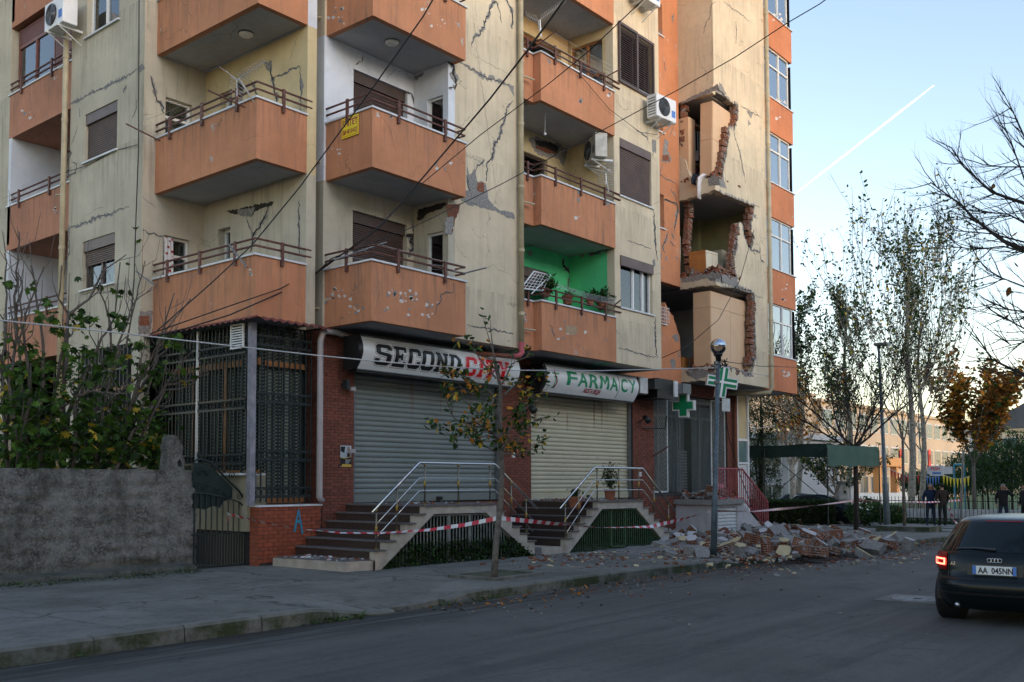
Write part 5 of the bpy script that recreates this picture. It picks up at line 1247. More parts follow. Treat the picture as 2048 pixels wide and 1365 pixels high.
# ------------------------------------------------------------------ air conditioners
def aircon(lab, c, rz, w_=.85, h=.6, d=.32, dirty=False):
    T_ = thing('air_conditioner', lab, 'air conditioner', c, 'air conditioner units', local=True, rz=rz)
    m = M['plastic_white'] if not dirty else M['ac_dirty']
    o = MB().box(-w_/2, w_/2, -d/2, d/2, 0, h).build('housing', m, T_)
    bv = o.modifiers.new('b', 'BEVEL'); bv.width = .015; bv.segments = 2
    fx = -w_*.12
    MB().tube([(fx, -d/2-.004, h/2), (fx, -d/2-.02, h/2)], .235, 24).build('fan_guard', M['plastic_black'], T_)
    b = MB()
    for r_ in (.06, .10, .14, .18, .22): b.tube([(fx+r_*math.cos(t), -d/2-.026, h/2+r_*math.sin(t)) for t in [i*math.pi/10 for i in range(21)]], .005, 4, cap=False)
    for i in range(8): b.tube([(fx, -d/2-.026, h/2), (fx+.23*math.cos(i*.785), -d/2-.026, h/2+.23*math.sin(i*.785))], .004, 3, cap=False)
    b.build('guard_wires', M['grey_metal'], T_)
    MB().box(w_*.26, w_*.44, -d/2-.004, -d/2, .12, .30).build('label_plate', M['curtain_blue'] if not dirty else M['grey_metal'], T_)
    b = MB()
    for q in range(7): b.box(-w_/2-.003, -w_/2, -d/2+.04, d/2-.04, .06+q*.07, .09+q*.07)
    b.build('side_louvre', M['grey_metal'], T_)
    for x in (-w_*.3, w_*.3): MB().box(x-.02, x+.02, -d/2-.04, d/2+.2, -.05, 0).build('bracket', M['white_metal'], T_); MB().tube([(x, -d/2, -.04), (x, d/2+.18, -.32)], .014, 5).build('strut', M['white_metal'], T_)
    return T_
M['ac_dirty'] = simple('dirty_white_plastic', (.42, .41, .37), .55, .25, 5, .1)
aircon('white air conditioner with blue label beside the louvred shutters', (21.95, 13.05, 11.08), R(-6))
aircon('dirty white air conditioner under cream balcony slab by the loggia', (19.9, 13.75, 9.62), R(180+55), dirty=True)
aircon('white air conditioner on left wing near the red roller cladding', (9.75, 20.75, 11.45), R(-90))
aircon('small white air conditioner at top edge of the facade', (21.3, 13.1, 14.0), R(-4))
# ------------------------------------------------------------------ aerials
def aerial(lab, base, top, boom, n=13, el=.16, refl=True):
    T_ = thing('tv_aerial', lab, 'aerial', base)
    base, top, boom = Vector(base), Vector(top), Vector(boom)
    MB().tube([base, top], .016, 6).build('mast', M['antenna'], T_)
    d = (boom-top); MB().tube([top-d*.1, boom], .010, 5).build('boom', M['antenna'], T_)
    s = d.cross(Vector((0, 0, 1))).normalized(); u = s.cross(d).normalized()
    for i in range(n):
        c = top+d*((i+1)/n); e = el*(1-.35*i/n); MB().tube([c-s*e, c+s*e], .0065, 4).build('element', M['antenna'], T_)
    if refl:
        for sg in (1, -1):
            b = MB()
            for q in range(5): c = top-d*.08+u*sg*(.04+q*.055)-d.normalized()*(.0+q*.03); b.tube([c-s*.22, c+s*.22], .006, 4)
            b.tube([top-d*.08, top-d*.08+u*sg*.27-d.normalized()*.12], .008, 4); b.build('reflector', M['antenna'], T_)
    return T_
aerial('yagi aerial on upper balcony rail left of the drainpipe', P(515, 215, 'y', 14.6), P(478, 158, 'y', 14.7), P(531, 122, 'y', 14.2), 11, .14)
aerial('grey yagi aerial standing on balcony rail near loggia with wooden door', P(1082, 75, 'y', 13.4), P(1080, 40, 'y', 13.4), P(1130, 2, 'y', 12.9), 14, .16)
aerial('small yagi aerial on railing right of the dirty air conditioner', P(1217, 385, 'y', 13.3), P(1210, 345, 'y', 13.3), P(1185, 337, 'y', 13.9), 8, .14)
aerial('yagi aerial on the end of the ground floor beside the trees', P(1502, 860, 'y', 14.7), P(1512, 858, 'y', 14.4), P(1550, 852, 'y', 13.9), 10, .2)
# ------------------------------------------------------------------ balcony clutter
def clothes_arm(lab, pts, lines=3, mat='rail'):
    T_ = thing('clothes_line', lab, 'clothes line', pts[0])
    for a, c in (pts[:2], pts[2:]): MB().tube([a, c], .016, 6).build('arm', M[mat], T_)
    for i in range(lines):
        t = (i+.6)/lines; a = Vector(pts[0]).lerp(Vector(pts[1]), t); c = Vector(pts[2]).lerp(Vector(pts[3]), t); m = (a+c)/2-Vector((0, 0, .04))
        MB().tube([a, m, c], .003, 3).build('line', M['cable_white'], T_)
    return T_
clothes_arm('rusty clothes line arms on the second floor left balcony', [P(320, 282, 'y', 17.4), P(252, 248, 'y', 17.9), P(490, 215, 'y', 14.6), P(416, 181, 'y', 15.2)], 4)
clothes_arm('grey clothes line arms on the first floor left balcony', [P(310, 572, 'y', 17.4), P(272, 543, 'y', 17.9), P(494, 535, 'y', 14.5), P(458, 490, 'y', 15.0)], 3, 'grey_metal')
clothes_arm('pole and clothes line on first floor balcony above SECOND CITY sign', [P(668, 520, 'y', 14.0), P(773, 485, 'y', 13.5), P(925, 548, 'y', 13.25), P(973, 536, 'y', 12.9)], 3, 'grey_metal')
clothes_arm('rusty clothes line arms crossing the top loggia balcony rail', [P(1070, 95, 'y', 13.4), P(1112, 62, 'y', 13.0), P(1210, 155, 'y', 13.3), P(1242, 138, 'y', 13.0)], 4)
clothes_arm('clothes line over the planted green loggia balcony rail', [P(1110, 575, 'y', 13.4), P(1115, 568, 'y', 13.1), P(1230, 610, 'y', 13.3), P(1242, 600, 'y', 13.0)], 5)
AR = thing('folding_airer', 'white folding laundry airer propped on green loggia balcony', 'laundry airer', P(1070, 580, 'y', 13.5))
b = MB(); q = [P(1042, 577, 'y', 13.5), P(1068, 543, 'y', 13.5), P(1101, 551, 'y', 13.5), P(1085, 582, 'y', 13.5)]
MB().tube(q+[q[0]], .018, 6).build('frame', M['plastic_white'], AR)
for i in range(1, 6): MB().tube([q[0].lerp(q[3], i/6), q[1].lerp(q[2], i/6)], .007, 4).build('wire', M['plastic_white'], AR)
for i in range(1, 6): MB().tube([q[0].lerp(q[1], i/6), q[3].lerp(q[2], i/6)], .007, 4).build('wire', M['plastic_white'], AR)
MB().tube([q[2], P(1063, 588, 'y', 13.4)], .012, 5).build('leg', M['plastic_white'], AR)
def pot_plant(lab, c, rp, hp, kind, n, size, r, h, seed, mats=('leaf_green', 'leaf_dark'), spiky=False):
    T_ = thing('potted_plant', lab, 'potted plant', c); x, y, z = c
    MB().tube([(x, y, z), (x, y, z+hp*.85), (x, y, z+hp*.85), (x, y, z+hp)], [rp*.72, rp*.96, rp*1.07, rp*1.07], 18).build('pot', M['pot'], T_, smooth=False)
    MB().tube([(x, y, z+hp-.02), (x, y, z+hp+.002)], rp*.98, 14).build('soil', M['earth'], T_)
    rg = random.Random(seed); stems = MB(); pts = []
    for i in range(9):
        a = rg.uniform(0, 6.3); e = rg.uniform(.3, 1); tip = Vector((x+r*e*math.cos(a), y+r*e*math.sin(a), z+hp+h*rg.uniform(.5, 1)*(1.1-e*.3)))
        p0 = Vector((x, y, z+hp)); mid = p0.lerp(tip, .5)+Vector((rg.uniform(-.03, .03), rg.uniform(-.03, .03), .03))
        stems.tube([p0, mid, tip], .007, 4, .003)
        for k in range(n//9): t = rg.uniform(.15, 1.05); b_ = p0.lerp(mid, t*2) if t < .5 else mid.lerp(tip, t*2-1); pts.append(b_+Vector([rg.gauss(0, r*.22) for _ in range(3)]))
    stems.build('stem', M['bark'], T_)
    leaves('foliage', pts, kind, size, [M[m] for m in mats], T_, seed)
    return T_
pot_plant('terracotta pot with low leafy plant on pharmacy steps', (17.72, 12.85, 1.04), .17, .26, 'round', 130, .06, .18, .18, 1)
pot_plant('tall bushy potted plant on the landing before cream shutter', (18.95, 12.75, 1.2), .14, .26, 'round', 520, .05, .24, .62, 2)
pot_plant('spiky potted conifer hanging over green loggia railing', tuple(P(1092, 594, 'y', 13.55)), .12, .16, 'thin', 420, .14, .26, .28, 3, ('leaf_dark', 'leaf_green'))
pot_plant('brown potted plant at middle of green loggia balcony', tuple(P(1135, 610, 'y', 13.6)), .13, .2, 'thin', 60, .12, .14, .15, 4)
pot_plant('aloe like potted plant near right end of green loggia', tuple(P(1205, 620, 'y', 13.6)), .14, .18, 'thin', 160, .20, .22, .32, 5)
pot_plant('small potted plant beside the aloe in green loggia', tuple(P(1180, 612, 'y', 13.65)), .10, .14, 'thin', 90, .14, .16, .22, 6)
def bulb(lab, p, L):
    T_ = thing('hanging_bulb', lab, 'light bulb', p); p = Vector(p)
    MB().tube([p+Vector((0, 0, L)), p+Vector((.01, 0, L/2)), p], .006, 4).build('flex', M['cable_white'], T_); MB().ball(p-Vector((0, 0, .04)), .035, 10, 8).build('bulb', M['plastic_white'], T_, smooth=True)
bulb('bare bulb hanging below the cream loggia ceiling on a flex', P(1090, 265, 'y', 13.8), .85)
for (x, y, k, lab) in ((10.95, 15.7, 2, 'round ceiling lamp under the third floor left balcony'), (13.0, 13.8, 2, 'round ceiling lamp under balcony with white walls')):
    o = thing('ceiling_lamp', lab, 'ceiling lamp', (x, y, ZB[k])); MB().tube([(x, y, ZB[k]), (x, y, ZB[k]-.03), (x, y, ZB[k]-.07)], [.13, .14, .09], 20).build('lamp_shade', M['alu'], o, smooth=True); MB().tube([(x, y, ZB[k]), (x, y, ZB[k]-.02)], .15, 20).build('ring', M['grey_metal'], o)
RK = thing('wire_rack', 'white wire rack outside the lowest small orange wall window', 'rack', P(1325, 640, 'y', 14.4))
for i in range(5): z = P(1325, 617+i*7, 'y', 14.4).z; x0 = P(1313, 640, 'y', 14.4).x; MB().tube([(x0, 14.5, z), (x0, 14.3, z), (x0+.55, 14.3, z), (x0+.55, 14.5, z)], .009, 4).build('wire', M['white_metal'], RK)
for i in range(5): MB().tube([(x0+.13*i, 14.3, P(1325, 645, 'y', 14.4).z), (x0+.13*i, 14.3, P(1325, 617, 'y', 14.4).z)], .007, 4).build('upright', M['white_metal'], RK)
# ------------------------------------------------------------------ furniture showing in the broken rooms
def cupboard(name, lab, cat, x0, x1, y0, y1, z0, z1, mat, splits=((), ()), tilt=0, feet=False, mside=None):
    T_ = thing(name, lab, cat, ((x0+x1)/2, (y0+y1)/2, z0), local=True)
    T_.rotation_euler = (0, tilt, 0); w_, d, h = (x1-x0)/2, (y1-y0)/2, z1-z0
    MB().box(-w_, w_, -d, d, 0, h).build('carcass', M[mside or mat], T_)
    xs = [-1]+list(splits[0])+[1]; zs = [0]+list(splits[1])+[1]
    for i in range(len(xs)-1):
        for j in range(len(zs)-1): MB().box(xs[i]*w_+.006, xs[i+1]*w_-.006, -d-.014, -d, zs[j]*h+.006, zs[j+1]*h-.006).build('panel', M[mat], T_)
    for j in range(len(zs)-1): MB().box(-w_-.014, -w_, -d+.004, d-.004, zs[j]*h+.006, zs[j+1]*h-.006).build('side_panel', M[mside or mat], T_)
    return T_
cupboard('wardrobe', 'large beige wardrobe back exposed in lowest broken tower room', 'wardrobe', 25.62, 28.0, 13.66, 14.22, 4.86, 7.22, 'board', ((.02, .85), (.80,)))
cupboard('wardrobe', 'tall narrow leaning wardrobe in the highest broken tower room', 'wardrobe', 25.62, 26.75, 13.56, 13.95, 10.58, 12.88, 'board', ((), (.50,)), R(2.5))
WD = thing('open_wardrobe', 'open wardrobe with hanging clothes in highest broken tower room', 'wardrobe', (25.6, 14.3, 10.55))
MB().box(25.55, 25.95, 14.28, 14.62, 10.55, 12.55).build('side_panel', M['board'], WD)
MB().box(25.95, 27.0, 14.9, 14.95, 10.55, 12.6).box(25.95, 27.0, 14.4, 14.9, 12.5, 12.55).box(25.95, 27.0, 14.4, 14.9, 11.3, 11.33).build('back_and_shelves', M['board'], WD)
rg = random.Random(3)
for i in range(12):
    x = 25.97+i*.055; m = ['cloth_dark', 'cloth_dark', 'cloth_white', 'cloth_dark', 'curtain_teal'][i % 5]; b = MB()
    zt, L = 12.35, rg.uniform(.6, .95)
    for q in range(5): b.face([(x+.02*math.sin(q), 14.4+.08*q, zt), (x+.02*math.sin(q+1), 14.4+.08*(q+1), zt), (x+.03*math.sin(q+2), 14.4+.08*(q+1), zt-L), (x+.03*math.sin(q+1), 14.4+.08*q, zt-L)])
    o = b.build('garment', M[m], None, smooth=True); tag(o, '%s %s garment hanging in the open wardrobe' % ('leftmost second third fourth fifth sixth seventh eighth ninth tenth eleventh rightmost'.split()[i], {'cloth_dark': 'dark', 'cloth_white': 'white', 'curtain_teal': 'pale blue'}[m]), 'clothes', 'clothes hanging in the open wardrobe')
def drape(lab, path, w_, mat, thick=.02):
    b = MB(); n = len(path); pts = []
    for i, p in enumerate(path):
        for j in range(7): t = j/6-.5; pts.append((p[0]+t*w_*(1+.2*math.sin(i*2)), p[1]+.03*math.sin(j*2+i), p[2]+.02*math.sin(j*1.7+i*1.3)))
    b.raw(pts, [(i*7+j, i*7+j+1, i*7+8+j, i*7+7+j) for i in range(n-1) for j in range(6)])
    o = b.build('garment', M[mat], None, smooth=True); sm = o.modifiers.new('s', 'SOLIDIFY'); sm.thickness = thick; tag(o, lab, 'clothes', None); return o
zt = 10.58
drape('white shirt hanging over the broken sill of highest tower room', [(25.85, 13.75, zt+.12), (25.6, 13.75, zt+.1), (25.44, 13.85, zt-.02), (25.42, 13.88, zt-.3), (25.43, 13.9, zt-.62)], .22, 'cloth_white')
drape('dark blue cloth heaped on broken sill beside white shirt', [(25.75, 14.0, zt+.16), (25.55, 14.02, zt+.12), (25.44, 14.05, zt-.02), (25.43, 14.05, zt-.18)], .3, 'cloth_dark')
drape('pink cloth lying inside the open wardrobe', [(26.1, 14.4, zt+.55), (26.05, 14.42, zt+.3), (26.0, 14.45, zt+.05)], .2, 'cloth_pink')
cupboard('cabinet', 'orange wood cabinet with pale doors leaning in middle broken room', 'cabinet', 25.75, 26.5, 13.85, 14.4, 7.74, 8.50, 'cabinet_pale', ((0,), (.9,)), R(-3), mside='cabinet')
cupboard('cabinet', 'tall orange and cream cabinet at left of middle broken room', 'cabinet', 25.6, 26.0, 14.85, 15.3, 7.7, 9.1, 'cabinet_pale', ((), ()), 0, mside='cabinet')
cupboard('cabinet', 'pale cream chest against right wall of middle broken room', 'cabinet', 27.6, 28.5, 14.3, 14.9, 7.7, 8.9, 'cabinet_pale', ((), (.85,)), R(2))
cupboard('cabinet', 'small orange wood cabinet under debris in lowest broken room', 'cabinet', 25.6, 25.95, 14.6, 15.0, 4.86, 5.35, 'cabinet', ((), ()), 0)
o = MB(FX(26.6)).raw([(y, 0, z) for y, z in ((13.5, 7.72), (14.0, 7.72), (13.9, 8.1), (13.55, 8.02))], ((0, 1, 2, 3),)).build('fallen_board', M['board'], None); sm = o.modifiers.new('s', 'SOLIDIFY'); sm.thickness = .03; tag(o, 'beige board fallen beside pale cabinet doors in middle room', 'board')
CL = MB()
for q in range(30): CL.face([(23.5+q*.08, 18.6+.04*(q % 2), 4.9), (23.58+q*.08, 18.6+.04*((q+1) % 2), 4.9), (23.58+q*.08, 18.6+.04*((q+1) % 2), 6.6), (23.5+q*.08, 18.6+.04*(q % 2), 6.6)])
o = CL.build('room_curtain', M['curtain_lilac'], None, smooth=True); tag(o, 'lilac curtain at the back of lowest broken room', 'curtain')
# ------------------------------------------------------------------ cracks, spalled render and peeled paint on the block
def Z1(x, y): return (x/3.175, y/3.175)
def Z2(x, y): return (600+x/3.25, y/3.25)
def Z3(x, y): return (1000+x/3.175, y/3.175)
def Z4(x, y): return (x/3.175, 400+y/3.175)
def Z5(x, y): return (600+x/3.25, 380+y/3.25)
def Z6(x, y): return (1000+x/3.175, 400+y/3.175)
ck = [0]
def crack(ax, val, Z, pts, w_=.018, grey=1.5, mat='broken'):
    ck[0] += 1; rg = random.Random(ck[0]); pj = PY if ax == 'y' else PX
    p = [pj(*Z(*q), val) for q in pts]; q = []
    for i in range(len(p)-1):
        a, c = Vector(p[i]), Vector(p[i+1]); L = (c-a).length; n = max(1, int(L/.05)); nn = Vector((-(c-a).y, (c-a).x)).normalized() if L else Vector((0, 0))
        for j in range(n): q.append(a+(c-a)*(j/n)+nn*rg.uniform(-.022, .022))
    q.append(Vector(p[-1])); N = len(q)
    def ribbon(wf, d, m):
        b = MB(FR(ax, val)); pr = None
        for i, v in enumerate(q):
            t = q[min(i+1, N-1)]-q[max(i-1, 0)]; nn = Vector((-t.y, t.x)).normalized(); w1, w2 = wf(i), wf(i)
            cur = (v+nn*w1, v-nn*w2)
            if pr: b.face([(pr[0].x, -d, pr[0].y), (pr[1].x, -d, pr[1].y), (cur[1].x, -d, cur[1].y), (cur[0].x, -d, cur[0].y)])
            pr = cur
        return b.build('crack', m, BL)
    env = lambda i: math.sin(math.pi*min(1, max(.04, (i+.3)/N)))**.5
    if grey: ribbon(lambda i: w_*grey*env(i)*rg.choice((.15, .5, 1, 1.5)), .002, M[mat])
    ribbon(lambda i: w_*.5*env(i)*rg.uniform(.4, 1.3), .0045, M['crack_dark'])
def patch(ax, val, Z, pts, mat='broken', d=.003, amp=.02, dark=None, par=None):
    pj = PY if ax == 'y' else PX; ck[0] += 1
    p = jag([pj(*Z(*q), val) for q in pts], amp, .05, True, ck[0])
    MB(FR(ax, val)).prism([p], -d, -d+.002).build('spalled_patch', M[mat] if isinstance(mat, str) else mat, BL)
    if dark: patch(ax, val, Z, dark, 'crack_dark', d+.003, amp)
crack('y', 13.6, Z2, [(1115, 310), (1125, 250), (1170, 220), (1200, 150), (1225, 90), (1250, 15), (1275, 10), (1300, 80), (1312, 150)], .03)
crack('y', 13.6, Z2, [(1335, 0), (1365, 40), (1382, 110), (1378, 190)], .035)
crack('y', 13.6, Z2, [(960, 400), (1000, 430), (1000, 500), (1015, 520), (1005, 585)], .06, 1.4)
crack('y', 13.6, Z2, [(1005, 575), (965, 575)], .02)
crack('y', 13.6, Z2, [(1040, 410), (1110, 450), (1200, 500), (1250, 520), (1300, 530), (1370, 560)], .02, 3)
patch('y', 13.6, Z2, [(1350, 555), (1390, 560), (1390, 630), (1375, 600)])
crack('y', 13.6, Z2, [(1385, 660), (1345, 700), (1335, 780), (1310, 820), (1295, 900), (1270, 930), (1250, 1020), (1220, 1060), (1210, 1180)], .03)
crack('y', 13.6, Z2, [(1115, 0), (1150, 330), (1200, 700), (1260, 1150), (1290, 1365)], .007, 0)
crack('y', 13.6, Z2, [(1100, 340), (1200, 400), (1330, 470), (1380, 500)], .006, 0)
patch('y', 13.6, Z2, [(1085, 1080), (1100, 1140), (1140, 1100), (1150, 1180), (1205, 1190), (1222, 1290), (1250, 1330), (1100, 1340), (1045, 1300), (1100, 1240), (1082, 1180)], dark=None)
patch('y', 13.6, Z2, [(1150, 1190), (1195, 1190), (1195, 1260), (1150, 1240)], 'terracotta', .008)
crack('y', 13.6, Z2, [(1085, 1150), (1100, 1230), (1110, 1250)], .03); crack('y', 13.6, Z2, [(1140, 1110), (1165, 1070), (1200, 1040)], .02)
patch('y', 13.6, Z5, [(1050, 10), (1220, 0), (1215, 70), (1290, 130), (1385, 150), (1395, 190), (1340, 180), (1280, 140), (1180, 120), (1110, 82), (1050, 75)], d=.0062)
crack('y', 13.6, Z5, [(1160, 40), (1210, 85), (1290, 135), (1390, 170)], .035, 1)
patch('y', 13.6, Z5, [(950, 95), (1045, 92), (1030, 150), (1005, 200), (985, 292), (940, 285), (960, 170)], 'terracotta', .004)
patch('y', 13.6, Z5, [(950, 180), (1000, 180), (985, 292), (938, 285)], 'broken', .007)
patch('x', 14.385, Z5, [(770, 130), (840, 110), (945, 80), (960, 100), (900, 130), (840, 150), (780, 200), (760, 190)], 'crack_dark', .004)
patch('x', 14.385, Z2, [(745, 495), (805, 470), (800, 490), (755, 525)], 'broken', .004)
crack('y', 14.6, Z2, [(410, 345), (400, 400), (360, 420)], .01); crack('y', 14.6, Z2, [(680, 600), (725, 608), (735, 650), (742, 680)], .035, 1)
crack('y', 14.6, Z5, [(745, 150), (745, 230), (735, 300), (715, 340), (740, 370), (710, 410), (705, 440)], .06, 1.5)
patch('y', 14.6, Z5, [(690, 290), (740, 290), (740, 310), (690, 310)], 'crack_dark')
crack('y', 13.6, Z5, [(1085, 880), (1200, 900), (1290, 918), (1390, 935)], .014, 1.5)
# left wing
crack('x', 10.1, Z1, [(430, 665), (500, 640), (560, 600), (640, 570), (740, 520), (800, 490), (860, 450), (905, 415)], .012, 4)
patch('x', 10.1, Z1, [(870, 445), (905, 405), (920, 440), (895, 460)])
crack('x', 10.1, Z1, [(430, 690), (425, 780), (430, 920), (455, 970), (430, 1020), (420, 1080), (440, 1110), (480, 1100), (490, 1040), (455, 1030)], .02)
crack('x', 10.1, Z1, [(800, 540), (785, 590)], .03, 1.5); crack('x', 10.1, Z1, [(870, 630), (865, 700), (840, 750)], .012)
crack('x', 10.1, Z1, [(490, 800), (485, 830), (455, 920)], .012); crack('x', 10.1, Z1, [(505, 690), (508, 745)], .014)
crack('x', 10.1, Z4, [(430, 170), (500, 165), (600, 120), (690, 95), (760, 60), (820, 45)], .012, 4)
patch('x', 10.1, Z4, [(425, 175), (450, 172), (445, 215), (430, 205)]); crack('x', 10.1, Z4, [(440, 200), (440, 340), (412, 400), (410, 480)], .025)
crack('x', 10.1, Z4, [(680, 440), (720, 540), (740, 580), (520, 600), (500, 640)], .01); crack('x', 10.1, Z4, [(545, 95), (610, 60), (680, 35)], .006, 0)
patch('y', 17.9, Z4, [(885, 710), (968, 705), (965, 760), (955, 850), (900, 850), (875, 860)], 'broken'); patch('y', 17.9, Z4, [(885, 740), (950, 740), (945, 800), (880, 800)], 'terracotta', .008)
crack('y', 17.9, Z1, [(960, 480), (975, 560), (1000, 640), (1030, 670), (1040, 720)], .028); crack('y', 17.9, Z4, [(905, 195), (960, 215), (1035, 235)], .018)
crack('y', 17.9, Z4, [(965, 480), (970, 400), (1000, 370)], .01, 0); crack('y', 17.9, Z1, [(905, 1250), (985, 1320)], .01, 0)
crack('x', 11.5, Z1, [(1715, 395), (1722, 470), (1740, 560), (1755, 620), (1772, 690), (1800, 760)], .035)
patch('x', 11.5, Z1, [(1670, 400), (1725, 385), (1725, 450), (1700, 450)]); crack('x', 11.5, Z1, [(1730, 495), (1800, 480), (1850, 440), (1905, 425)], .018)
crack('x', 11.5, Z1, [(1590, 510), (1620, 560), (1630, 620)], .02); patch('x', 11.5, Z1, [(1505, 520), (1545, 530), (1550, 580), (1530, 670), (1505, 600)], dark=[(1508, 525), (1540, 535), (1545, 575), (1510, 580)])
patch('x', 11.5, Z1, [(1912, 495), (1930, 540), (1912, 600), (1905, 540)]); crack('x', 11.5, Z1, [(1905, 430), (1912, 600), (1908, 720)], .015)
patch('x', 11.5, Z4, [(1430, 75), (1560, 45), (1740, 8), (1725, 40), (1625, 70), (1600, 105), (1560, 105), (1500, 92)], 'crack_dark'); patch('x', 11.5, Z4, [(1505, 60), (1620, 50), (1600, 105), (1560, 105), (1510, 90)], 'broken', .006)
crack('x', 11.5, Z4, [(1710, 30), (1690, 100), (1650, 170), (1610, 220), (1600, 290), (1590, 330)], .045, 1.3); crack('x', 11.5, Z4, [(1560, 110), (1590, 180), (1605, 220)], .012)
crack('x', 11.5, Z4, [(1900, 0), (1900, 120), (1902, 240), (1898, 350)], .022)
# street strip with windows
crack('y', 13.4, Z3, [(860, 825), (930, 870), (950, 925)], .02); patch('y', 13.4, Z3, [(965, 885), (990, 890), (990, 975), (967, 965)])
crack('y', 13.4, Z6, [(975, 60), (982, 200), (988, 290), (1000, 385)], .045, 1); crack('y', 13.4, Z6, [(985, 745), (985, 880), (990, 980), (1004, 1005)], .045, 1)
crack('y', 13.4, Z6, [(750, 940), (830, 960), (900, 980), (1000, 1005)], .014, 1.5); crack('y', 13.4, Z6, [(810, 260), (850, 270), (900, 290), (960, 310)], .01)
patch('y', 13.4, Z6, [(968, 385), (985, 380), (985, 420), (970, 440)]); crack('y', 13.4, Z3, [(735, 640), (780, 690), (820, 700)], .008, 0)
# orange wall
for pts, w_ in (([(1120, 15), (1128, 60), (1120, 110), (1105, 200)], .05), ([(1070, 200), (1050, 260), (1030, 300), (1048, 335)], .03), ([(1090, 215), (1105, 250)], .03), ([(1040, 0), (1090, 10), (1120, 20)], .02), ([(1075, 265), (1115, 300)], .02)): crack('y', 14.58, Z6, pts, w_, 1.6)
for pts in ([(1015, 350), (1030, 345), (1025, 370), (1015, 375)], [(1050, 365), (1062, 362), (1060, 385), (1050, 388)], [(1115, 360), (1128, 365), (1125, 392)], [(1028, 430), (1038, 432), (1035, 445)], [(1095, 860), (1125, 850), (1140, 900), (1120, 905), (1098, 880)], [(1080, 1020), (1110, 1000), (1115, 1060), (1090, 1080)], [(1015, 840), (1035, 845), (1030, 860)], [(1130, 960), (1142, 990), (1130, 1020)], [(1040, 245), (1060, 255), (1056, 280)]): patch('y', 14.58, Z6, pts, 'broken', amp=.03)
patch('y', 14.58, Z3, [(1045, 880), (1070, 900), (1064, 960), (1090, 1012), (1080, 1035), (1025, 1030), (1035, 960)]); patch('y', 14.58, Z3, [(1032, 985), (1070, 985), (1080, 1025), (1030, 1022)], 'terracotta', .008)
crack('y', 14.58, Z3, [(1105, 680), (1120, 740), (1075, 880)], .015); crack('y', 14.58, Z3, [(1030, 1040), (1015, 1110), (1060, 1140), (1120, 1170)], .018); crack('y', 14.58, Z3, [(1035, 1270), (1080, 1280), (1125, 1300), (1140, 1360)], .02)
crack('y', 14.58, Z3, [(1040, 390), (1052, 455)], .02); crack('y', 14.58, Z3, [(1100, 90), (1095, 140)], .03); crack('y', 14.58, Z3, [(1080, 1200), (1110, 1240), (1125, 1290)], .02)
# tower front and side
crack('y', TY, Z3, [(1480, 820), (1500, 900), (1520, 960), (1540, 1060), (1560, 1170)], .022, 1.6); patch('y', TY, Z3, [(1563, 700), (1606, 720), (1595, 755), (1578, 730)]); patch('y', TY, Z3, [(1576, 762), (1592, 785), (1578, 802)])
crack('y', TY, Z3, [(1525, 675), (1560, 690), (1600, 715), (1660, 750)], .015); crack('y', TY, Z3, [(1420, 10), (1480, 60), (1530, 90), (1590, 145)], .013); crack('y', TY, Z3, [(1498, 140), (1500, 210), (1498, 280)], .016)
crack('y', TY, Z3, [(1620, 700), (1640, 740)], .02); crack('y', TY, Z3, [(1560, 1290), (1600, 1300), (1650, 1320)], .014)
crack('y', TY, Z6, [(1590, 270), (1600, 320), (1622, 350)], .02); crack('y', TY, Z6, [(1605, 320), (1650, 330), (1650, 300)], .03); crack('y', TY, Z6, [(1650, 350), (1660, 390), (1680, 395)], .03, 1); crack('y', TY, Z6, [(1570, 470), (1600, 415), (1610, 425)], .008, 0)
crack('y', TY, Z6, [(1600, 590), (1625, 610), (1670, 625)], .01); patch('y', TY, Z6, [(1605, 90), (1630, 95), (1622, 110), (1640, 118), (1612, 116)])
crack('x', TX, Z3, [(1370, 10), (1345, 30), (1330, 110), (1300, 170), (1290, 215)], .014, 1); crack('x', TX, Z3, [(1350, 240), (1345, 360)], .007, 0)
# exposed concrete under the broken sills
patch('x', TX, Z6, [(1150, 500), (1240, 480), (1300, 470), (1400, 465), (1395, 500), (1300, 500), (1250, 515), (1150, 528)], 'broken', .004)
patch('y', TY, Z6, [(1405, 470), (1500, 490), (1518, 555), (1410, 520)], 'broken', .004)
patch('x', TX, Z6, [(1170, 1080), (1290, 1075), (1370, 1095), (1375, 1130), (1300, 1125), (1250, 1145), (1190, 1115)], 'broken', .004)
patch('y', TY, Z3, [(1392, 1120), (1415, 1130), (1440, 1198), (1395, 1178)], 'broken', .004); patch('x', TX, Z3, [(1320, 1130), (1390, 1120), (1390, 1175), (1330, 1185), (1320, 1160)], 'broken', .004)
patch('y', TY, Z3, [(1390, 520), (1420, 560), (1440, 608), (1392, 575)], 'broken', .004); patch('x', TX, Z3, [(1150, 650), (1250, 600), (1385, 535), (1388, 570), (1300, 605), (1155, 660)], 'broken', .004)
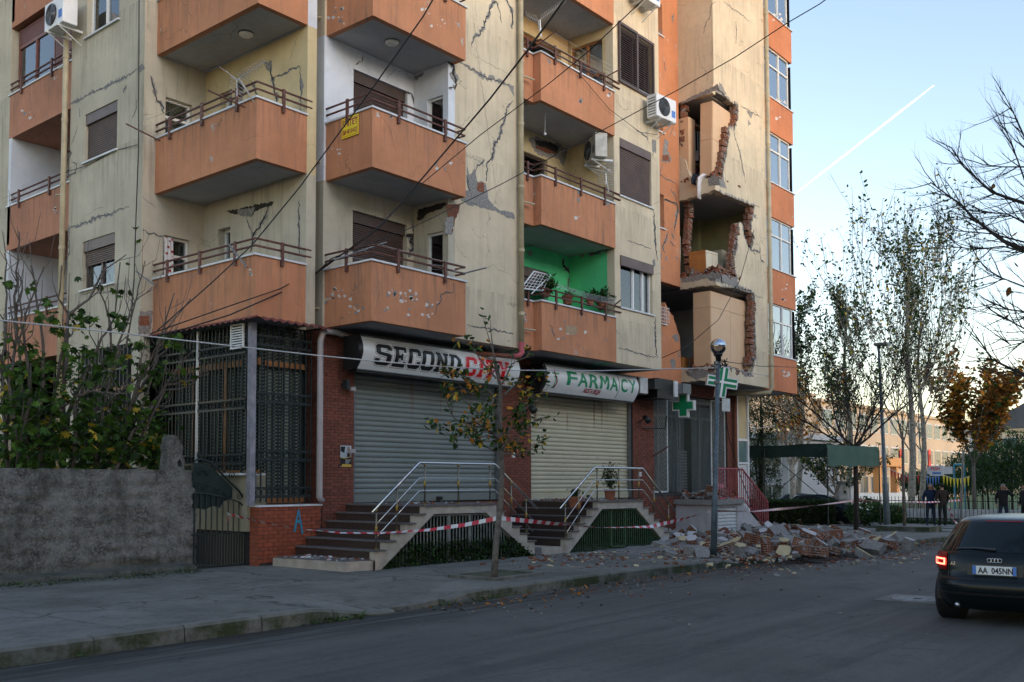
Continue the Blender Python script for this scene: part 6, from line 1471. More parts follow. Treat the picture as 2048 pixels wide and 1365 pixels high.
# green and cream loggias
crack('y', 14.8, Z6, [(400, 370), (402, 420), (430, 450), (440, 470)], .07, 1); crack('y', 14.8, Z6, [(440, 470), (437, 520), (430, 560)], .03); patch('y', 14.8, Z6, [(165, 330), (200, 322), (208, 350), (185, 358)])
crack('x', 20.195, Z6, [(560, 345), (620, 335), (700, 300), (722, 290)], .05, 1.6); crack('y', 14.8, Z6, [(150, 300), (210, 290), (330, 315)], .03, 1); patch('x', 20.195, Z6, [(510, 350), (535, 340), (530, 365), (508, 372)]); crack('y', 14.8, Z6, [(445, 440), (470, 405)], .03)
patch('y', 14.8, Z3, [(180, 885), (230, 868), (330, 908), (375, 905), (400, 940), (432, 940), (425, 985), (402, 1058), (370, 1010), (300, 1000), (245, 990), (205, 940)], 'broken', .004, .03, dark=[(220, 885), (330, 910), (370, 930), (365, 975), (280, 955), (225, 920)])
patch('y', 14.8, Z3, [(225, 925), (300, 945), (355, 975), (355, 985), (280, 968), (222, 938)], 'terracotta', .012)
# peeled paint on the balcony fronts
def peel(ax, val, Z, rects, seed, mat='marble'):
    rg = random.Random(seed)
    for (x0, y0, x1, y1, n) in rects:
        for _ in range(n):
            x, y = rg.uniform(x0, x1), rg.uniform(y0, y1); s = rg.uniform(3, 13); k = 7
            pj = PY if ax == 'y' else PX
            p = [pj(*Z(x+s*math.cos(i*6.283/k)*rg.uniform(.4, 1.5), y+s*math.sin(i*6.283/k)*rg.uniform(.3, 1.4)), val) for i in range(k)]
            MB(FR(ax, val)).prism([jag(p, .008, .03, True, seed)], -.0026, -.0006).build('peeled_paint', M['peel_white' if rg.random() < .6 else 'broken'], BL)
M['peel_white'] = simple('old_white_undercoat', (.58, .54, .50), .9, .2, 15, .2)
peel('x', 12.02, Z5, [(160, 640, 230, 750, 12), (200, 650, 340, 710, 12), (300, 740, 430, 820, 9)], 1); peel('y', 13.28, Z5, [(540, 650, 620, 690, 6), (610, 655, 760, 730, 22), (540, 760, 580, 790, 4), (660, 760, 880, 840, 8), (820, 730, 900, 760, 5), (400, 500, 450, 560, 0)], 2)
crack('y', 13.28, Z5, [(1000, 605), (995, 665), (915, 675), (915, 730), (890, 750), (880, 815)], .016, 1); peel('y', 13.28, Z2, [(830, 1050, 1050, 1110, 7), (590, 760, 610, 780, 2), (500, 730, 520, 780, 2), (780, 50, 960, 180, 8)], 3); crack('y', 13.28, Z2, [(500, 730), (560, 800), (595, 860), (600, 920), (630, 1015)], .006, 0)
peel('x', 12.02, Z2, [(170, 960, 260, 1030, 8), (170, 40, 290, 160, 10)], 4); peel('y', 13.37, Z6, [(410, 790, 490, 850, 0), (280, 660, 700, 900, 10), (470, 80, 540, 120, 3)], 5)
patch('y', 13.37, Z6, [(412, 795), (455, 800), (490, 808), (488, 850), (470, 862), (415, 840)], simple('old_beige_coat', (.36, .26, .16), .9, .2, 9, .3), .003, .01); crack('y', 13.37, Z6, [(318, 795), (332, 810), (330, 840), (348, 868)], .022, 1); patch('y', 13.37, Z3, [(485, 1260), (500, 1255), (512, 1275), (500, 1290), (490, 1275)]); patch('y', 13.37, Z3, [(485, 1200), (512, 1205), (512, 1235), (490, 1225)]); patch('y', 13.37, Z3, [(670, 1270), (695, 1280), (690, 1310), (672, 1300)])
patch('y', 13.37, Z3, [(295, 360), (325, 400), (320, 415), (300, 385)]); peel('y', 13.37, Z3, [(500, 630, 520, 650, 3), (690, 590, 705, 630, 4)], 6); peel('y', 13.6, Z6, [(130, 700, 180, 770, 9)], 7)
peel('y', BY, Z3, [(1750, 620, 1820, 760, 9), (1690, 1160, 1720, 1210, 6), (1730, 60, 1790, 130, 4)], 8); peel('y', BY, Z6, [(1760, 530, 1830, 640, 6), (1790, 1080, 1850, 1120, 6)], 9)
peel('x', 10.37, Z4, [(1580, 440, 1600, 510, 4), (1420, 480, 1430, 500, 1)], 10); peel('x', 10.6, Z1, [(130, 690, 190, 750, 6)], 11); peel('x', 10.6, Z4, [(350, 40, 375, 100, 6)], 12)
# ------------------------------------------------------------------ overhead and facade cables
def cable(lab, pts, r=.010, mat='cable', sag=0, name='cable'):
    """pts: (px, py, world y)"""
    q = [P(a, c, 'y', d) for a, c, d in pts]; out = []
    for i in range(len(q)-1):
        n = 6
        for j in range(n): t = j/n; out.append(q[i].lerp(q[i+1], t))
    out.append(q[-1])
    o = MB().tube(out, r, 5).build(name, M[mat], None, smooth=True); tag(o, lab, 'cable'); return o
cable('thick black cable crossing the balconies towards the left canopy', [(880, -25, 9.0), (846, 34, 9.5), (744, 178, 11), (677, 268, 12), (600, 374, 13), (504, 491, 13.8), (419, 570, 14.0), (315, 661, 14.2)], .011)
cable('thickest black cable slanting from top centre to the drainpipe', [(1150, -30, 7.5), (1100, 40, 8.3), (1055, 101, 9.2), (981, 197, 10.6), (908, 283, 12.0), (791, 420, 13.0), (754, 441+18, 13.2), (631, 548, 14.7)], .016)
cable('thin black cable slanting over the cream wall right of second balcony', [(1300, -15, 8), (1283, 3, 8.2), (1176, 104, 9.5), (1100, 166, 10.6), (960, 271, 12.2), (846, 366, 12.9), (740, 470, 13.1), (640, 538, 14.6)], .009)
cable('long black cable from the sky across tower and air conditioner', [(1690, -30, 6), (1640, 8, 6.5), (1575, 46, 7.2), (1470, 115, 8.4), (1356, 180, 9.8), (1274, 224, 10.8), (1150, 290, 12.0), (1000, 370, 13.0), (914, 412, 13.1), (828, 454, 13.1), (661, 518, 13.2), (634, 545, 14.6)], .010)
cable('upper black service cable under the first left balcony', [(622, 545, 14.85), (560, 578, 14.4), (460, 612, 14.2), (380, 640, 14.2), (300, 668, 14.6)], .011)
cable('lower black service cable under the first left balcony', [(620, 560, 14.85), (520, 604, 14.3), (460, 630, 14.2), (380, 655, 14.2), (315, 672, 14.6)], .013)
cable('pale grey cable strung from the left edge to the lamp post', [(-60, 634, 12.5), (0, 641, 12.3), (200, 662, 11.8), (400, 685, 11.3), (640, 712, 10.8), (820, 729, 10.3), (1000, 741, 10.0), (1200, 742, 9.8), (1434, 736, 9.72)], .010, 'cable_white')
cable('grey cable from the lamp post to the right end of the block', [(1438, 728, 9.72), (1490, 745, 11), (1540, 752, 13.5)], .009, 'cable_white')
cable('thin grey cable continuing past the tower to the far street lamp', [(1438, 722, 9.72), (1520, 733, 11), (1600, 735, 12), (1757, 738, 13.1)], .009)
cable('black cable hanging from the broken tower to the ground', [(1508, 460, 13.3), (1480, 560, 13.25), (1437, 640, 12.9), (1372, 695, 13.2), (1320, 718, 13.9)], .010)
cable('black cable drooping down over the pink railing', [(1446, 800, 13.2), (1459, 880, 13.2), (1480, 950, 13.25), (1510, 1030, 13.2), (1555, 1090, 11.8)], .012)
cable('vertical black cable down the left wing corner', [(278, -10, 18.0), (277, 300, 18.0), (272, 430, 18.0), (268, 560, 18.0), (262, 640, 18.0)], .012)
cable('black cable beside the drainpipe between the two balcony stacks', [(628, -10, 14.85), (633, 300, 14.85), (636, 500, 14.85), (632, 640, 14.85)], .009)
cable('thin black cable along the left window sill', [(131, 345, 20.9), (170, 333, 20.2), (235, 300, 18.9), (275, 290, 18.0)], .008)
cable('thin grey cable hanging over the loggia fronts', [(1085, 100, 13.3), (1160, 150, 13.3), (1218, 218, 13.3), (1280, 265, 13.3), (1315, 270, 13.3)], .007)
# ------------------------------------------------------------------ lamp post
lb = G(1427, 1113, .15); lt = P(1436.5, 714, 'x', lb.x+.0)
LP = thing('lamp_post', 'tall blue grey lamp post with chrome capped glass globe', 'lamp post', lb)
M['post_blue'] = simple('blue_grey_post_paint', (.085, .115, .135), .5, .3, 7, .3)
MB().tube([lb, lb.lerp(lt, .30), lb.lerp(lt, .305), lt], [.068, .062, .050, .040], 12).build('post', M['post_blue'], LP, smooth=True)
MB().tube([lt-Vector((0, 0, .10)), lt, lt+Vector((0, 0, .03)), lt+Vector((0, 0, .07))], [.05, .06, .09, .10], 14).build('lamp_collar', M['plastic_black'], LP, smooth=True)
gc = lt+Vector((0, 0, .21)); gb = MB(); nu, nv = 24, 16
t = NT('smoked_globe'); lw = t.n('Fresnel', {'IOR': 1.7}).outputs[0]; a = t.n('BsdfTransparent', {0: (.72, .66, .60, 1)}); b_ = t.n('BsdfGlossy', {0: (.9, .9, .95, 1), 'Roughness': .03})
x = t.n('MixShader', {0: t.math('ADD', lw, .12), 1: a.outputs[0], 2: b_.outputs[0]}); t.t.links.new(x.outputs[0], t.out.inputs[0]); M['globe'] = t.m
M['chrome'] = simple('chrome_cap', (.55, .58, .62), .08, .02, 3, 0, metal=1)
def cap_ball(lo, hi, r, m, nm):
    b = MB(); n = 8
    b.raw([(gc.x+r*math.sin(p)*math.cos(q*6.2832/nu), gc.y+r*math.sin(p)*math.sin(q*6.2832/nu), gc.z+r*math.cos(p)) for p in [lo+(hi-lo)*i/n for i in range(n+1)] for q in range(nu)], [(i*nu+q, (i+1)*nu+q, (i+1)*nu+(q+1) % nu, i*nu+(q+1) % nu) for i in range(n) for q in range(nu)])
    b.build(nm, m, LP, smooth=True)
cap_ball(.02, 1.45, .165, M['chrome'], 'mirror_cap'); cap_ball(1.46, 3.0, .165, M['globe'], 'glass_globe')
MB().tube([gc-Vector((0, 0, .14)), gc-Vector((0, 0, .02))], .025, 8).build('lamp_holder', M['plastic_white'], LP)
bx = P(1443, 810, 'x', lb.x); MB().box(bx.x-.02, bx.x+.1, bx.y-.14, bx.y-.02, bx.z-.14, bx.z+.12).build('junction_box', M['white_metal'], LP)
for i, (a, c) in enumerate(((735, .06), (765, .05), (726, .05))): z = P(1434, a, 'x', lb.x); MB().tube([z-Vector((0, 0, .03)), z+Vector((0, 0, .03))], .056+.004*i, 12).build('clamp', M['grey_metal'], LP)
rg = random.Random(4)
for i in range(5):
    c = P(1444, 728, 'x', lb.x); MB().tube([c+Vector((rg.uniform(-.08, .08), rg.uniform(-.14, .06), rg.uniform(-.1, .12))) for _ in range(7)], .006, 4).build('wire_tangle', M['cable'], LP)
# ------------------------------------------------------------------ barrier tapes
M['tape_red'] = simple('red_tape', (.50, .03, .05), .4, .05, 3, 0); M['tape_white'] = simple('white_tape', (.60, .61, .62), .4, .05, 3, 0)
def tape(lab, pts, w_=.075, tw=.7, seed=1):
    rg = random.Random(seed); q = [P(a, c, 'y', d) for a, c, d in pts]; path = []
    for i in range(len(q)-1):
        L = (q[i+1]-q[i]).length; n = max(1, int(L/.11))
        for j in range(n): path.append(q[i].lerp(q[i+1], j/n))
    path.append(q[-1]); b = MB(); pr = None; ph = rg.uniform(0, 3)
    for i, p in enumerate(path):
        d = (path[min(i+1, len(path)-1)]-path[max(i-1, 0)]).normalized(); up = Vector((0, 0, 1)); s = d.cross(up).normalized(); ph += rg.uniform(-.1, .35)*tw
        v = (up*math.cos(ph)+s*math.sin(ph))*w_*.5; cur = (p+v, p-v)
        if pr: b.mi = i % 2; b.face([pr[0], pr[1], cur[1], cur[0]])
        pr = cur
    o = b.build('barrier_tape', [M['tape_red'], M['tape_white']], None, fix=False); tag(o, lab, 'barrier tape', 'red and white barrier tapes'); return o
tape('red and white barrier tape from the iron gate to the young tree', [(455, 1028, 14.93), (520, 1044, 14.0), (590, 1057, 13.3), (680, 1066, 12.4), (760, 1067, 12.2), (860, 1060, 11.2), (930, 1050, 10.7), (1000, 1036, 10.15)], .07, .5, 1)
tape('red and white barrier tape from the young tree to the lamp post', [(1003, 1037, 10.1), (1100, 1047, 10.1), (1200, 1056, 10.0), (1300, 1054, 9.9), (1360, 1040, 9.85), (1427, 1022, 9.78)], .07, .6, 2)
tape('red and white barrier tape from the lamp post to the leafy tree', [(1428, 1022, 9.75), (1500, 1024, 10.4), (1600, 1015, 11.8), (1660, 1008, 12.8), (1712, 1001, 13.6)], .065, .25, 3)
tape('red and white barrier tape from the leafy tree to the sign post', [(1714, 1001, 13.6), (1790, 1004, 13.2), (1860, 1005, 12.4), (1922, 1001, 11.75)], .07, .3, 4)
tape('torn red and white tape end hanging from the sign post', [(1894, 1004, 12.0), (1900, 1022, 12.0), (1908, 1040, 11.9), (1920, 1055, 11.6)], .09, 1.5, 5)
tape('short tape end dangling from the iron gate bar', [(455, 1028, 14.93), (457, 1036, 14.93), (455, 1044, 14.93)], .06, .5, 6)
# ------------------------------------------------------------------ rubble from the collapsed tower
M['slab_cream'] = simple('cream_render_face', (.50, .42, .26), .9, .15, 6, .3, obj=True); M['slab_white'] = simple('white_painted_face', (.50, .49, .50), .85, .08, 6, .15, obj=True); M['slab_blue'] = simple('blue_painted_face', (.03, .22, .48), .7, .1, 5, .1)
def chunk(kind, c, s, rot, lab, seed):
    rg = random.Random(seed); sx, sy, sz = s; n = rg.randint(5, 7)
    loop = [(sx*.5*math.cos(i*6.283/n+.3)*rg.uniform(.75, 1.2), sy*.5*math.sin(i*6.283/n+.3)*rg.uniform(.75, 1.2)) for i in range(n)]
    if kind in ('block', 'hollow'): loop = [(-sx/2, -sy/2), (sx/2, -sy/2), (sx/2, sy/2*rg.uniform(.6, 1)), (sx*.1, sy/2), (-sx/2, sy/2*rg.uniform(.5, 1))]
    loop = jag(loop, min(sx, sy)*.05, min(sx, sy)*.3, True, seed)
    T_ = thing('rubble_chunk', lab, 'rubble', c, 'broken masonry chunks fallen from the tower', local=True); T_.rotation_euler = rot
    Fm = lambda p: (p[0], p[2], p[1])
    core = {'hollow': 'hollow', 'block': 'broken', 'tile': 'terracotta'}.get(kind, 'hollow' if rg.random() < .5 else 'broken')
    MB(Fm).prism([loop], 0, sz).build('masonry_core', M[core], T_)
    face = {'cream': 'slab_cream', 'white': 'slab_white', 'blue': 'slab_blue', 'hollow': 'broken', 'block': 'broken', 'tile': 'terracotta'}[kind]
    MB(Fm).prism([[(a*1.0, b_*1.0) for a, b_ in loop]], sz+.001, sz+.016).build('render_coat', M[face], T_)
    return T_
KD = [('cream', 'cream rendered wall chunk'), ('white', 'white plastered slab piece'), ('hollow', 'broken hollow brick block'), ('block', 'grey mortar covered block'), ('tile', 'red terracotta brick fragment')]
key = [('white', 1440, 1088, .95, .5, .09, 'long white plaster slab tilted behind the lamp post'), ('white', 1620, 1092, .75, .5, .14, 'large white plaster slab at the middle of the pile'), ('block', 1392, 1112, .45, .28, .2, 'grey block with exposed tile left of the lamp post'),
       ('cream', 1450, 1108, .6, .3, .22, 'wide cream chunk right of the lamp post foot'), ('cream', 1480, 1112, .32, .25, .25, 'upright cream wedge near the kerb edge'), ('hollow', 1665, 1088, .45, .3, .3, 'big grey capped hollow block at right of the pile'),
       ('hollow', 1660, 1108, .32, .25, .16, 'low hollow brick piece by the kerb right side'), ('hollow', 1700, 1100, .28, .25, .24, 'cube shaped hollow block right of the big one'), ('hollow', 1775, 1094, .28, .24, .22, 'isolated hollow brick near the far kerb'), ('white', 1812, 1094, .28, .26, .26, 'last hollow brick with white face nearest the puddle'),
       ('cream', 1535, 1124, .28, .16, .38, 'upright cream slab standing in the gutter'), ('hollow', 1552, 1120, .3, .25, .26, 'dark hollow brick in the gutter beside the cream slab'), ('cream', 1572, 1120, .32, .2, .30, 'pale rounded render piece in the gutter'), ('hollow', 1620, 1112, .55, .35, .2, 'wide hollow brick run under the large white slab'),
       ('blue', 1387, 1050, .55, .3, .1, 'bright blue painted slab leaning near the porch'), ('white', 1375, 1070, .7, .45, .12, 'white flaking slab in front of the porch'), ('cream', 1460, 1062, .35, .2, .4, 'pointed cream and grey fragment before small shutter'), ('white', 1590, 1070, .5, .35, .08, 'white plaster sheet lying behind the middle of the pile'),
       ('block', 1570, 1095, .6, .4, .2, 'flat topped grey block in the middle of the pile'), ('white', 1728, 1070, .45, .3, .06, 'white sheet tilted against the leafy tree trunk'), ('hollow', 1345, 1098, .4, .3, .18, 'hollow brick piece beside the green gate steps'), ('block', 1320, 1100, .35, .25, .18, 'grey chunk with pale top nearest the green gate'), ('hollow', 1505, 1060, .45, .4, .3, 'ring patterned hollow brick lump before the pink steps'), ('tile', 1360, 1058, .45, .3, .1, 'orange tile slab leaning beside the blue one')]
rg = random.Random(21); RC = 0
def heap(px, py):   # height of the mound
    return .58*max(0, .42*math.exp(-((px-1500)/150)**2-((py-1078)/24)**2)+.2*math.exp(-((px-1640)/80)**2-((py-1085)/22)**2)+.18*math.exp(-((px-1370)/45)**2-((py-1075)/28)**2))
def gh(px, py):
    p = G(px, py); return gz(p.x)+(.15 if p.y > 9 else .0)
for i, (k, px, py, a, b_, c, lab) in enumerate(key):
    p = G(px, py, .15 if py < 1116 else 0); chunk(k, (p.x, p.y, gh(px, py)+heap(px, py)*.5-.02+(.14 if k == 'white' else 0)), (a*1.15, b_*1.15, c), (rg.uniform(-.25, .25) if k not in ('white', 'blue') else rg.uniform(.15, .5), rg.uniform(-.2, .2), rg.uniform(-1, 1)), lab, 100+i)
where = lambda px, py: ('near the green gate steps' if px < 1370 else 'around the lamp post' if px < 1470 else 'in front of the pink steps' if px < 1560 else 'mid pile' if px < 1610 else 'right of mid pile' if px < 1665 else 'at the pile right end')+(' kerb side' if py > 1095 else ' building side' if py < 1070 else ' front row' if py > 1083 else '')
for i in range(165):
    px = rg.choice((rg.gauss(1500, 85), rg.gauss(1620, 60), rg.gauss(1400, 45), rg.uniform(1340, 1790))); py = rg.gauss(1083, 15)
    if px > 1690: py = rg.gauss(1090, 6)
    if not (1330 < px < 1790 and 1045 < py < 1128): continue
    k, nm = rg.choice(KD+[KD[2], KD[3], KD[1]]); s = rg.uniform(.15, .42); p = G(px, py, .15)
    chunk(k, (p.x, p.y, gh(px, py)+heap(px, py)*rg.uniform(.4, 1)), (s*rg.uniform(.8, 1.5), s*rg.uniform(.6, 1.1), s*rg.uniform(.25, .6)), (rx := rg.uniform(-.7, .7), rg.uniform(-.7, .7), rg.uniform(0, 6)), ('tilted ' if abs(rx) > .35 else 'flat ')+'%s %s %s' % (['smaller', 'small', 'mid sized', 'larger'][min(3, int((s-.15)/.068))], nm, where(px, py)), 300+i)
pts = []
for i in range(6500):
    t_ = rg.random()
    if t_ < .7: px, py = rg.gauss(1510, 95), rg.gauss(1085, 16)
    elif t_ < .88: px, py = rg.uniform(1330, 1850), rg.gauss(1098, 7)
    elif t_ < .95: px, py = rg.uniform(1060, 1400), 1118-rg.random()**1.5*22+(1250-rg.uniform(1060, 1400))*.01
    else: px, py = rg.gauss(1150, 90), rg.gauss(1122, 9)
    if px < 1330 and rg.random() < .5: continue
    if py < 1046 or py > 1140: continue
    p = G(px, py, .15)
    if p.y > 12.3 and p.x < 21.3: continue
    pts.append((p.x, p.y, gh(px, py)+heap(px, py)*rg.uniform(.2, 1)+.015))
crumbs('rubble_debris', pts, [M['terracotta'], M['terracotta'], M['broken'], M['mortar'], M['mortar'], M['slab_cream']], None, 9, .010, .055)
tag(bpy.data.objects['rubble_debris'], 'loose brick and mortar debris spread over the pavement', 'debris')
b = MB(); n = 40
def mound(x, y):
    return .2*math.exp(-((x-21.5)/2.6)**2-((y-11.6)/1.1)**2)+.15*math.exp(-((x-25.5)/2.2)**2-((y-10.6)/1.2)**2)+.05*noise.noise((x*3, y*3, 0))-.03
b.raw([(17+12*i/n, 9.3+3.8*j/20, gz(17+12*i/n)+.15+mound(17+12*i/n, 9.3+3.8*j/20)+.03*noise.noise((i*.9, j*.9, 3))) for i in range(n+1) for j in range(21)], [(i*21+j, (i+1)*21+j, (i+1)*21+j+1, i*21+j+1) for i in range(n) for j in range(20)])
o = b.build('rubble_mound', M['mortar']); tag(o, 'low heap of crushed mortar under the fallen masonry', 'debris', None, 'stuff')
# rubble on the porch, glass on the steps, litter
pts = [(25.1+rg.random()**1.2*1.5, rg.uniform(13.35, 14.4), 1.13+rg.random()**2*.22) for _ in range(220)]
crumbs('porch_debris', pts, [M['terracotta'], M['broken'], M['mortar']], None, 12, .02, .09); tag(bpy.data.objects['porch_debris'], 'broken bricks and mortar lying on the white porch', 'debris')
for i, (x, y, s, lab) in enumerate(((25.6, 13.7, .5, 'big mortar crusted hollow brick on the porch left'), (26.1, 13.75, .45, 'hollow brick standing in rubble on the porch middle'), (26.5, 13.8, .4, 'hollow brick leaning by the pink railing on porch'))): chunk('hollow', (x, y, 1.15), (s, s*.6, s*.6), (.2, .3*(-1)**i, i), lab, 500+i)
pts = [(rg.uniform(17.9, 20), rg.uniform(12.6, 14.4), 1.205+rg.random()*.03) for _ in range(160)]+[(rg.uniform(10.8, 11.4), rg.uniform(12.6, 14.2), .315) for _ in range(60)]+[(rg.uniform(12.6, 14.5), rg.uniform(12.6, 14), 1.225) for _ in range(40)]
crumbs('step_debris', pts, [M['terracotta'], M['broken'], M['slab_white']], None, 13, .01, .035); tag(bpy.data.objects['step_debris'], 'small plaster crumbs scattered on both entrance steps', 'debris')
pts = [(rg.uniform(9, 30), 8.9-abs(rg.gauss(0, .35)), .008) for _ in range(500)]; pts = [(x, y, gz(x)+.008) for x, y, _ in pts]
leaves('fallen_leaves', pts, 'round', .06, [M['leaf_brown'], M['leaf_orange'], M['bark_dark']], None, 14, (4, 2, 2)); tag(bpy.data.objects['fallen_leaves'], 'dry brown leaves lying along the gutter', 'leaves')
pts = [(x, 9.0-abs(rg.gauss(0, .03))-.02, .02) for x in [rg.choice((rg.gauss(7.6, .25), rg.gauss(9.9, .4), rg.uniform(3, 30))) for _ in range(240)]]
leaves('gutter_weeds', [(x, y, gz(x)+.02) for x, y, _ in pts], 'thin', .10, [M['grass']], None, 15); tag(bpy.data.objects['gutter_weeds'], 'weeds growing in the gutter along the kerb', 'weeds')
pts = [(rg.uniform(4, 9.4), rg.uniform(14.2, 14.68), .16) for _ in range(900)]+[tuple(lb+Vector((rg.gauss(-.1, .18), rg.gauss(0, .12), .01))) for _ in range(260)]
leaves('wall_foot_grass', pts, 'thin', .07, [M['grass'], M['leaf_dark']], None, 16); tag(bpy.data.objects['wall_foot_grass'], 'short grass tufts at the wall foot and lamp post foot', 'grass')
MH = thing('manhole_cover', 'square concrete manhole frame with round lid in the road', 'manhole', (13.9, 4.3, 0))
c = P(1835, 1200, 'z', 0); MB().box(c.x-.45, c.x+.45, c.y-.45, c.y+.45, -.02, .012).build('frame', M['pave2'], MH)
MB().tube([(c.x, c.y, .012), (c.x, c.y, .018)], .33, 28).build('lid', M['concrete'], MH); MB().tube([(c.x, c.y, .018), (c.x, c.y, .021)], .06, 12).build('lifting_hole', M['crack_dark'], MH)
MB().box(10.9, 12.6, 9.9, 10.9, .10, .151).box(0, 0, 0, 0, 0, 0) if 0 else None
TP = thing('tree_pit', 'square earth pit in the pavement around the young tree', 'tree pit', (11.7, 10, .15))
for (x0, x1, y0, y1) in ((11.2, 12.4, 9.62, 9.70), (11.2, 12.4, 10.50, 10.58), (11.2, 11.28, 9.70, 10.50), (12.32, 12.4, 9.70, 10.50)): MB().box(x0, x1, y0, y1, .10, .185, .004).build('edging_stone', M['kerb'], TP)
MB().box(11.28, 12.32, 9.7, 10.5, .10, .165).build('soil', M['earth'], TP)

for l, sd_ in ((A2, 5), (A1, 6), (A0, 7)):
    rg = random.Random(sd_); q = jag(l, .045, .07, False, sd_); b = MB(FY(TY)); pr = None
    for i in range(1, len(q)-1):
        v = Vector(q[i]); t_ = Vector(q[i+1])-Vector(q[i-1]); n_ = Vector((-t_.y, t_.x)).normalized(); w1 = rg.uniform(.0, .05); cur = (v+n_*w1, v-n_*w1)
        if pr: b.face([(pr[0].x, -.0035, pr[0].y), (pr[1].x, -.0035, pr[1].y), (cur[1].x, -.0035, cur[1].y), (cur[0].x, -.0035, cur[0].y)])
        pr = cur
    b.build('torn_render_edge', M['broken'], BL)
    for i in range(0, len(q)-1, 9):
        v = Vector(q[i]); MB().tube([(v.x, TY+.1, v.y), (v.x-rg.uniform(.02, .12), TY+rg.uniform(-.12, .1), v.y-rg.uniform(-.1, .16))], .006, 4).build('bent_rebar', M['rail'], BL)
# ------------------------------------------------------------------ vegetation
MINR = 0
def twigs(b, a, d, L, r, depth, rg, tips, up=.15, spread=.6, kink=.12, nseg=4):
    p = Vector(a); d = d.normalized(); pts = [p.copy()]
    for i in range(nseg):
        d = (d+Vector((rg.uniform(-kink, kink), rg.uniform(-kink, kink), rg.uniform(-kink, kink)+up*.25))).normalized(); p = p+d*L/nseg; pts.append(p.copy())
    rs = [r*(1-.6*i/nseg) for i in range(nseg+1)]
    b.tube(pts, [max(q_, MINR) for q_ in rs], 5 if r > .012 else (4 if r > .006 else 3), cap=r > .012)
    for i in range(1, nseg+1): tips.append((pts[i], depth))
    if depth > 0:
        for i in range(1, nseg+1):
            for _ in range(rg.choice((1, 1, 2))):
                ax = Vector((rg.uniform(-1, 1), rg.uniform(-1, 1), rg.uniform(-.4, 1))).normalized(); nd = (d+ax*spread).normalized()
                twigs(b, pts[i], nd, L*rg.uniform(.42, .62), rs[i]*.55, depth-1, rg, tips, up, spread, kink, max(2, nseg-1))
def px_path(l, ax, val, jit=0, rg=None):
    return [P(x, y, ax, val)+(Vector((rg.uniform(-jit, jit), rg.uniform(-jit, jit), 0)) if jit and i else Vector((0, 0, 0))) for i, (x, y) in enumerate(l)]
def leaf_objs(par, pts, kind, size, mats, seed, wts, n=300):
    """the n largest-looking leaves as single objects sharing a few meshes, the rest joined"""
    rg = random.Random(seed); ms = []
    for m in mats:
        for v in range(3):
            b = MB(); q = leaf_pts(kind, Vector((0, 0, 0)), 1, random.Random(v+seed)); k = len(q); h = k//2
            b.v = [tuple(x) for x in q]; b.f = [list(range(0, h+1)), [0]+list(range(h, k))]; me = bpy.data.meshes.new('leaf'); me.from_pydata(b.v, [], b.f); me.materials.append(m); me.update(); ms.append(me)
    order = sorted(pts, key=lambda p: (Vector(p)-Vector((0, 0, 1.6))).length)
    for p in order[:n]:
        i = rg.choices(range(len(mats)), wts)[0]*3+rg.randrange(3); o = link('leaf', ms[i]); o.location = p; s = size*rg.uniform(.65, 1.3); o.scale = (s, s, s); o.rotation_euler = (rg.uniform(-.4, .4), rg.uniform(-.4, .4), rg.uniform(0, 6.28)); attach(o, par)
    if len(order) > n: leaves('foliage', order[n:], kind, size, mats, par, seed+1, wts)
# young street tree
C5 = lambda x, y: (840+x/4.264, 640+y/4.264)
tb = G(988, 1160, .15); ty = tb.y
YT = thing('street_tree', 'slender young tree with green and orange leaves by the kerb', 'tree', tb)
rg = random.Random(8)
tr = [(988, 1162), (991, 1100), (996, 1050), (1002, 1000), (1004, 940), (1001, 895), (1000, 850), (1001, 800), (1001, 772), (992, 741), (986, 700), (982, 665), (981, 640)]
pt = px_path(tr, 'y', ty); MB().tube(pt, [.055, .048, .044, .041, .039, .036, .032, .028, .026, .018, .012, .007, .004], 10).build('trunk', M['bark'], YT, smooth=True)
brs = [[(660, 1000), (540, 920), (470, 870), (380, 880), (290, 840), (230, 700), (210, 620)], [(625, 640), (500, 550), (400, 490), (330, 460), (250, 440)], [(690, 560), (740, 480), (780, 380), (850, 340), (960, 300)], [(700, 1100), (740, 1050), (760, 900), (790, 830), (890, 760), (1000, 690), (1040, 600)],
       [(710, 1120), (720, 1060), (820, 1040), (880, 960), (930, 900), (1000, 850), (1100, 830)], [(700, 1150), (780, 1140), (850, 1170), (920, 1120), (1000, 1100)], [(660, 1130), (560, 1080), (450, 1060), (380, 960), (200, 990)], [(650, 500), (560, 400), (470, 270), (450, 240)], [(640, 640), (600, 750), (500, 800), (380, 690), (200, 610)],
       [(680, 480), (640, 330), (600, 200), (560, 60)], [(680, 900), (640, 760), (620, 640)], [(690, 1060), (620, 960), (540, 900), (400, 930), (260, 1060)], [(680, 700), (560, 600), (440, 640), (330, 560)], [(720, 640), (800, 560), (900, 620), (950, 560)], [(700, 1000), (800, 900), (860, 800), (940, 640)]]
LV = []; b = MB()
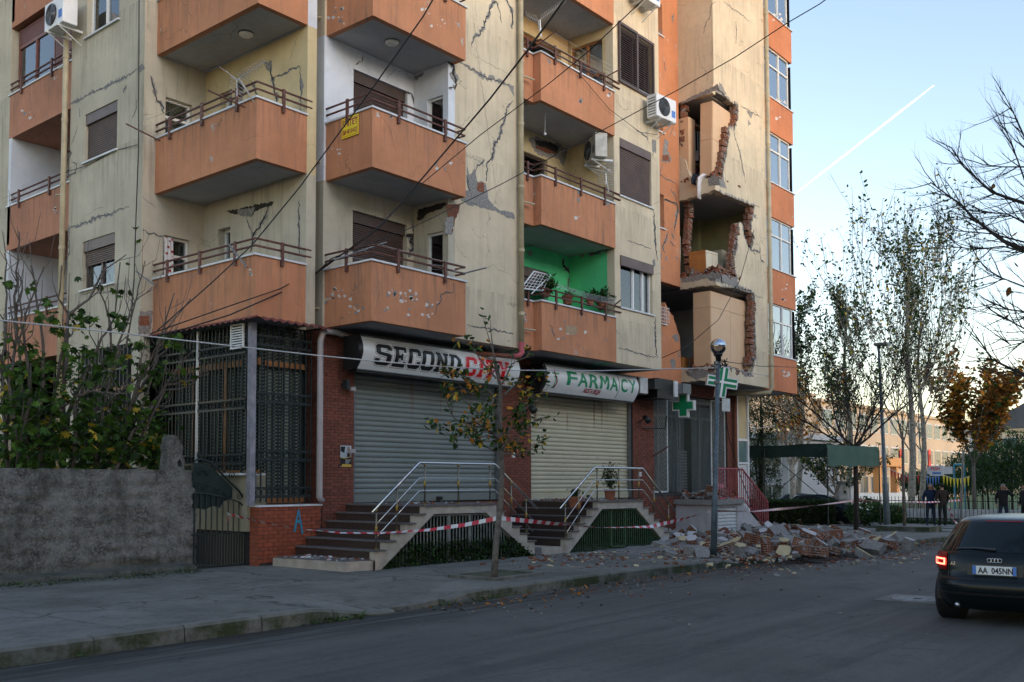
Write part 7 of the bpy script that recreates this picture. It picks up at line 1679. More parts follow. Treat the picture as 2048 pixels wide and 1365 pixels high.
for i, l in enumerate(brs):
    d = rg.uniform(-.55, .55); q = [P(*C5(x, y), 'y', ty+d*j/len(l)) for j, (x, y) in enumerate(l)]; r0 = .016
    b = MB(); b.tube(q, [r0*(1-.75*j/(len(q)-1)) for j in range(len(q))], 6); tips = []
    for j in range(1, len(q)):
        dd = (q[j]-q[j-1]).normalized()
        for _ in range(2): twigs(b, q[j-1].lerp(q[j], rg.random()), dd+Vector((rg.uniform(-.8, .8), rg.uniform(-.8, .8), rg.uniform(-.3, .8))), rg.uniform(.15, .32), .0045, 1 if rg.random() < .4 else 0, rg, tips, .1, .7, .2, 3)
    b.build('branch', M['bark'], YT)
    low_dense = l[0][1] > 600
    for (p, _) in tips:
        for _ in range(rg.choice((1, 1, 2)) if rg.random() < (.95 if low_dense else .35) else 0): LV.append(p+Vector((rg.gauss(0, .03), rg.gauss(0, .03), rg.gauss(0, .03))))
leaf_objs(YT, LV, 'round', .088, [M['leaf_green'], M['leaf_dark'], M['leaf_yellow'], M['leaf_orange']], 3, (6, 3, 1.6, 1.6), 300)
# fig tree behind the garden wall
FT = thing('fig_tree', 'sprawling fig tree with bare grey stems and lobed green leaves', 'fig tree', (4.5, 16.4, .1))
C4 = lambda x, y: (x/3.412, 560+y/3.412); C0 = lambda x, y: (x/3.175, 400+y/3.175)
stems = [[(60, 1330), (30, 1000), (10, 700), (40, 300), (45, 0), (30, -180)], [(140, 1330), (100, 1000), (60, 700), (120, 350), (100, 100), (120, -140), (130, -330)], [(200, 1330), (180, 1000), (140, 600), (130, 400), (200, 150), (300, -90)], [(300, 1330), (250, 1000), (300, 700), (290, 400), (250, 100), (210, -100)],
         [(380, 1330), (330, 1000), (400, 650), (460, 300), (470, 240), (400, 130), (420, -100)], [(420, 1330), (470, 900), (600, 600), (700, 400), (780, 250), (820, -120)], [(420, 1330), (440, 700), (470, 240), (600, 130), (700, -60), (860, -170)], [(470, 1330), (560, 900), (640, 750), (700, 600), (860, 450), (920, 160), (960, 0), (990, -130)],
         [(560, 1330), (640, 1000), (760, 830), (900, 700), (1000, 640), (1120, 400), (1130, 180)], [(640, 1330), (740, 1000), (900, 850), (1020, 640), (1080, 520), (1190, 420)], [(780, 1330), (900, 1050), (1030, 880), (1130, 750), (1170, 650), (1290, 510), (1410, 460)], [(780, 1330), (880, 1100), (1000, 900), (1140, 720), (1300, 690), (1430, 640)],
         [(820, 1330), (920, 1130), (1010, 980), (1130, 750), (1250, 740), (1330, 690), (1400, 600)], [(500, 1330), (520, 800), (590, 770), (640, 762), (780, 780), (900, 770)], [(250, 1330), (350, 900), (520, 820), (600, 770)], [(20, 1330), (60, 900), (60, 700), (0, 500), (-40, 200)], [(100, 1330), (200, 800), (180, 520), (150, 300), (160, 60), (110, -60)],
         [(640, 1330), (700, 900), (800, 500), (860, 330), (915, 160), (1040, 50)], [(700, 1330), (860, 1000), (940, 700), (1040, 520), (1090, 420), (1190, 90)], [(540, 1330), (620, 950), (760, 650), (750, 300), (690, 90), (690, -60)], [(860, 1330), (900, 1000), (1000, 800), (1100, 380), (1300, 130)]]
rg = random.Random(17); LV = []
for i, l in enumerate(stems):
    y0 = 16.4+rg.uniform(-.5, .7); y1 = 15.9+rg.uniform(-.7, .9); n = len(l)
    q = [P(*C4(x, y), 'y', y0+(y1-y0)*j/(n-1)) for j, (x, y) in enumerate(l)]
    sm = []
    for j in range(n-1):
        for t_ in (0, .33, .66): sm.append(q[j].lerp(q[j+1], t_)+Vector((rg.gauss(0, .012), 0, rg.gauss(0, .012))))
    sm.append(q[-1]); m = len(sm); r0 = rg.uniform(.028, .042)
    b = MB(); b.tube(sm, [r0*(1-.72*j/(m-1)) for j in range(m)], 7)
    for j in range(2, m-1):
        if rg.random() < .62:
            dd = (sm[j+1]-sm[j]).normalized(); sd = Vector((rg.uniform(-1, 1), rg.uniform(-.6, .6), rg.uniform(.0, .6))); L = rg.uniform(.3, .85)*(1 if j > m*.35 else .7)
            p0 = sm[j]; p1 = p0+(dd*.4+sd*.7).normalized()*L*.45; p2 = p1+(dd*.5+sd*.2+Vector((0, 0, .9))).normalized()*L*.6; rr = r0*(1-.72*j/(m-1))*.55
            b.tube([p0, p1, p2], [rr, rr*.75, rr*.5], 5)
            if p2.z < 3.7 or rg.random() < .16: LV += [p2+Vector((rg.gauss(0, .09), rg.gauss(0, .09), rg.gauss(0, .08))) for _ in range(rg.choice((1, 2, 3)))]
    b.build('stem', M['bark_fig'] if 'bark_fig' in M else M.setdefault('bark_fig', simple('fig_bark', (.10, .085, .075), .9, .35, 18, .5)), FT, smooth=True)
cl = [(80, 20, 25, 6), (200, 50, 22, 5), (320, 150, 20, 4), (370, 240, 25, 5), (280, 240, 30, 8), (560, 270, 50, 22), (620, 500, 50, 16), (790, 250, 35, 10), (850, 290, 30, 8), (400, 330, 40, 10), (60, 390, 60, 12), (200, 470, 60, 18), (480, 490, 50, 14), (960, 440, 40, 14), (1120, 420, 30, 8), (1190, 400, 35, 9), (1240, 470, 30, 8), (1000, 580, 50, 14), (1080, 640, 60, 20), (1060, 690, 40, 10), (760, 530, 60, 18), (680, 640, 50, 14), (820, 540, 40, 8), (920, 640, 30, 6), (1160, 780, 20, 3),
      (100, 650, 110, 40), (300, 620, 90, 30), (520, 620, 70, 22), (200, 800, 160, 60), (430, 830, 120, 45), (650, 850, 110, 40), (850, 900, 90, 32), (980, 930, 70, 30), (1080, 990, 70, 26), (150, 980, 170, 80), (400, 1010, 160, 80), (640, 1020, 140, 70), (860, 1050, 110, 60), (1030, 1100, 90, 50), (130, 1170, 180, 110), (400, 1170, 180, 110), (660, 1190, 160, 110), (900, 1190, 130, 90), (1050, 1200, 90, 60), (60, 820, 60, 25), (620, 1270, 40, 10)]
for (x, y, s, n) in cl:
    for _ in range(int(n*1.5)):
        p = P(*C4(rg.gauss(x, s*.75), min(1300, rg.gauss(y, s*.62))), 'y', rg.uniform(15.6, 17.2))
        if p.z > 1.5: LV.append(p)
for _ in range(1100): LV.append(Vector((rg.uniform(-2, 9.1), rg.uniform(15.7, 17.6), rg.uniform(1.0, 2.6-.35*rg.random()))))
for _ in range(260): LV.append(Vector((rg.uniform(-2, 7.6), rg.uniform(16.0, 17.6), rg.uniform(2.0, 3.1))))
leaf_objs(FT, LV, 'fig', .122, [M['leaf_fig'], M['leaf_green'], M['leaf_dark'], M['leaf_yellow']], 5, (6, 4, 3, .5), 300)
# bare tree whose branches reach in from the right
BT = thing('bare_tree', 'nearly leafless tree whose dark branches reach in from the right', 'tree', (12.5, -1.8, 0))
rg = random.Random(31); CR = lambda x, y: (1560+x/1.795, y/1.795)
MB().tube([(12.5, -1.8, 0), (12.45, -1.75, 1.5), (12.55, -1.7, 2.8), (12.6, -1.5, 4.2), (12.7, -1.3, 5.6), (12.8, -1.0, 7.4)], [.2, .16, .14, .12, .09, .05], 12).build('trunk', M['bark_dark'], BT, smooth=True)
TK = Vector((12.6, -1.5, 3.6))
mains = [[(876, 895), (800, 865), (740, 820), (690, 780), (650, 735), (600, 700), (540, 655)], [(876, 730), (820, 712), (760, 690), (720, 655), (660, 600), (615, 530)], [(876, 640), (840, 540), (805, 450)], [(876, 490), (850, 430), (800, 330)], [(876, 905), (800, 885), (720, 895), (640, 890)], [(876, 870), (760, 840), (640, 830), (545, 808)],
         [(876, 1345), (820, 1320), (760, 1290), (700, 1200)], [(876, 1030), (800, 1000), (740, 970)], [(876, 1230), (830, 1240), (790, 1215)], [(876, 600), (800, 600), (720, 590)], [(876, 1120), (810, 1110), (770, 1090)], [(876, 1180), (820, 1150), (780, 1130)], [(876, 800), (820, 770), (760, 765), (700, 760)]]
LV = []
for i, l in enumerate(mains):
    xx = 12.6+rg.uniform(-.8, 1.2); q = [P(*CR(x, y), 'x', xx) for x, y in l]; e = q[0]+(q[0]-q[1])*1.5; st = TK+Vector((0, 0, max(-.9, min(2.8, (q[0].z-5.2)*.8))))
    q = [st, st.lerp(e, .55)+Vector((0, 0, .1)), e]+q; n = len(q); r0 = .032 if i in (0, 1, 6) else .02
    b = MB(); b.tube(q, [r0*(1.5 if j < 3 else 1)*(1-.8*j/(n-1)) for j in range(n)], 6); tips = []
    for j in range(3, n):
        dd = (q[j]-q[j-1]).normalized()
        for _ in range(4):
            side = Vector((rg.uniform(-.4, .4), rg.uniform(-.2, .6), rg.uniform(-.9, .9))); twigs(b, q[j-1].lerp(q[j], rg.random()), dd*.8+side, rg.uniform(.22, .55), .0065, 1, rg, tips, .25, .55, .16, 4)
    b.build('branch', M['bark_dark'], BT)
for (x, y) in ((857, 960), (825, 1030), (840, 1052), (830, 850), (763, 680), (800, 1150)): LV.append(P(*CR(x, y), 'x', 12.8))
leaf_objs(BT, LV, 'round', .09, [M['leaf_orange'], M['leaf_brown'], M['leaf_green']], 6, (3, 2, 1), 20)
def tree(lab, base, trunk, forks, crown, leafmats, wts, size, nleaf, seed, bark='bark', cat='tree', kind='round', name='tree', depth=2, r0=.14, spread=.55, up=.4, group=None, Lk=.42, droop=0):
    """forks: number of main limbs from the trunk top; crown: height of crown above trunk top"""
    rg = random.Random(seed); T_ = thing(name, lab, cat, base, group); base = Vector(base); top = base+Vector(trunk)
    mid = base.lerp(top, .5)+Vector((rg.uniform(-.05, .05), rg.uniform(-.05, .05), 0)); MB().tube([base-Vector((0, 0, .1)), mid, top], [r0*1.15, r0, r0*.85], 9).build('trunk', M[bark], T_, smooth=True)
    tips = []
    for i in range(forks):
        a = 6.283*i/forks+rg.uniform(-.3, .3); d = Vector((math.cos(a)*spread, math.sin(a)*spread, rg.uniform(.7, 1.3))); b = MB()
        twigs(b, top-Vector((0, 0, rg.uniform(0, .3))), d, crown*rg.uniform(.75, 1), r0*.5, depth, rg, tips, up, .6, .14, 5); b.build('limb', M[bark], T_)
    out = [p for p, dd in tips if dd <= 1]
    if nleaf and out:
        LV = [rg.choice(out)+Vector((rg.gauss(0, crown*.035), rg.gauss(0, crown*.035), rg.gauss(0, crown*.035))) for _ in range(nleaf)]
        leaves('foliage', LV, kind, size, [M[m] for m in leafmats], T_, seed+3, wts)
    return T_
# ------------------------------------------------------------------ background beyond the corner
MINR = .008
p = G(1713, 1060, .12); tree('small spreading tree with bare twigs behind the fallen masonry', (p.x, p.y, p.z), (0, 0, 3.05), 7, 3.7, ['leaf_green', 'leaf_yellow'], (4, 1), .09, 1300, 41, bark='bark_dark', r0=.09, spread=1.25, up=.2, depth=3)
MINR = .010
def poplar(lab, px, pybase, pytop, X, seed, w_, n, mats, wts, bark='bark_pale', limbs=26, low=.22):
    base = P(px, pybase, 'x', X); base = Vector((base.x, base.y, gz(base.x))); H = P(px, pytop, 'x', X).z-base.z; rg = random.Random(seed)
    T_ = thing('poplar_tree', lab, 'tree', base, 'tall thin poplars behind the corner')
    tp = [base+Vector((.12*math.sin(i*1.3+seed), .12*math.cos(i*1.1), H*.94*i/8)) for i in range(9)]
    MB().tube(tp, [.30*(1-.88*i/8)*H/22+.02 for i in range(9)], 9).build('trunk', M[bark], T_, smooth=True); LV = []
    for i in range(limbs):
        t_ = low+(.95-low)*(i+rg.random()*.6)/limbs; a = rg.uniform(0, 6.283); L = w_*(1.15-t_*.75)*rg.uniform(.7, 1.15)*1.7; k = t_*8; j = int(min(7, k)); p0 = tp[j].lerp(tp[j+1], k-j)
        tips = []; b = MB(); twigs(b, p0, Vector((math.cos(a), math.sin(a), 1.35)), L, .045*(1.1-t_), 2, rg, tips, .5, .5, .1, 5); b.build('limb', M[bark], T_)
        LV += [q for q, d in tips if d <= 1]
    pts = []
    for _ in range(n):
        q = rg.choice(LV); hh = (q.z-base.z)/H
        if rg.random() < .35+.75*hh: pts.append(q+Vector((rg.gauss(0, .09), rg.gauss(0, .09), rg.gauss(0, .1))))
    leaves('foliage', pts, 'round', .17, [M[m] for m in mats], T_, seed, wts); return T_
poplar('tallest poplar with thin yellow green crown right of the street lamp', 1826, 1040, 520, 50, 51, 4.8, 3000, ['leaf_green', 'leaf_yellow', 'leaf_dark'], (5, 1, 3), limbs=16)
poplar('second trunk poplar growing beside the tallest one', 1848, 1040, 610, 51, 52, 4.8, 2500, ['leaf_green', 'leaf_yellow', 'leaf_dark'], (4, 1, 4), limbs=10)
poplar('green topped poplar left of the street lamp', 1700, 1035, 595, 52, 53, 2.5, 3300, ['leaf_green', 'leaf_dark'], (4, 4), limbs=16)
poplar('poplar half hidden behind the orange bay windows', 1600, 1035, 600, 54, 54, 2.0, 3400, ['leaf_green', 'leaf_dark'], (3, 5), limbs=16)
p = P(1950, 1045, 'x', 52); tree('autumn plane tree with orange and brown leaves', (52, p.y, gz(52)), (0, 0, 3.0), 6, 4.1, ['leaf_orange', 'leaf_brown', 'leaf_yellow', 'leaf_green'], (4, 4, 1, 2), .20, 4600, 61, kind='plane', bark='bark', r0=.10, spread=.62, up=.5, depth=2)
p = P(1585, 1030, 'x', 48); tree('small autumn tree with orange leaves behind the green gazebo', (48, p.y, gz(48)), (0, 0, 2.9), 5, 3.4, ['leaf_orange', 'leaf_brown', 'leaf_yellow'], (4, 3, 1), .18, 420, 62, kind='plane', bark='bark_pale', r0=.16, spread=.5, up=.6, depth=2)
p = P(1672, 1020, 'x', 43); tree('low round green tree behind the hedge', (43, p.y, gz(43)), (0, 0, 1.4), 6, 2.0, ['leaf_green', 'leaf_yellow', 'leaf_dark'], (6, 1, 4), .14, 1700, 63, bark='bark_pale', r0=.08, spread=.9, up=.2, depth=2)
def bush(lab, pts_c, n, size, mats, wts, seed, name='bush', cat='bush', kind='round'):
    rg = random.Random(seed); T_ = thing(name, lab, cat, (pts_c[0][0], pts_c[0][1], gz(pts_c[0][0]))); pts = []
    for _ in range(n):
        x, y, z, rx, ry, rz = rg.choice(pts_c)
        while True:
            v = Vector((rg.uniform(-1, 1), rg.uniform(-1, 1), rg.uniform(-1, 1)))
            if .55 < v.length < 1: break
        k = 1+.25*noise.noise((v.x*2+x, v.y*2, v.z*2)); pts.append((x+v.x*rx*k, y+v.y*ry*k, max(gz(x)+.02, z+v.z*rz*k)))
    leaves('foliage', pts, kind, size, [M[m] for m in mats], T_, seed, wts)
    b = MB(); rg = random.Random(seed)
    for (x, y, z, rx, ry, rz) in pts_c: b.tube([(x, y, gz(x)), (x+rg.uniform(-.2, .2), y+rg.uniform(-.2, .2), z), (x, y, z+rz*.7)], [.07, .05, .02], 6)
    b.build('trunk', M['bark_dark'], T_); return T_
c = P(1522, 900, 'x', 42); bush('dark dense conifer just right of the apartment block', [(42, c.y, 1.6+.9*i, 1.05-.09*i, 1.05-.09*i, 1.0) for i in range(5)], 9000, .14, ['leaf_dark'], (1,), 71, 'conifer_tree', 'conifer', 'thin')
for i, (px, X, h, r_, lab) in enumerate(((2010, 66, 4.2, 3.2, 'dark green pine mass right of the plane tree'), (2060, 62, 4.6, 3.4, 'dark green pine at the right picture edge'), (1965, 74, 3.6, 2.8, 'darker round pine behind the plane tree'), (1860, 78, 2.4, 2.2, 'green shrub behind the double poplar trunk'), (1890, 80, 2.6, 2.4, 'green shrub left of the pines in the park'))):
    c = P(px, 960, 'x', X); bush(lab, [(X, c.y, h*.55, r_, r_, h*.42), (X+1, c.y+1.2, h*.7, r_*.7, r_*.7, h*.32), (X-1, c.y-1.3, h*.6, r_*.7, r_*.7, h*.36)], 5200, .28, ['leaf_dark', 'leaf_green'], (5, 2), 80+i, 'pine_tree' if i < 3 else 'shrub', 'pine' if i < 3 else 'shrub', 'thin')
# clipped hedge and terrace
def hedge(lab, a, c, w_, h, n, seed):
    rg = random.Random(seed); T_ = thing('hedge', lab, 'hedge', (a[0], a[1], gz(a[0]))); a, c = Vector(a), Vector(c); d = (c-a); s = Vector((-d.y, d.x)).normalized(); pts = []
    for _ in range(n):
        t_ = rg.random(); f = rg.choice('tfffe'); u, v = rg.uniform(-1, 1), rg.random()
        if f == 't': v = 1
        elif f == 'f': u = rg.choice((-1, 1))
        p = a+d*t_+s*u*w_/2; pts.append((p.x+rg.gauss(0, .03), p.y+rg.gauss(0, .03), gz(p.x)+.1+v*h+rg.gauss(0, .04)))
    leaves('foliage', pts, 'round', .085, [M['leaf_dark'], M['leaf_green']], T_, seed, (5, 2)); m = MB()
    q = [a+s*w_*.42, a-s*w_*.42, c-s*w_*.42, c+s*w_*.42]; m.raw([(v.x, v.y, gz(v.x)+z) for z in (0, h*.93+.1) for v in q], ((3, 2, 1, 0), (4, 5, 6, 7), (0, 1, 5, 4), (1, 2, 6, 5), (2, 3, 7, 6), (3, 0, 4, 7))).build('shade_core', M['crack_dark'], T_)  # near-black core painted as the shade between the leaves
h0, h1, h2 = G(1535, 1050, .12), G(1668, 1050, .12), G(1745, 1052, .12)
hedge('long dark clipped hedge behind the terrace', (h0.x+1.0, h0.y+1.6), (h1.x+1.0, h1.y+.4), .8, 1.0, 9000, 91)
bush('loose grey green shrub at the right end of the hedge', [(h2.x, h2.y+.3, .45, .9, .8, .6), (h2.x+.3, h2.y-.6, .3, .8, .6, .45)], 2600, .10, ['leaf_green', 'leaf_dark'], (3, 2), 92, 'shrub', 'shrub')
TE = thing('terrace', 'low paved terrace with brick edge in front of the hedge', 'terrace', (h0.x, h0.y, 0))
ta, tb_ = G(1535, 1062, .1), G(1660, 1066, .1)
MB().raw([(x, y, z) for z in (-.6, gz(34)+.24) for x, y in ((29.95, 14.72), (tb_.x, tb_.y), (tb_.x+2.5, tb_.y+2.0), (tb_.x+2, 24), (29.95, 24))], ((4, 3, 2, 1, 0), (5, 6, 7, 8, 9), (0, 1, 6, 5), (1, 2, 7, 6), (2, 3, 8, 7), (3, 4, 9, 8), (4, 0, 5, 9))).build('terrace_body', M['pave2'], TE)
b = MB(); d = Vector((tb_.x-29.95, tb_.y-14.72)); L = d.length; d.normalize()
for i in range(int(L/.26)):
    a = Vector((29.95, 14.72))+d*i*.26; c = a+d*.25; e = Vector((d.y, -d.x))*.02
    MB().raw([(v.x, v.y, z) for z in (gz(32), gz(32)+.2) for v in (a-e, a+e, c+e, c-e)], ((3, 2, 1, 0), (4, 5, 6, 7), (0, 1, 5, 4), (1, 2, 6, 5), (2, 3, 7, 6), (3, 0, 4, 7))).build('brick', M['brick_o'], TE)
# gazebo with sagging green canopy
gp = [G(1657, 1060, .2), G(1522, 1040, .2), G(1727, 1040, .1), G(1582, 1030, .1)]
GZ = thing('gazebo', 'garden gazebo with sagging dark green fabric roof on thin posts', 'gazebo', gp[0]); zt = P(1657, 895, 'x', gp[0].x).z
M['canvas'] = simple('shaded_green_canvas', (.012, .032, .026), .85, .2, 3, .2); M['canvas_lit'] = simple('lit_green_canvas', (.05, .105, .085), .85, .15, 3, .2)  # one canvas in two tones; the lit side's brightness is in canvas_lit
x0, x1 = gp[0].x-.0, gp[0].x+4.2; yA = gp[0].y; yB = gp[0].y+4.6
for (x, y) in ((x0, yA), (x1, yA-.3), (x0, yB), (x1, yB), (x0, (yA+yB)/2)): MB().tube([(x, y, gz(x)+.1), (x, y, zt)], .025, 6).build('post', M['black_metal'], GZ)
for a, c in (((x0, yA, .9), (x0, (yA+yB)/2, zt)), ((x0, (yA+yB)/2, .9), (x0, yA, zt)), ((x0, (yA+yB)/2, .9), (x0, yB, zt)), ((x0, yB, .9), (x0, (yA+yB)/2, zt))): MB().tube([a, c], .014, 5).build('brace', M['black_metal'], GZ)
n = 12; b = MB(); b.raw([(x0+(x1-x0)*i/n, yA+(yB-yA)*j/n, zt-.12*math.sin(math.pi*i/n)*math.sin(math.pi*j/n)+.12+.02*math.sin(i*2.1+j)) for i in range(n+1) for j in range(n+1)], [(i*(n+1)+j, (i+1)*(n+1)+j, (i+1)*(n+1)+j+1, i*(n+1)+j+1) for i in range(n) for j in range(n)]); b.build('canopy', M['canvas'], GZ, smooth=True)
def valance(p, q, h, m):
    b = MB(); k = 16; p, q = Vector(p), Vector(q); pts = []
    for i in range(k+1):
        v = p.lerp(q, i/k); pts += [(v.x, v.y, v.z+.1), (v.x+.03*math.sin(i*1.7), v.y+.03*math.cos(i*1.3), v.z+.1-h*(1+.03*math.sin(i*1.1)))]
    b.raw(pts, [(2*i, 2*i+2, 2*i+3, 2*i+1) for i in range(k)]); o = b.build('valance', M[m], GZ, smooth=True)
valance((x0, yA, zt), (x0, yB, zt), .42, 'canvas'); valance((x0, yA, zt), (x1, yA-.3, zt), .72, 'canvas_lit')
# far tall street lamp, sign post, box, moped, fence
p = G(1775, 1062, .05)
SL = thing('street_lamp', 'tall slim grey street lamp at the far corner', 'street lamp', p); top = P(1757, 692, 'x', p.x)
MB().tube([p, p.lerp(top, .25), p.lerp(top, .26), top], [.13, .11, .08, .045], 10).build('post', M['post_blue'], SL, smooth=True); MB().box(top.x-.2, top.x+.25, top.y-.38, top.y+.12, top.z, top.z+.09).build('lamp_head', M['grey_metal'], SL)
p = G(1921, 1053, .05); SP = thing('sign_post', 'grey metal post carrying white shop direction boards', 'sign post', p); top = P(1927, 905, 'x', p.x)
MB().tube([p, top+Vector((0, 0, .1))], .045, 8).build('post', M['grey_metal'], SP)
c = P(1905, 941, 'x', p.x); MB().box(c.x-.03, c.x, c.y, c.y+1.05, c.z-.16, c.z+.16).build('board', M['plastic_white'], SP)
text_mesh('URDHRIN', .16, lambda u, v: Vector((c.x-.034, c.y+.85-u, c.z+v)), M['curtain_blue'], 'lettering', SP) if 0 else None
c2 = P(1880, 942, 'x', p.x); MB().box(c2.x-.06, c2.x-.03, c2.y-.15, c2.y+.42, c2.z-.22, c2.z+.22).build('board', M['plastic_white'], SP)
text_mesh('PESH', .2, lambda u, v: Vector((c2.x-.064, c2.y+.38-u, c2.z+.02+v)), M['letter_red'], 'lettering', SP, bold=.004, wx=.9)
MB().box(c2.x-.064, c2.x-.061, c2.y-.05, c2.y+.3, c2.z-.15, c2.z-.06).build('print', M['curtain_blue'], SP)
p = G(1688, 1010, 0); EB = thing('meter_box', 'grey white street meter box behind the hedge', 'cabinet', (43, p.y, gz(43))); c = P(1688, 985, 'x', 43)
MB().box(43, 43.4, c.y-.3, c.y+.3, gz(43), c.z+.45).build('housing', M['white_metal'], EB); MB().box(42.97, 43, c.y-.2, c.y+.2, c.z-.3, c.z+.3).build('notice', M['plastic_white'], EB); MB().box(42.95, 43.45, c.y-.34, c.y+.34, c.z+.45, c.z+.5).build('lid', M['white_metal'], EB)
fx_ = 46.0; FE = thing('park_fence', 'low pale wall with iron bar fence across the far side of the street', 'fence', (fx_, 20, gz(fx_)))
yl, yr = P(1530, 1000, 'x', fx_).y, P(2120, 1000, 'x', fx_+0).y; zf = gz(fx_)
MB().box(fx_, fx_+.25, yr, yl, zf-.1, zf+.75).build('base_wall', simple('pale_fence_wall', (.60, .60, .60), .9, .2, 5, .2), FE)
nb = int((yl-yr)/.16)
for i in range(nb): MB().box(fx_-.03, fx_, yr+i*.16, yr+i*.16+.018, zf+.1, zf+1.3).build('bar', M['black_metal'], FE) if i < 298 else None
MB().box(fx_-.035, fx_-.005, yr, yl, zf+1.1, zf+1.13).box(fx_-.035, fx_-.005, yr, yl, zf+.3, zf+.34).build('rail', M['black_metal'], FE)
sheet('park_lawn', fx_+.3, 190, -40, 120, .04, M['grass'], 20, 3)
sheet('side_pavement', 40.2, fx_-.01, -30, 80, .10, M['pave2'], 4, 8)
MB().box(40.05, 40.2, -30, 80, gz(40)-.1, gz(40)+.11).build('far_kerb', M['kerb'])['kind'] = 'structure'
b = MB(); rg = random.Random(6)
leaves('verge_grass', [(rg.uniform(fx_-.9, fx_-.05), rg.uniform(yr, yl), zf+.14+rg.random()*.12) for _ in range(5000)], 'thin', .16, [M['grass'], M['leaf_dark']], None, 33); tag(bpy.data.objects['verge_grass'], 'rough grass verge along the foot of the far fence', 'grass')
PL = thing('planter', 'low concrete tree planter with grass beside the street lamp', 'planter', G(1800, 1066, .1)); c = G(1808, 1066, .1)
MB().box(c.x-.2, c.x+1.2, c.y-.9, c.y+.9, c.z-.1, c.z+.22).build('kerb_box', M['kerb'], PL); c_ = c
tree('thin young sapling in the concrete planter', (c.x+.4, c.y+.1, c.z+.1), (0, 0, 3.2), 4, 2.2, ['leaf_green'], (1,), .1, 60, 64, r0=.05, spread=.35, up=.5, depth=1)
def moped(c, rz):
    T_ = thing('moped', 'dark moped parked beside the street lamp', 'moped', c, local=True, rz=rz); T_.scale = (1, 1, 1)
    for x in (-.6, .6):
        w_ = MB().tube([(x+.27*math.cos(t_), 0, .3+.27*math.sin(t_)) for t_ in [i*math.pi/10 for i in range(21)]], .045, 7, cap=False).build('wheel', M['plastic_black'], T_, smooth=True)
        b = MB()
        for i in range(8): b.tube([(x, 0, .3), (x+.25*math.cos(i*.785), 0, .3+.25*math.sin(i*.785))], .006, 3)
        b.tube([(x, -.04, .3), (x, .04, .3)], .05, 8).build('hub_and_spokes', M['grey_metal'], w_)
    MB().tube([(.6, 0, .3), (.42, 0, .75), (.36, 0, 1.0)], .03, 7).build('fork', M['grey_metal'], T_); MB().tube([(.34, -.3, 1.02), (.38, 0, 1.0), (.34, .3, 1.02)], .018, 6).build('handlebar', M['plastic_black'], T_)
    MB().tube([(.40, 0, .72), (.2, 0, .42), (-.15, 0, .40), (-.35, 0, .62)], [.07, .06, .10, .10], 8).build('frame', M['plastic_black'], T_, smooth=True); MB().ball((-.3, 0, .74), .2, 12, 8, (1.7, .65, .42)).build('seat', M['plastic_black'], T_, smooth=True)
    MB().ball((.44, 0, .9), .1, 10, 8).build('headlight', M['grey_metal'], T_, smooth=True); MB().ball((-.62, 0, .62), .07, 8, 6, (1, 1.4, .8)).build('tail_light', M['letter_red'], T_, smooth=True); MB().ball((-.6, 0, .52), .24, 10, 6, (1, .4, .35)).build('rear_mudguard', M['plastic_black'], T_, smooth=True)
c = G(1768, 1046, .1); moped((c.x, c.y, c.z), R(115))
# flags, bunting, playground frames
sc_x = 112.0
def bunting(lab, a, c, n, mats, sag=.8):
    T_ = thing('bunting', lab, 'bunting', a); a, c = Vector(a), Vector(c); f = lambda t_: a.lerp(c, t_)-Vector((0, 0, sag*4*t_*(1-t_)))
    MB().tube([f(i/12) for i in range(13)], .02, 3).build('string', M['cable_white'], T_)
    for i in range(n):
        u, v = f((i+.15)/n), f((i+.85)/n); m = (u+v)/2-Vector((0, 0, .55)); MB().raw([u, v, m, m+Vector((.02, 0, 0))], ((0, 1, 2), (1, 0, 3))).build('pennant', M[mats[i % len(mats)]], T_)
bunting('red pennant bunting string in front of the school', P(1780, 938, 'x', 62), P(1840, 950, 'x', 60), 9, ['letter_red'], .2)
bunting('blue pennant bunting string behind the double poplar', P(1846, 948, 'x', 60), P(1880, 948, 'x', 58), 6, ['curtain_blue'], .2)
bunting('yellow pennant bunting string near the sign boards', P(1884, 948, 'x', 58), P(1940, 952, 'x', 56), 8, ['yellow_sign'], .2)
M['sky_paint'] = simple('light_blue_paint', (.08, .34, .48), .5, .1, 5, 0)
for i, (px, py, lab) in enumerate(((1588, 932, 'left light blue playground frame'), (1910, 930, 'light blue playground frame near the sign post'))):
    a = P(px, 1005, 'x', 64); T_ = thing('playground_frame', lab, 'playground frame', a); zt_ = P(px, py, 'x', 64).z
    for dy in (0, -1.3 if i == 0 else -.6): MB().tube([(64, a.y+dy, gz(64)), (64, a.y+dy, zt_)], .055, 7).build('post', M['sky_paint'], T_)
    MB().tube([(64, a.y, zt_), (64, a.y-(1.3 if i == 0 else .6), zt_)], .07, 6).build('crossbar', M['sky_paint'], T_)
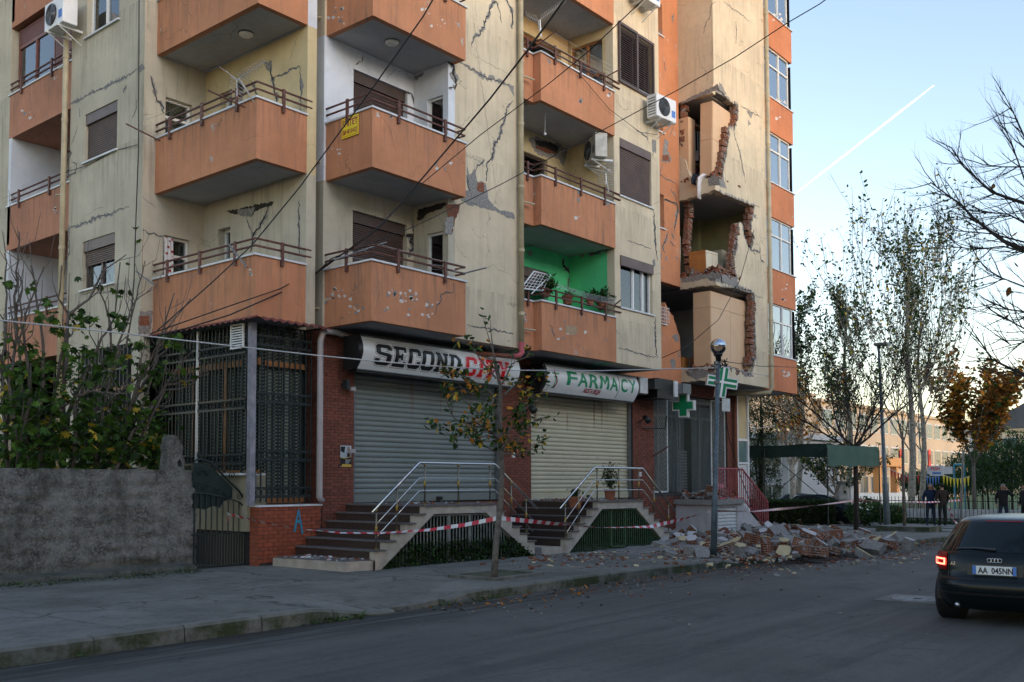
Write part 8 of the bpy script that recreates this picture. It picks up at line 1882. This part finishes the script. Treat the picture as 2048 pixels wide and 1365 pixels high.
# school, houses
def block(name, lab, ax, x0, x1, y0, y1, z1, mat, floors, wins, ws, roof=None, z0=-.6, winmat='far_glass', cat='building', fh=None):
    """block with windows built as recessed-looking framed units on the two faces that look to the street"""
    T_ = thing(name, lab, cat, (x0, y0, z0)); MB().box(x0, x1, y0, y1, z0, z1).build('walls', M[mat], T_); fh = fh or (z1-z0-.6)/floors
    for k in range(floors):
        z = z0+.9+fh*k
        for face in ws:
            if face == 'x': a0, a1, F_ = y0, y1, FX(x0)
            else: a0, a1, F_ = x0, x1, FY(y0)
            n = wins.get(face, 6); st = (a1-a0)/n
            for i in range(n):
                c = a0+st*(i+.5); h_ = fh*.30; w_ = st*.36
                fr = MB(F_).box(c-w_, c+w_, -.08, 0, z, z+fh*.58).build('window', M['far_white'], T_)
                for s in (-1, 0, 1): MB(F_).box(c+w_*(.66*s-.28), c+w_*(.66*s+.28), -.10, -.081, z+.12, z+fh*.58-.12).build('pane', M[winmat], fr)
    MB().box(x0-.3, x1+.3, y0-.3, y1+.3, z1, z1+.35).build('roof_edge', M[mat], T_)
    if roof:
        m = (y0+y1)/2 if ax == 'x' else (x0+x1)/2; h_ = roof
        if ax == 'x': pts = [(x0-.5, y0-.5, z1+.36), (x1, y0-.5, z1+.36), (x1, y1+.5, z1+.36), (x0-.5, y1+.5, z1+.36), (x0-.5, m, z1+h_), (x1, m, z1+h_)]; fs = ((0, 1, 5, 4), (2, 3, 4, 5), (3, 0, 4), (1, 2, 5), (0, 3, 2, 1))
        else: pts = [(x0-.5, y0-.5, z1+.36), (x1+.5, y0-.5, z1+.36), (x1+.5, y1, z1+.36), (x0-.5, y1, z1+.36), (m, y0-.5, z1+h_), (m, y1, z1+h_)]; fs = ((0, 4, 5, 3), (1, 2, 5, 4), (0, 1, 4), (2, 3, 5), (0, 3, 2, 1))
        MB().raw(pts, fs).build('roof', M['far_roof'], T_)
    return T_
M['far_peach'] = simple('peach_school_wall', (.52, .40, .28), .9, .08, .5, 0); M['far_white'] = simple('white_far_frame', (.60, .60, .60), .7, .05, .5, 0); M['far_glass'] = simple('far_dark_glass', (.08, .12, .14), .15, .2, .3, 0); M['far_roof'] = simple('dark_slate_roof', (.06, .07, .085), .8, .2, .5, 0); M['far_cream'] = simple('cream_house_wall', (.52, .44, .33), .9, .08, .5, 0); M['far_orange'] = simple('orange_trim', (.60, .30, .12), .9, .08, .5, 0); M['far_grey'] = simple('pale_grey_wall', (.45, .45, .47), .9, .1, .5, 0)
sa = P(1655, 832, 'z', 9.6)
SCH = block('school', 'long peach coloured three storey school with white window bands', 'y', 96, 150, 39, 52, 9.7, 'far_peach', 3, {'y': 16, 'x': 3}, ('y',), fh=3.4)
e = P(1533, 815, 'x', 88)
ANX = block('school_wing', 'windowless peach end wing of the school left of the window bands', 'y', 78, 96, 39.8, 50, 10.2, 'far_peach', 1, {'y': 1}, (), fh=3)
for i in range(3): c = P(1548+i*11, 935, 'y', 39.8); MB().box(c.x-.6, c.x+.5, 39.7, 39.79, c.z-1, c.z+1.2).build('window', M['far_white'], ANX)
for px in (1756, 1790): c = P(px, 960, 'y', 37.5); MB().box(c.x-.35, c.x+.35, 37.2, 37.9, -.6, 3.3).build('porch_column', M['far_orange'], SCH)
c = P(1745, 925, 'y', 37.5); d = P(1800, 925, 'y', 37.5); MB().box(c.x, d.x, 37, 39, 3.3, 4.3).build('porch_beam', M['far_orange'], SCH)
for px in (1800, 1857):
    c = P(px, 915, 'y', 38.8); FL = thing('flag', 'red flag with dark eagle on the school wall', 'flag', c, 'red flags on the school'); MB().box(c.x, c.x+1.0, 38.78, 38.8, c.z-1.3, c.z+1.0).build('cloth', M['letter_red'], FL); MB(FY(38.76)).prism([[(c.x+.5, c.z-.8), (c.x+.7, c.z-.2), (c.x+.9, c.z+.3), (c.x+.6, c.z+.1), (c.x+.5, c.z+.5), (c.x+.4, c.z+.1), (c.x+.1, c.z+.3), (c.x+.3, c.z-.2)]], 0, .01).build('emblem', M['plastic_black'], FL)
bpy.data.objects['flag']['label'] = 'left red flag with dark emblem hanging on the school'
bpy.data.objects['flag.001']['label'] = 'right red flag with dark emblem hanging behind the poplar'
c = P(1960, 880, 'x', 180); c1 = P(2060, 840, 'x', 180)
block('house', 'cream house with dark gabled roof at the right horizon', 'x', 180, 194, c1.y-8, c.y+0, P(2020, 862, 'x', 180).z, 'far_cream', 3, {'x': 5}, ('x',), roof=5)
c = P(1930, 870, 'x', 210); block('house', 'distant grey roofed house left of the cream house', 'x', 210, 225, c.y-6, c.y+12, P(1930, 875, 'x', 210).z, 'far_grey', 3, {'x': 4}, ('x',), roof=4)
c = P(1515, 960, 'x', 56); block('white_house', 'pale house seen between the block and the conifer', 'x', 56, 64, c.y-2.0, c.y+6, P(1515, 878, 'x', 56).z, 'far_grey', 2, {'x': 3}, ('x',))
MB().box(70, 118, 33, 33.3, -.6, .5).build('school_wall', M['far_white']); tag(bpy.data.objects['school_wall'], 'low white wall in front of the school porch', 'wall')
# ------------------------------------------------------------------ unseen other side of the street; blocks added to darken reflections and lower facade
sheet('opposite_pavement', -40, 140, -5.5, -.9, .12, M['pave2'], 60, 3)
MB().box(-40, 140, -.9, -.78, -.6, .12).build('opposite_kerb', M['kerb'])['kind'] = 'structure'
M['opp_glass'] = M['far_glass']
block('opposite_building', 'unseen ochre apartment block across the street behind the camera', 'y', -22, 6, -26, -13, 15, 'far_cream', 5, {'y': 8}, (), fh=3)
block('opposite_building', 'unseen grey apartment block across the street opposite the shops', 'y', 9, 33, -25, -12, 12.5, 'far_grey', 4, {'y': 7}, (), fh=3)
block('opposite_building', 'unseen long ochre building added farther along the opposite side of street', 'y', 38, 100, -26, -12, 11, 'far_cream', 3, {'y': 12}, (), fh=3)  # added out of view to darken what the shop doors reflect
# ------------------------------------------------------------------ cars
M['paint_dark'] = None
t = NT('dark_blue_black_paint'); M['paint_dark'] = t.bsdf(Base_Color=(.003, .007, .009, 1), Roughness=.24, Specular_IOR_Level=.32, Coat_Weight=.0, Coat_Roughness=.05)
t = NT('dark_car_glass'); M['car_glass'] = t.bsdf(Base_Color=(.006, .012, .014, 1), Roughness=.08, Specular_IOR_Level=.3)
t = NT('tail_lamp_red'); M['lamp_red'] = t.bsdf(Base_Color=(.22, .008, .010, 1), Roughness=.12)
t = NT('lit_tail_lamp'); M['lamp_on'] = t.bsdf(Base_Color=(.8, .02, .01, 1), Emission_Color=(1, .10, .06, 1), Emission_Strength=2.2)
M['tyre'] = simple('tyre_rubber', (.015, .015, .016), .85, .2, 20, .2)
def car(lab, loc, rz, detail=True, group=None):
    T_ = thing('parked_car' if not detail else 'car', lab, 'car', loc, group, local=True, rz=rz)
    # local: x forward from the rear bumper, y left, z up; stack of rounded outlines
    ZS = [.20, .26, .34, .42, .52, .58, .60, .64, .72, .80, .86, .90, .93, 1.00, 1.08, 1.16, 1.24, 1.30, 1.35, 1.38, 1.405, 1.42]
    def lerp(tab, z):
        for (a, b_), (c, d) in zip(tab, tab[1:]):
            if z <= c: return b_+(d-b_)*max(0, (z-a))/(c-a)
        return tab[-1][1]
    rear = [(.20, .16), (.30, .04), (.42, .0), (.56, -.02), (.60, .03), (.64, .07), (.80, .09), (.88, .11), (.93, .15), (1.0, .24), (1.1, .37), (1.2, .50), (1.30, .63), (1.35, .70), (1.38, .82), (1.405, 1.1), (1.42, 1.6)]
    frnt = [(.20, 4.0), (.35, 4.15), (.55, 4.17), (.70, 4.02), (.80, 3.6), (.88, 3.2), (.93, 3.02), (1.1, 2.65), (1.25, 2.35), (1.35, 2.1), (1.40, 1.9), (1.42, 1.75)]
    wid = [(.20, .80), (.35, .87), (.60, .883), (.75, .880), (.88, .86), (.93, .845), (1.1, .76), (1.25, .68), (1.33, .63), (1.38, .56), (1.405, .42), (1.42, .2)]
    def S(th, z, o=0):
        """th: 0 at the middle of the rear, pi/2 at left side, pi at the front"""
        r_, f_, w_ = lerp(rear, z)-o, lerp(frnt, z)+o, lerp(wid, z)+o; cx, hx = (r_+f_)/2, (f_-r_)/2
        c, s = math.cos(th), math.sin(th); e = 2/5.0; ey = 2/3.6
        return Vector((cx-hx*math.copysign(abs(c)**e, c), w_*math.copysign(abs(s)**ey, s), z))
    def TH(y, z):   # angle giving lateral position y on the rear face
        w_ = lerp(wid, z); return math.asin(max(-1, min(1, math.copysign(abs(y/w_)**(3.6/2), y))))
    N = 96; b = MB(); pts = [S(2*math.pi*i/N, z) for z in ZS for i in range(N)]
    b.raw(pts, [(j*N+i, j*N+(i+1) % N, (j+1)*N+(i+1) % N, (j+1)*N+i) for j in range(len(ZS)-1) for i in range(N)]+[tuple(range(N))[::-1], tuple((len(ZS)-1)*N+i for i in range(N))])
    body = b.build('body', M['paint_dark'], T_, smooth=True)
    def patch_(nm, ys, zs, o, mat, par=None, nn=14, m=8, side=None):
        """quad patch following the rear: ys(t)->(y0,y1) edges at height t"""
        b = MB(); P_ = []
        for j in range(m+1):
            z = zs[0]+(zs[1]-zs[0])*j/m; y0, y1 = ys((j/m))
            for i in range(nn+1): P_.append(S(TH(y0+(y1-y0)*i/nn, z), z, o))
        b.raw(P_, [(j*(nn+1)+i, j*(nn+1)+i+1, (j+1)*(nn+1)+i+1, (j+1)*(nn+1)+i) for j in range(m) for i in range(nn)]); return b.build(nm, M[mat] if isinstance(mat, str) else mat, par or T_, smooth=True)
    gl = patch_('rear_window', lambda t_: (-.70+.10*t_, .70-.10*t_), (.955, 1.325), .006, 'car_glass')
    def sidepatch(nm, z0, z1, t0, t1, s, mat, o=.006):
        b = MB(); P_ = []; nn, m = 12, 5
        for j in range(m+1):
            z = z0+(z1-z0)*j/m
            for i in range(nn+1): P_.append(S(s*(t0+(t1-t0)*i/nn+ .0), z, o))
        b.raw(P_, [(j*(nn+1)+i, j*(nn+1)+i+1, (j+1)*(nn+1)+i+1, (j+1)*(nn+1)+i) for j in range(m) for i in range(nn)]); b.build(nm, M[mat], T_, smooth=True)
    for s in (1, -1): sidepatch('side_window', .96, 1.31, 1.12, 1.62, s, 'car_glass'); sidepatch('side_window', .96, 1.31, 1.66, 2.1, s, 'car_glass')
    sidepatch('windscreen', .96, 1.33, 2.75, 3.53, 1, 'car_glass')
    for s in (1, -1):
        tl = patch_('tail_lamp', lambda t_, s=s: (s*.60, s*(.838-.02*t_)), (.70, .935), .012, 'lamp_red')
        patch_('lit_strip', lambda t_, s=s: (s*.615, s*.80), (.765, .785), .022, 'lamp_on', tl); patch_('lit_strip', lambda t_, s=s: (s*.615, s*.80), (.835, .855), .022, 'lamp_on', tl)
        patch_('lit_strip', lambda t_, s=s: (s*.615, s*.64), (.786, .834), .022, 'lamp_on', tl); patch_('lit_strip', lambda t_, s=s: (s*.78, s*.81), (.786, .834), .022, 'lamp_on', tl)
        patch_('reversing_lens', lambda t_, s=s: (s*.61, s*.80), (.705, .745), .02, 'plastic_white' if 0 else 'lamp_red', tl)
    patch_('bumper_line', lambda t_: (-.86, .86), (.595, .612), .004, 'plastic_black', nn=40, m=2); patch_('bumper_strip', lambda t_: (-.84, .84), (.40, .43), .006, 'plastic_black', nn=40, m=2)
    patch_('hatch_seam', lambda t_: (.575, .59), (.62, .93), .003, 'plastic_black', m=6, nn=2); patch_('hatch_seam', lambda t_: (-.59, -.575), (.62, .93), .003, 'plastic_black', m=6, nn=2)
    patch_('brake_light', lambda t_: (-.22, .22), (1.335, 1.35), .006, 'lamp_red', m=2)
    patch_('plate_recess', lambda t_: (-.33-.0*t_, .33), (.655, .80), .004, 'plastic_black', m=3)
    MB().tube([(1.0, .15, 1.0)]*1+[(S(TH(.0, 1.0), 1.0, .012)), (S(TH(.30, 1.02), 1.02, .02)), (S(TH(.50, 1.0), 1.0, .02))], .012, 6).build('rear_wiper', M['plastic_black'], T_) if 0 else MB().tube([S(0, .985, .03), S(TH(.25, 1.0), 1.0, .03), S(TH(.48, .985), .985, .025)], [.02, .013, .008], 6).build('rear_wiper', M['plastic_black'], T_)
    if detail:
        px_ = S(0, .73, .03).x
        PLt = MB().box(px_-.012, px_, -.26, .26, .672, .784).build('number_plate', M['letter_white'], T_)
        for y0_, y1_ in ((.215, .26), (-.26, -.215)): MB().box(px_-.0135, px_-.0122, y0_, y1_, .673, .783).build('blue_band', M['curtain_blue'], PLt)
        tm = text_mesh('AA  045NN', .105, lambda u, v: Vector((px_-.0145, .19-u, .69+v)), M['letter_black'], 'plate_lettering', PLt, bold=.003, wx=.80)
        o_ = None
        rp = S(0, .855, .02)
        for i in range(4):
            MB().tube([(rp.x-.003, .062-.041*i+.026*math.cos(t_), .855+.026*math.sin(t_)) for t_ in [k*math.pi/10 for k in range(21)]], .0045, 6, cap=False).build('badge_ring', M['steel'], T_, smooth=True)
        bp_ = S(TH(.50, .80), .80, .012); text_mesh('A3', .055, lambda u, v: Vector((bp_.x-.002, .55-u, .775+v)), M['steel'], 'badge_lettering', T_, bold=.002)
        MB().tube([S(TH(.46, .25), .25, .02)+Vector((.1, 0, 0)), S(TH(.46, .25), .25, .03)], .035, 12).build('exhaust_pipe', M['steel'], T_, smooth=True)
    for x in (.78, 3.36):
        for s in (1, -1):
            w_ = MB().tube([(x, s*.68, .315), (x, s*.70, .315), (x, s*.835, .315), (x, s*.85, .315)], [.29, .315, .315, .29], 28).build('wheel', M['tyre'], T_, smooth=True)
            MB().tube([(x, s*.851, .315), (x, s*.860, .315)], .20, 20).build('rim', M['steel'], w_)
            MB().tube([(x, s*.55, .34), (x, s*.80, .34)], .36, 24).build('wheel_arch', M['plastic_black'], T_)
    return T_
CR_ = car('dark hatchback with lit red tail lamp driving away in the right lane', (11.792, 2.849, 0), R(1.5)); CR_.scale = (.862,)*3
c = G(1625, 1012, 0); car('dark hatchback parked behind the hedge', (42.0, P(1600, 1000, 'x', 44).y, gz(43)), R(-80), False)
car('teal blue car parked far behind the conifer', (50.0, P(1545, 1000, 'x', 50).y, gz(50)), R(-80), False)
# ------------------------------------------------------------------ people
def person(lab, loc, rz, jacket, trousers, hair, pose='phone', cap=None, h=1.74):
    T_ = thing('person', lab, 'person', loc, local=True, rz=rz); k = h/1.74
    V = {'pel': (0, 0, .95), 'wai': (0, 0, 1.10), 'che': (0, .0, 1.32), 'nek': (0, 0, 1.47), 'nk2': (0, .01, 1.54), 'hd': (0, .03, 1.63), 'ht': (0, .02, 1.70),
         'hipl': (.10, 0, .90), 'knl': (.13, .03, .50), 'anl': (.13, 0, .09), 'tol': (.15, .13, .04), 'hipr': (-.10, 0, .90), 'knr': (-.12, .01, .50), 'anr': (-.13, -.02, .09), 'tor': (-.15, .11, .04),
         'shl': (.19, 0, 1.42), 'ell': (.27, -.02, 1.15), 'wrl': (.24, .10, .93), 'hal': (.23, .13, .86), 'shr': (-.19, 0, 1.42)}
    if pose == 'phone': V.update({'elr': (-.38, .08, 1.25), 'wrr': (-.20, .17, 1.45), 'har': (-.12, .13, 1.56)})
    else: V.update({'elr': (-.27, -.02, 1.15), 'wrr': (-.24, .08, .93), 'har': (-.23, .11, .86)})
    RD = {'pel': .155, 'wai': .145, 'che': .165, 'nek': .085, 'nk2': .055, 'hd': .095, 'ht': .075, 'hipl': .10, 'knl': .065, 'anl': .05, 'tol': .04, 'hipr': .10, 'knr': .065, 'anr': .05, 'tor': .04, 'shl': .085, 'ell': .06, 'wrl': .045, 'hal': .04, 'shr': .085, 'elr': .06, 'wrr': .045, 'har': .04}
    E_ = [('pel', 'wai'), ('wai', 'che'), ('che', 'nek'), ('nek', 'nk2'), ('nk2', 'hd'), ('hd', 'ht'), ('pel', 'hipl'), ('hipl', 'knl'), ('knl', 'anl'), ('anl', 'tol'), ('pel', 'hipr'), ('hipr', 'knr'), ('knr', 'anr'), ('anr', 'tor'), ('che', 'shl'), ('shl', 'ell'), ('ell', 'wrl'), ('wrl', 'hal'), ('che', 'shr'), ('shr', 'elr'), ('elr', 'wrr'), ('wrr', 'har')]
    ks = list(V); me = bpy.data.meshes.new('body'); me.from_pydata([Vector(V[q])*k for q in ks], [(ks.index(a), ks.index(b_)) for a, b_ in E_], [])
    o = bpy.data.objects.new('tmp', me); COL.objects.link(o); sk_ = o.modifiers.new('s', 'SKIN'); sk_.use_smooth_shade = True
    for i, q in enumerate(ks): r_ = RD[q]*k; me.skin_vertices[0].data[i].radius = (r_*(1.12 if q in ('pel', 'wai', 'che') else 1), r_*(.78 if q in ('pel', 'wai', 'che') else 1)); me.skin_vertices[0].data[i].use_root = q == 'pel'
    sb = o.modifiers.new('u', 'SUBSURF'); sb.levels = sb.render_levels = 2
    dg = bpy.context.evaluated_depsgraph_get(); m2 = bpy.data.meshes.new_from_object(o.evaluated_get(dg)); bpy.data.objects.remove(o); m2.name = 'body'
    m2.materials.clear(); [m2.materials.append(x) for x in (M[jacket], M[trousers], M['skin'], M['tyre'])]
    har = Vector(V['har'])*k; hal = Vector(V['hal'])*k
    for f in m2.polygons:
        c_ = f.center; z = c_.z/k
        f.material_index = 2 if z > 1.50 or (c_-har).length < .085 or (c_-hal).length < .085 else 0 if z > .86 or abs(c_.x) > .21 else 3 if z < .085 else 1
    body = link('body', m2, T_)
    hd = Vector((0, .03, 1.63))*k; MB().ball(hd+Vector((0, -.035, .045)), .098*k, 16, 10, (.92, .95, .9)).build('hair' if not cap else 'cap', M[cap or hair], T_, smooth=True)
    if cap: MB().ball(hd+Vector((0, .08, .06)), .07*k, 10, 5, (1.0, 1, .15)).build('cap_peak', M[cap], T_, smooth=True)
    MB().ball(hd+Vector((0, .115, -.005)), .018, 8, 6, (.8, 1, 1.3)).build('nose', M['skin'], T_, smooth=True)
    for s in (-1, 1): MB().ball(hd+Vector((.035*s, .098, .02)), .009, 6, 5).build('eye', M['plastic_black'], T_); MB().ball(hd+Vector((.098*s, .01, -.005)), .022, 6, 5, (.4, .8, 1.2)).build('ear', M['skin'], T_, smooth=True)
    MB().box(-.022, .022, hd.y+.098, hd.y+.104, hd.z-.050, hd.z-.043).build('mouth', M['leaf_brown'], T_)
    for hp, up_ in ((har, 1 if pose == 'phone' else -1), (hal, -1)):
        for i in range(5):
            dx = (i-2)*.017; L = .06 if i else .04
            MB().tube([hp+Vector((dx, .01, 0)), hp+Vector((dx, .025, up_*L*.6)), hp+Vector((dx, .02, up_*L))], [.010, .009, .007], 5).build('finger', M['skin'], T_, smooth=True)
    if pose == 'phone': MB().box(har.x+.02, har.x+.035, har.y-.04, har.y+.04, har.z-.04, har.z+.09).build('phone', M['plastic_black'], T_)
    MB().tube([(0, 0, .845*k), (0, 0, .88*k)], .165*k, 16).build('jacket_hem', M[jacket], T_, smooth=True) if 0 else None
    return T_
M['skin'] = simple('skin', (.34, .19, .13), .6, .08, 5, 0); M['navy'] = simple('navy_jacket', (.010, .022, .055), .85, .2, 9, .2); M['brown_coat'] = simple('dark_brown_coat', (.022, .013, .010), .85, .2, 9, .2); M['black_coat'] = simple('black_coat', (.010, .010, .012), .85, .2, 9, .2); M['jeans'] = simple('dark_jeans', (.018, .028, .05), .9, .2, 9, .2); M['black_trousers'] = simple('black_trousers', (.010, .012, .011), .9, .2, 9, .2); M['grey_hair'] = simple('grey_hair', (.16, .15, .14), .9, .3, 30, .3)
for px, py, lab, j, t_, hr, ps, cp, rz in ((1862, 1058, 'man in navy jacket and jeans phoning beside the poplar', 'navy', 'jeans', 'grey_hair', 'phone', None, 120), (1886, 1060, 'man in brown coat and black cap seen from behind', 'brown_coat', 'black_trousers', 'grey_hair', 'stand', 'black_coat', -30), (2008, 1057, 'man in black jacket phoning alone at the right', 'black_coat', 'jeans', 'grey_hair', 'phone', None, 110), (2052, 1055, 'person in black cut off by the right picture edge', 'black_coat', 'black_trousers', 'bark_dark', 'stand', None, 60)):
    X = 42.5 if px < 1950 else 43.5; p = P(px, py, 'x', X); person(lab, (X, p.y, gz(X)+.10), R(rz-10), j, t_, hr, ps, cp, 1.74)
# contrail high in the sky
ct = NT('ice_vapour'); g = ct.n('TexCoord').outputs['Generated']; s = ct.n('SeparateXYZ', {0: g}); d = ct.n('BsdfDiffuse', {0: (1, 1, 1, 1)}); e = ct.n('BsdfTranslucent', {0: (1, 1, 1, 1)}); a_ = ct.n('AddShader', {0: d.outputs[0], 1: e.outputs[0]}); tr_ = ct.n('BsdfTransparent')
ca, cb = P(1868, 171, 'x', 9000), P(1560, 412, 'x', 9000)
fac = ct.math('MULTIPLY', ct.ramp(s.outputs[1], [(0., 1.), (.45, .8), (.8, .35), (1., .0)]), ct.ramp(ct.noise(ct.pos((.004, .004, .004)), 1, 3), [(.3, .6), (.7, 1.)]))
mx = ct.n('MixShader', {0: fac, 1: tr_.outputs[0], 2: a_.outputs[0]}); ct.t.links.new(mx.outputs[0], ct.out.inputs[0])
o = MB().tube([ca.lerp(cb, i/20) for i in range(21)], [3+5*min(1, i/4) for i in range(21)], 8).build('contrail', ct.m, None, smooth=True); tag(o, 'thin white aircraft contrail slanting across the blue sky', 'contrail')
# keep counts sane: every part copied by hand below the root carries no category
for o in bpy.data.objects:
    if o.parent is not None and 'category' in o: del o['category']

rg = random.Random(77); pts = []
for i in range(1000):
    x = rg.uniform(9, 40); y = 8.9-abs(rg.gauss(0, .8)) if i % 9 else rg.uniform(1, 8.9)
    pts.append((x, y, gz(x)+.006))
crumbs('road_grit', pts, [M['mortar'], M['broken'], M['terracotta'], M['bark_dark']], None, 78, .005, .022); tag(bpy.data.objects['road_grit'], 'fine grit and small stones scattered over the road surface', 'grit')
cnt = {}
for o in bpy.data.objects:
    if o.get('category') == 'rubble': cnt.setdefault(o['label'], []).append(o)
for l, v in cnt.items():
    if len(v) > 1:
        v.sort(key=lambda o: (o.location-camo.location).dot(RT)/(o.location-camo.location).dot(FW))
        for i, o in enumerate(v): o['label'] = (['leftmost', 'second', 'third', 'fourth', 'fifth'][i] if i < len(v)-1 else 'rightmost')+' '+l
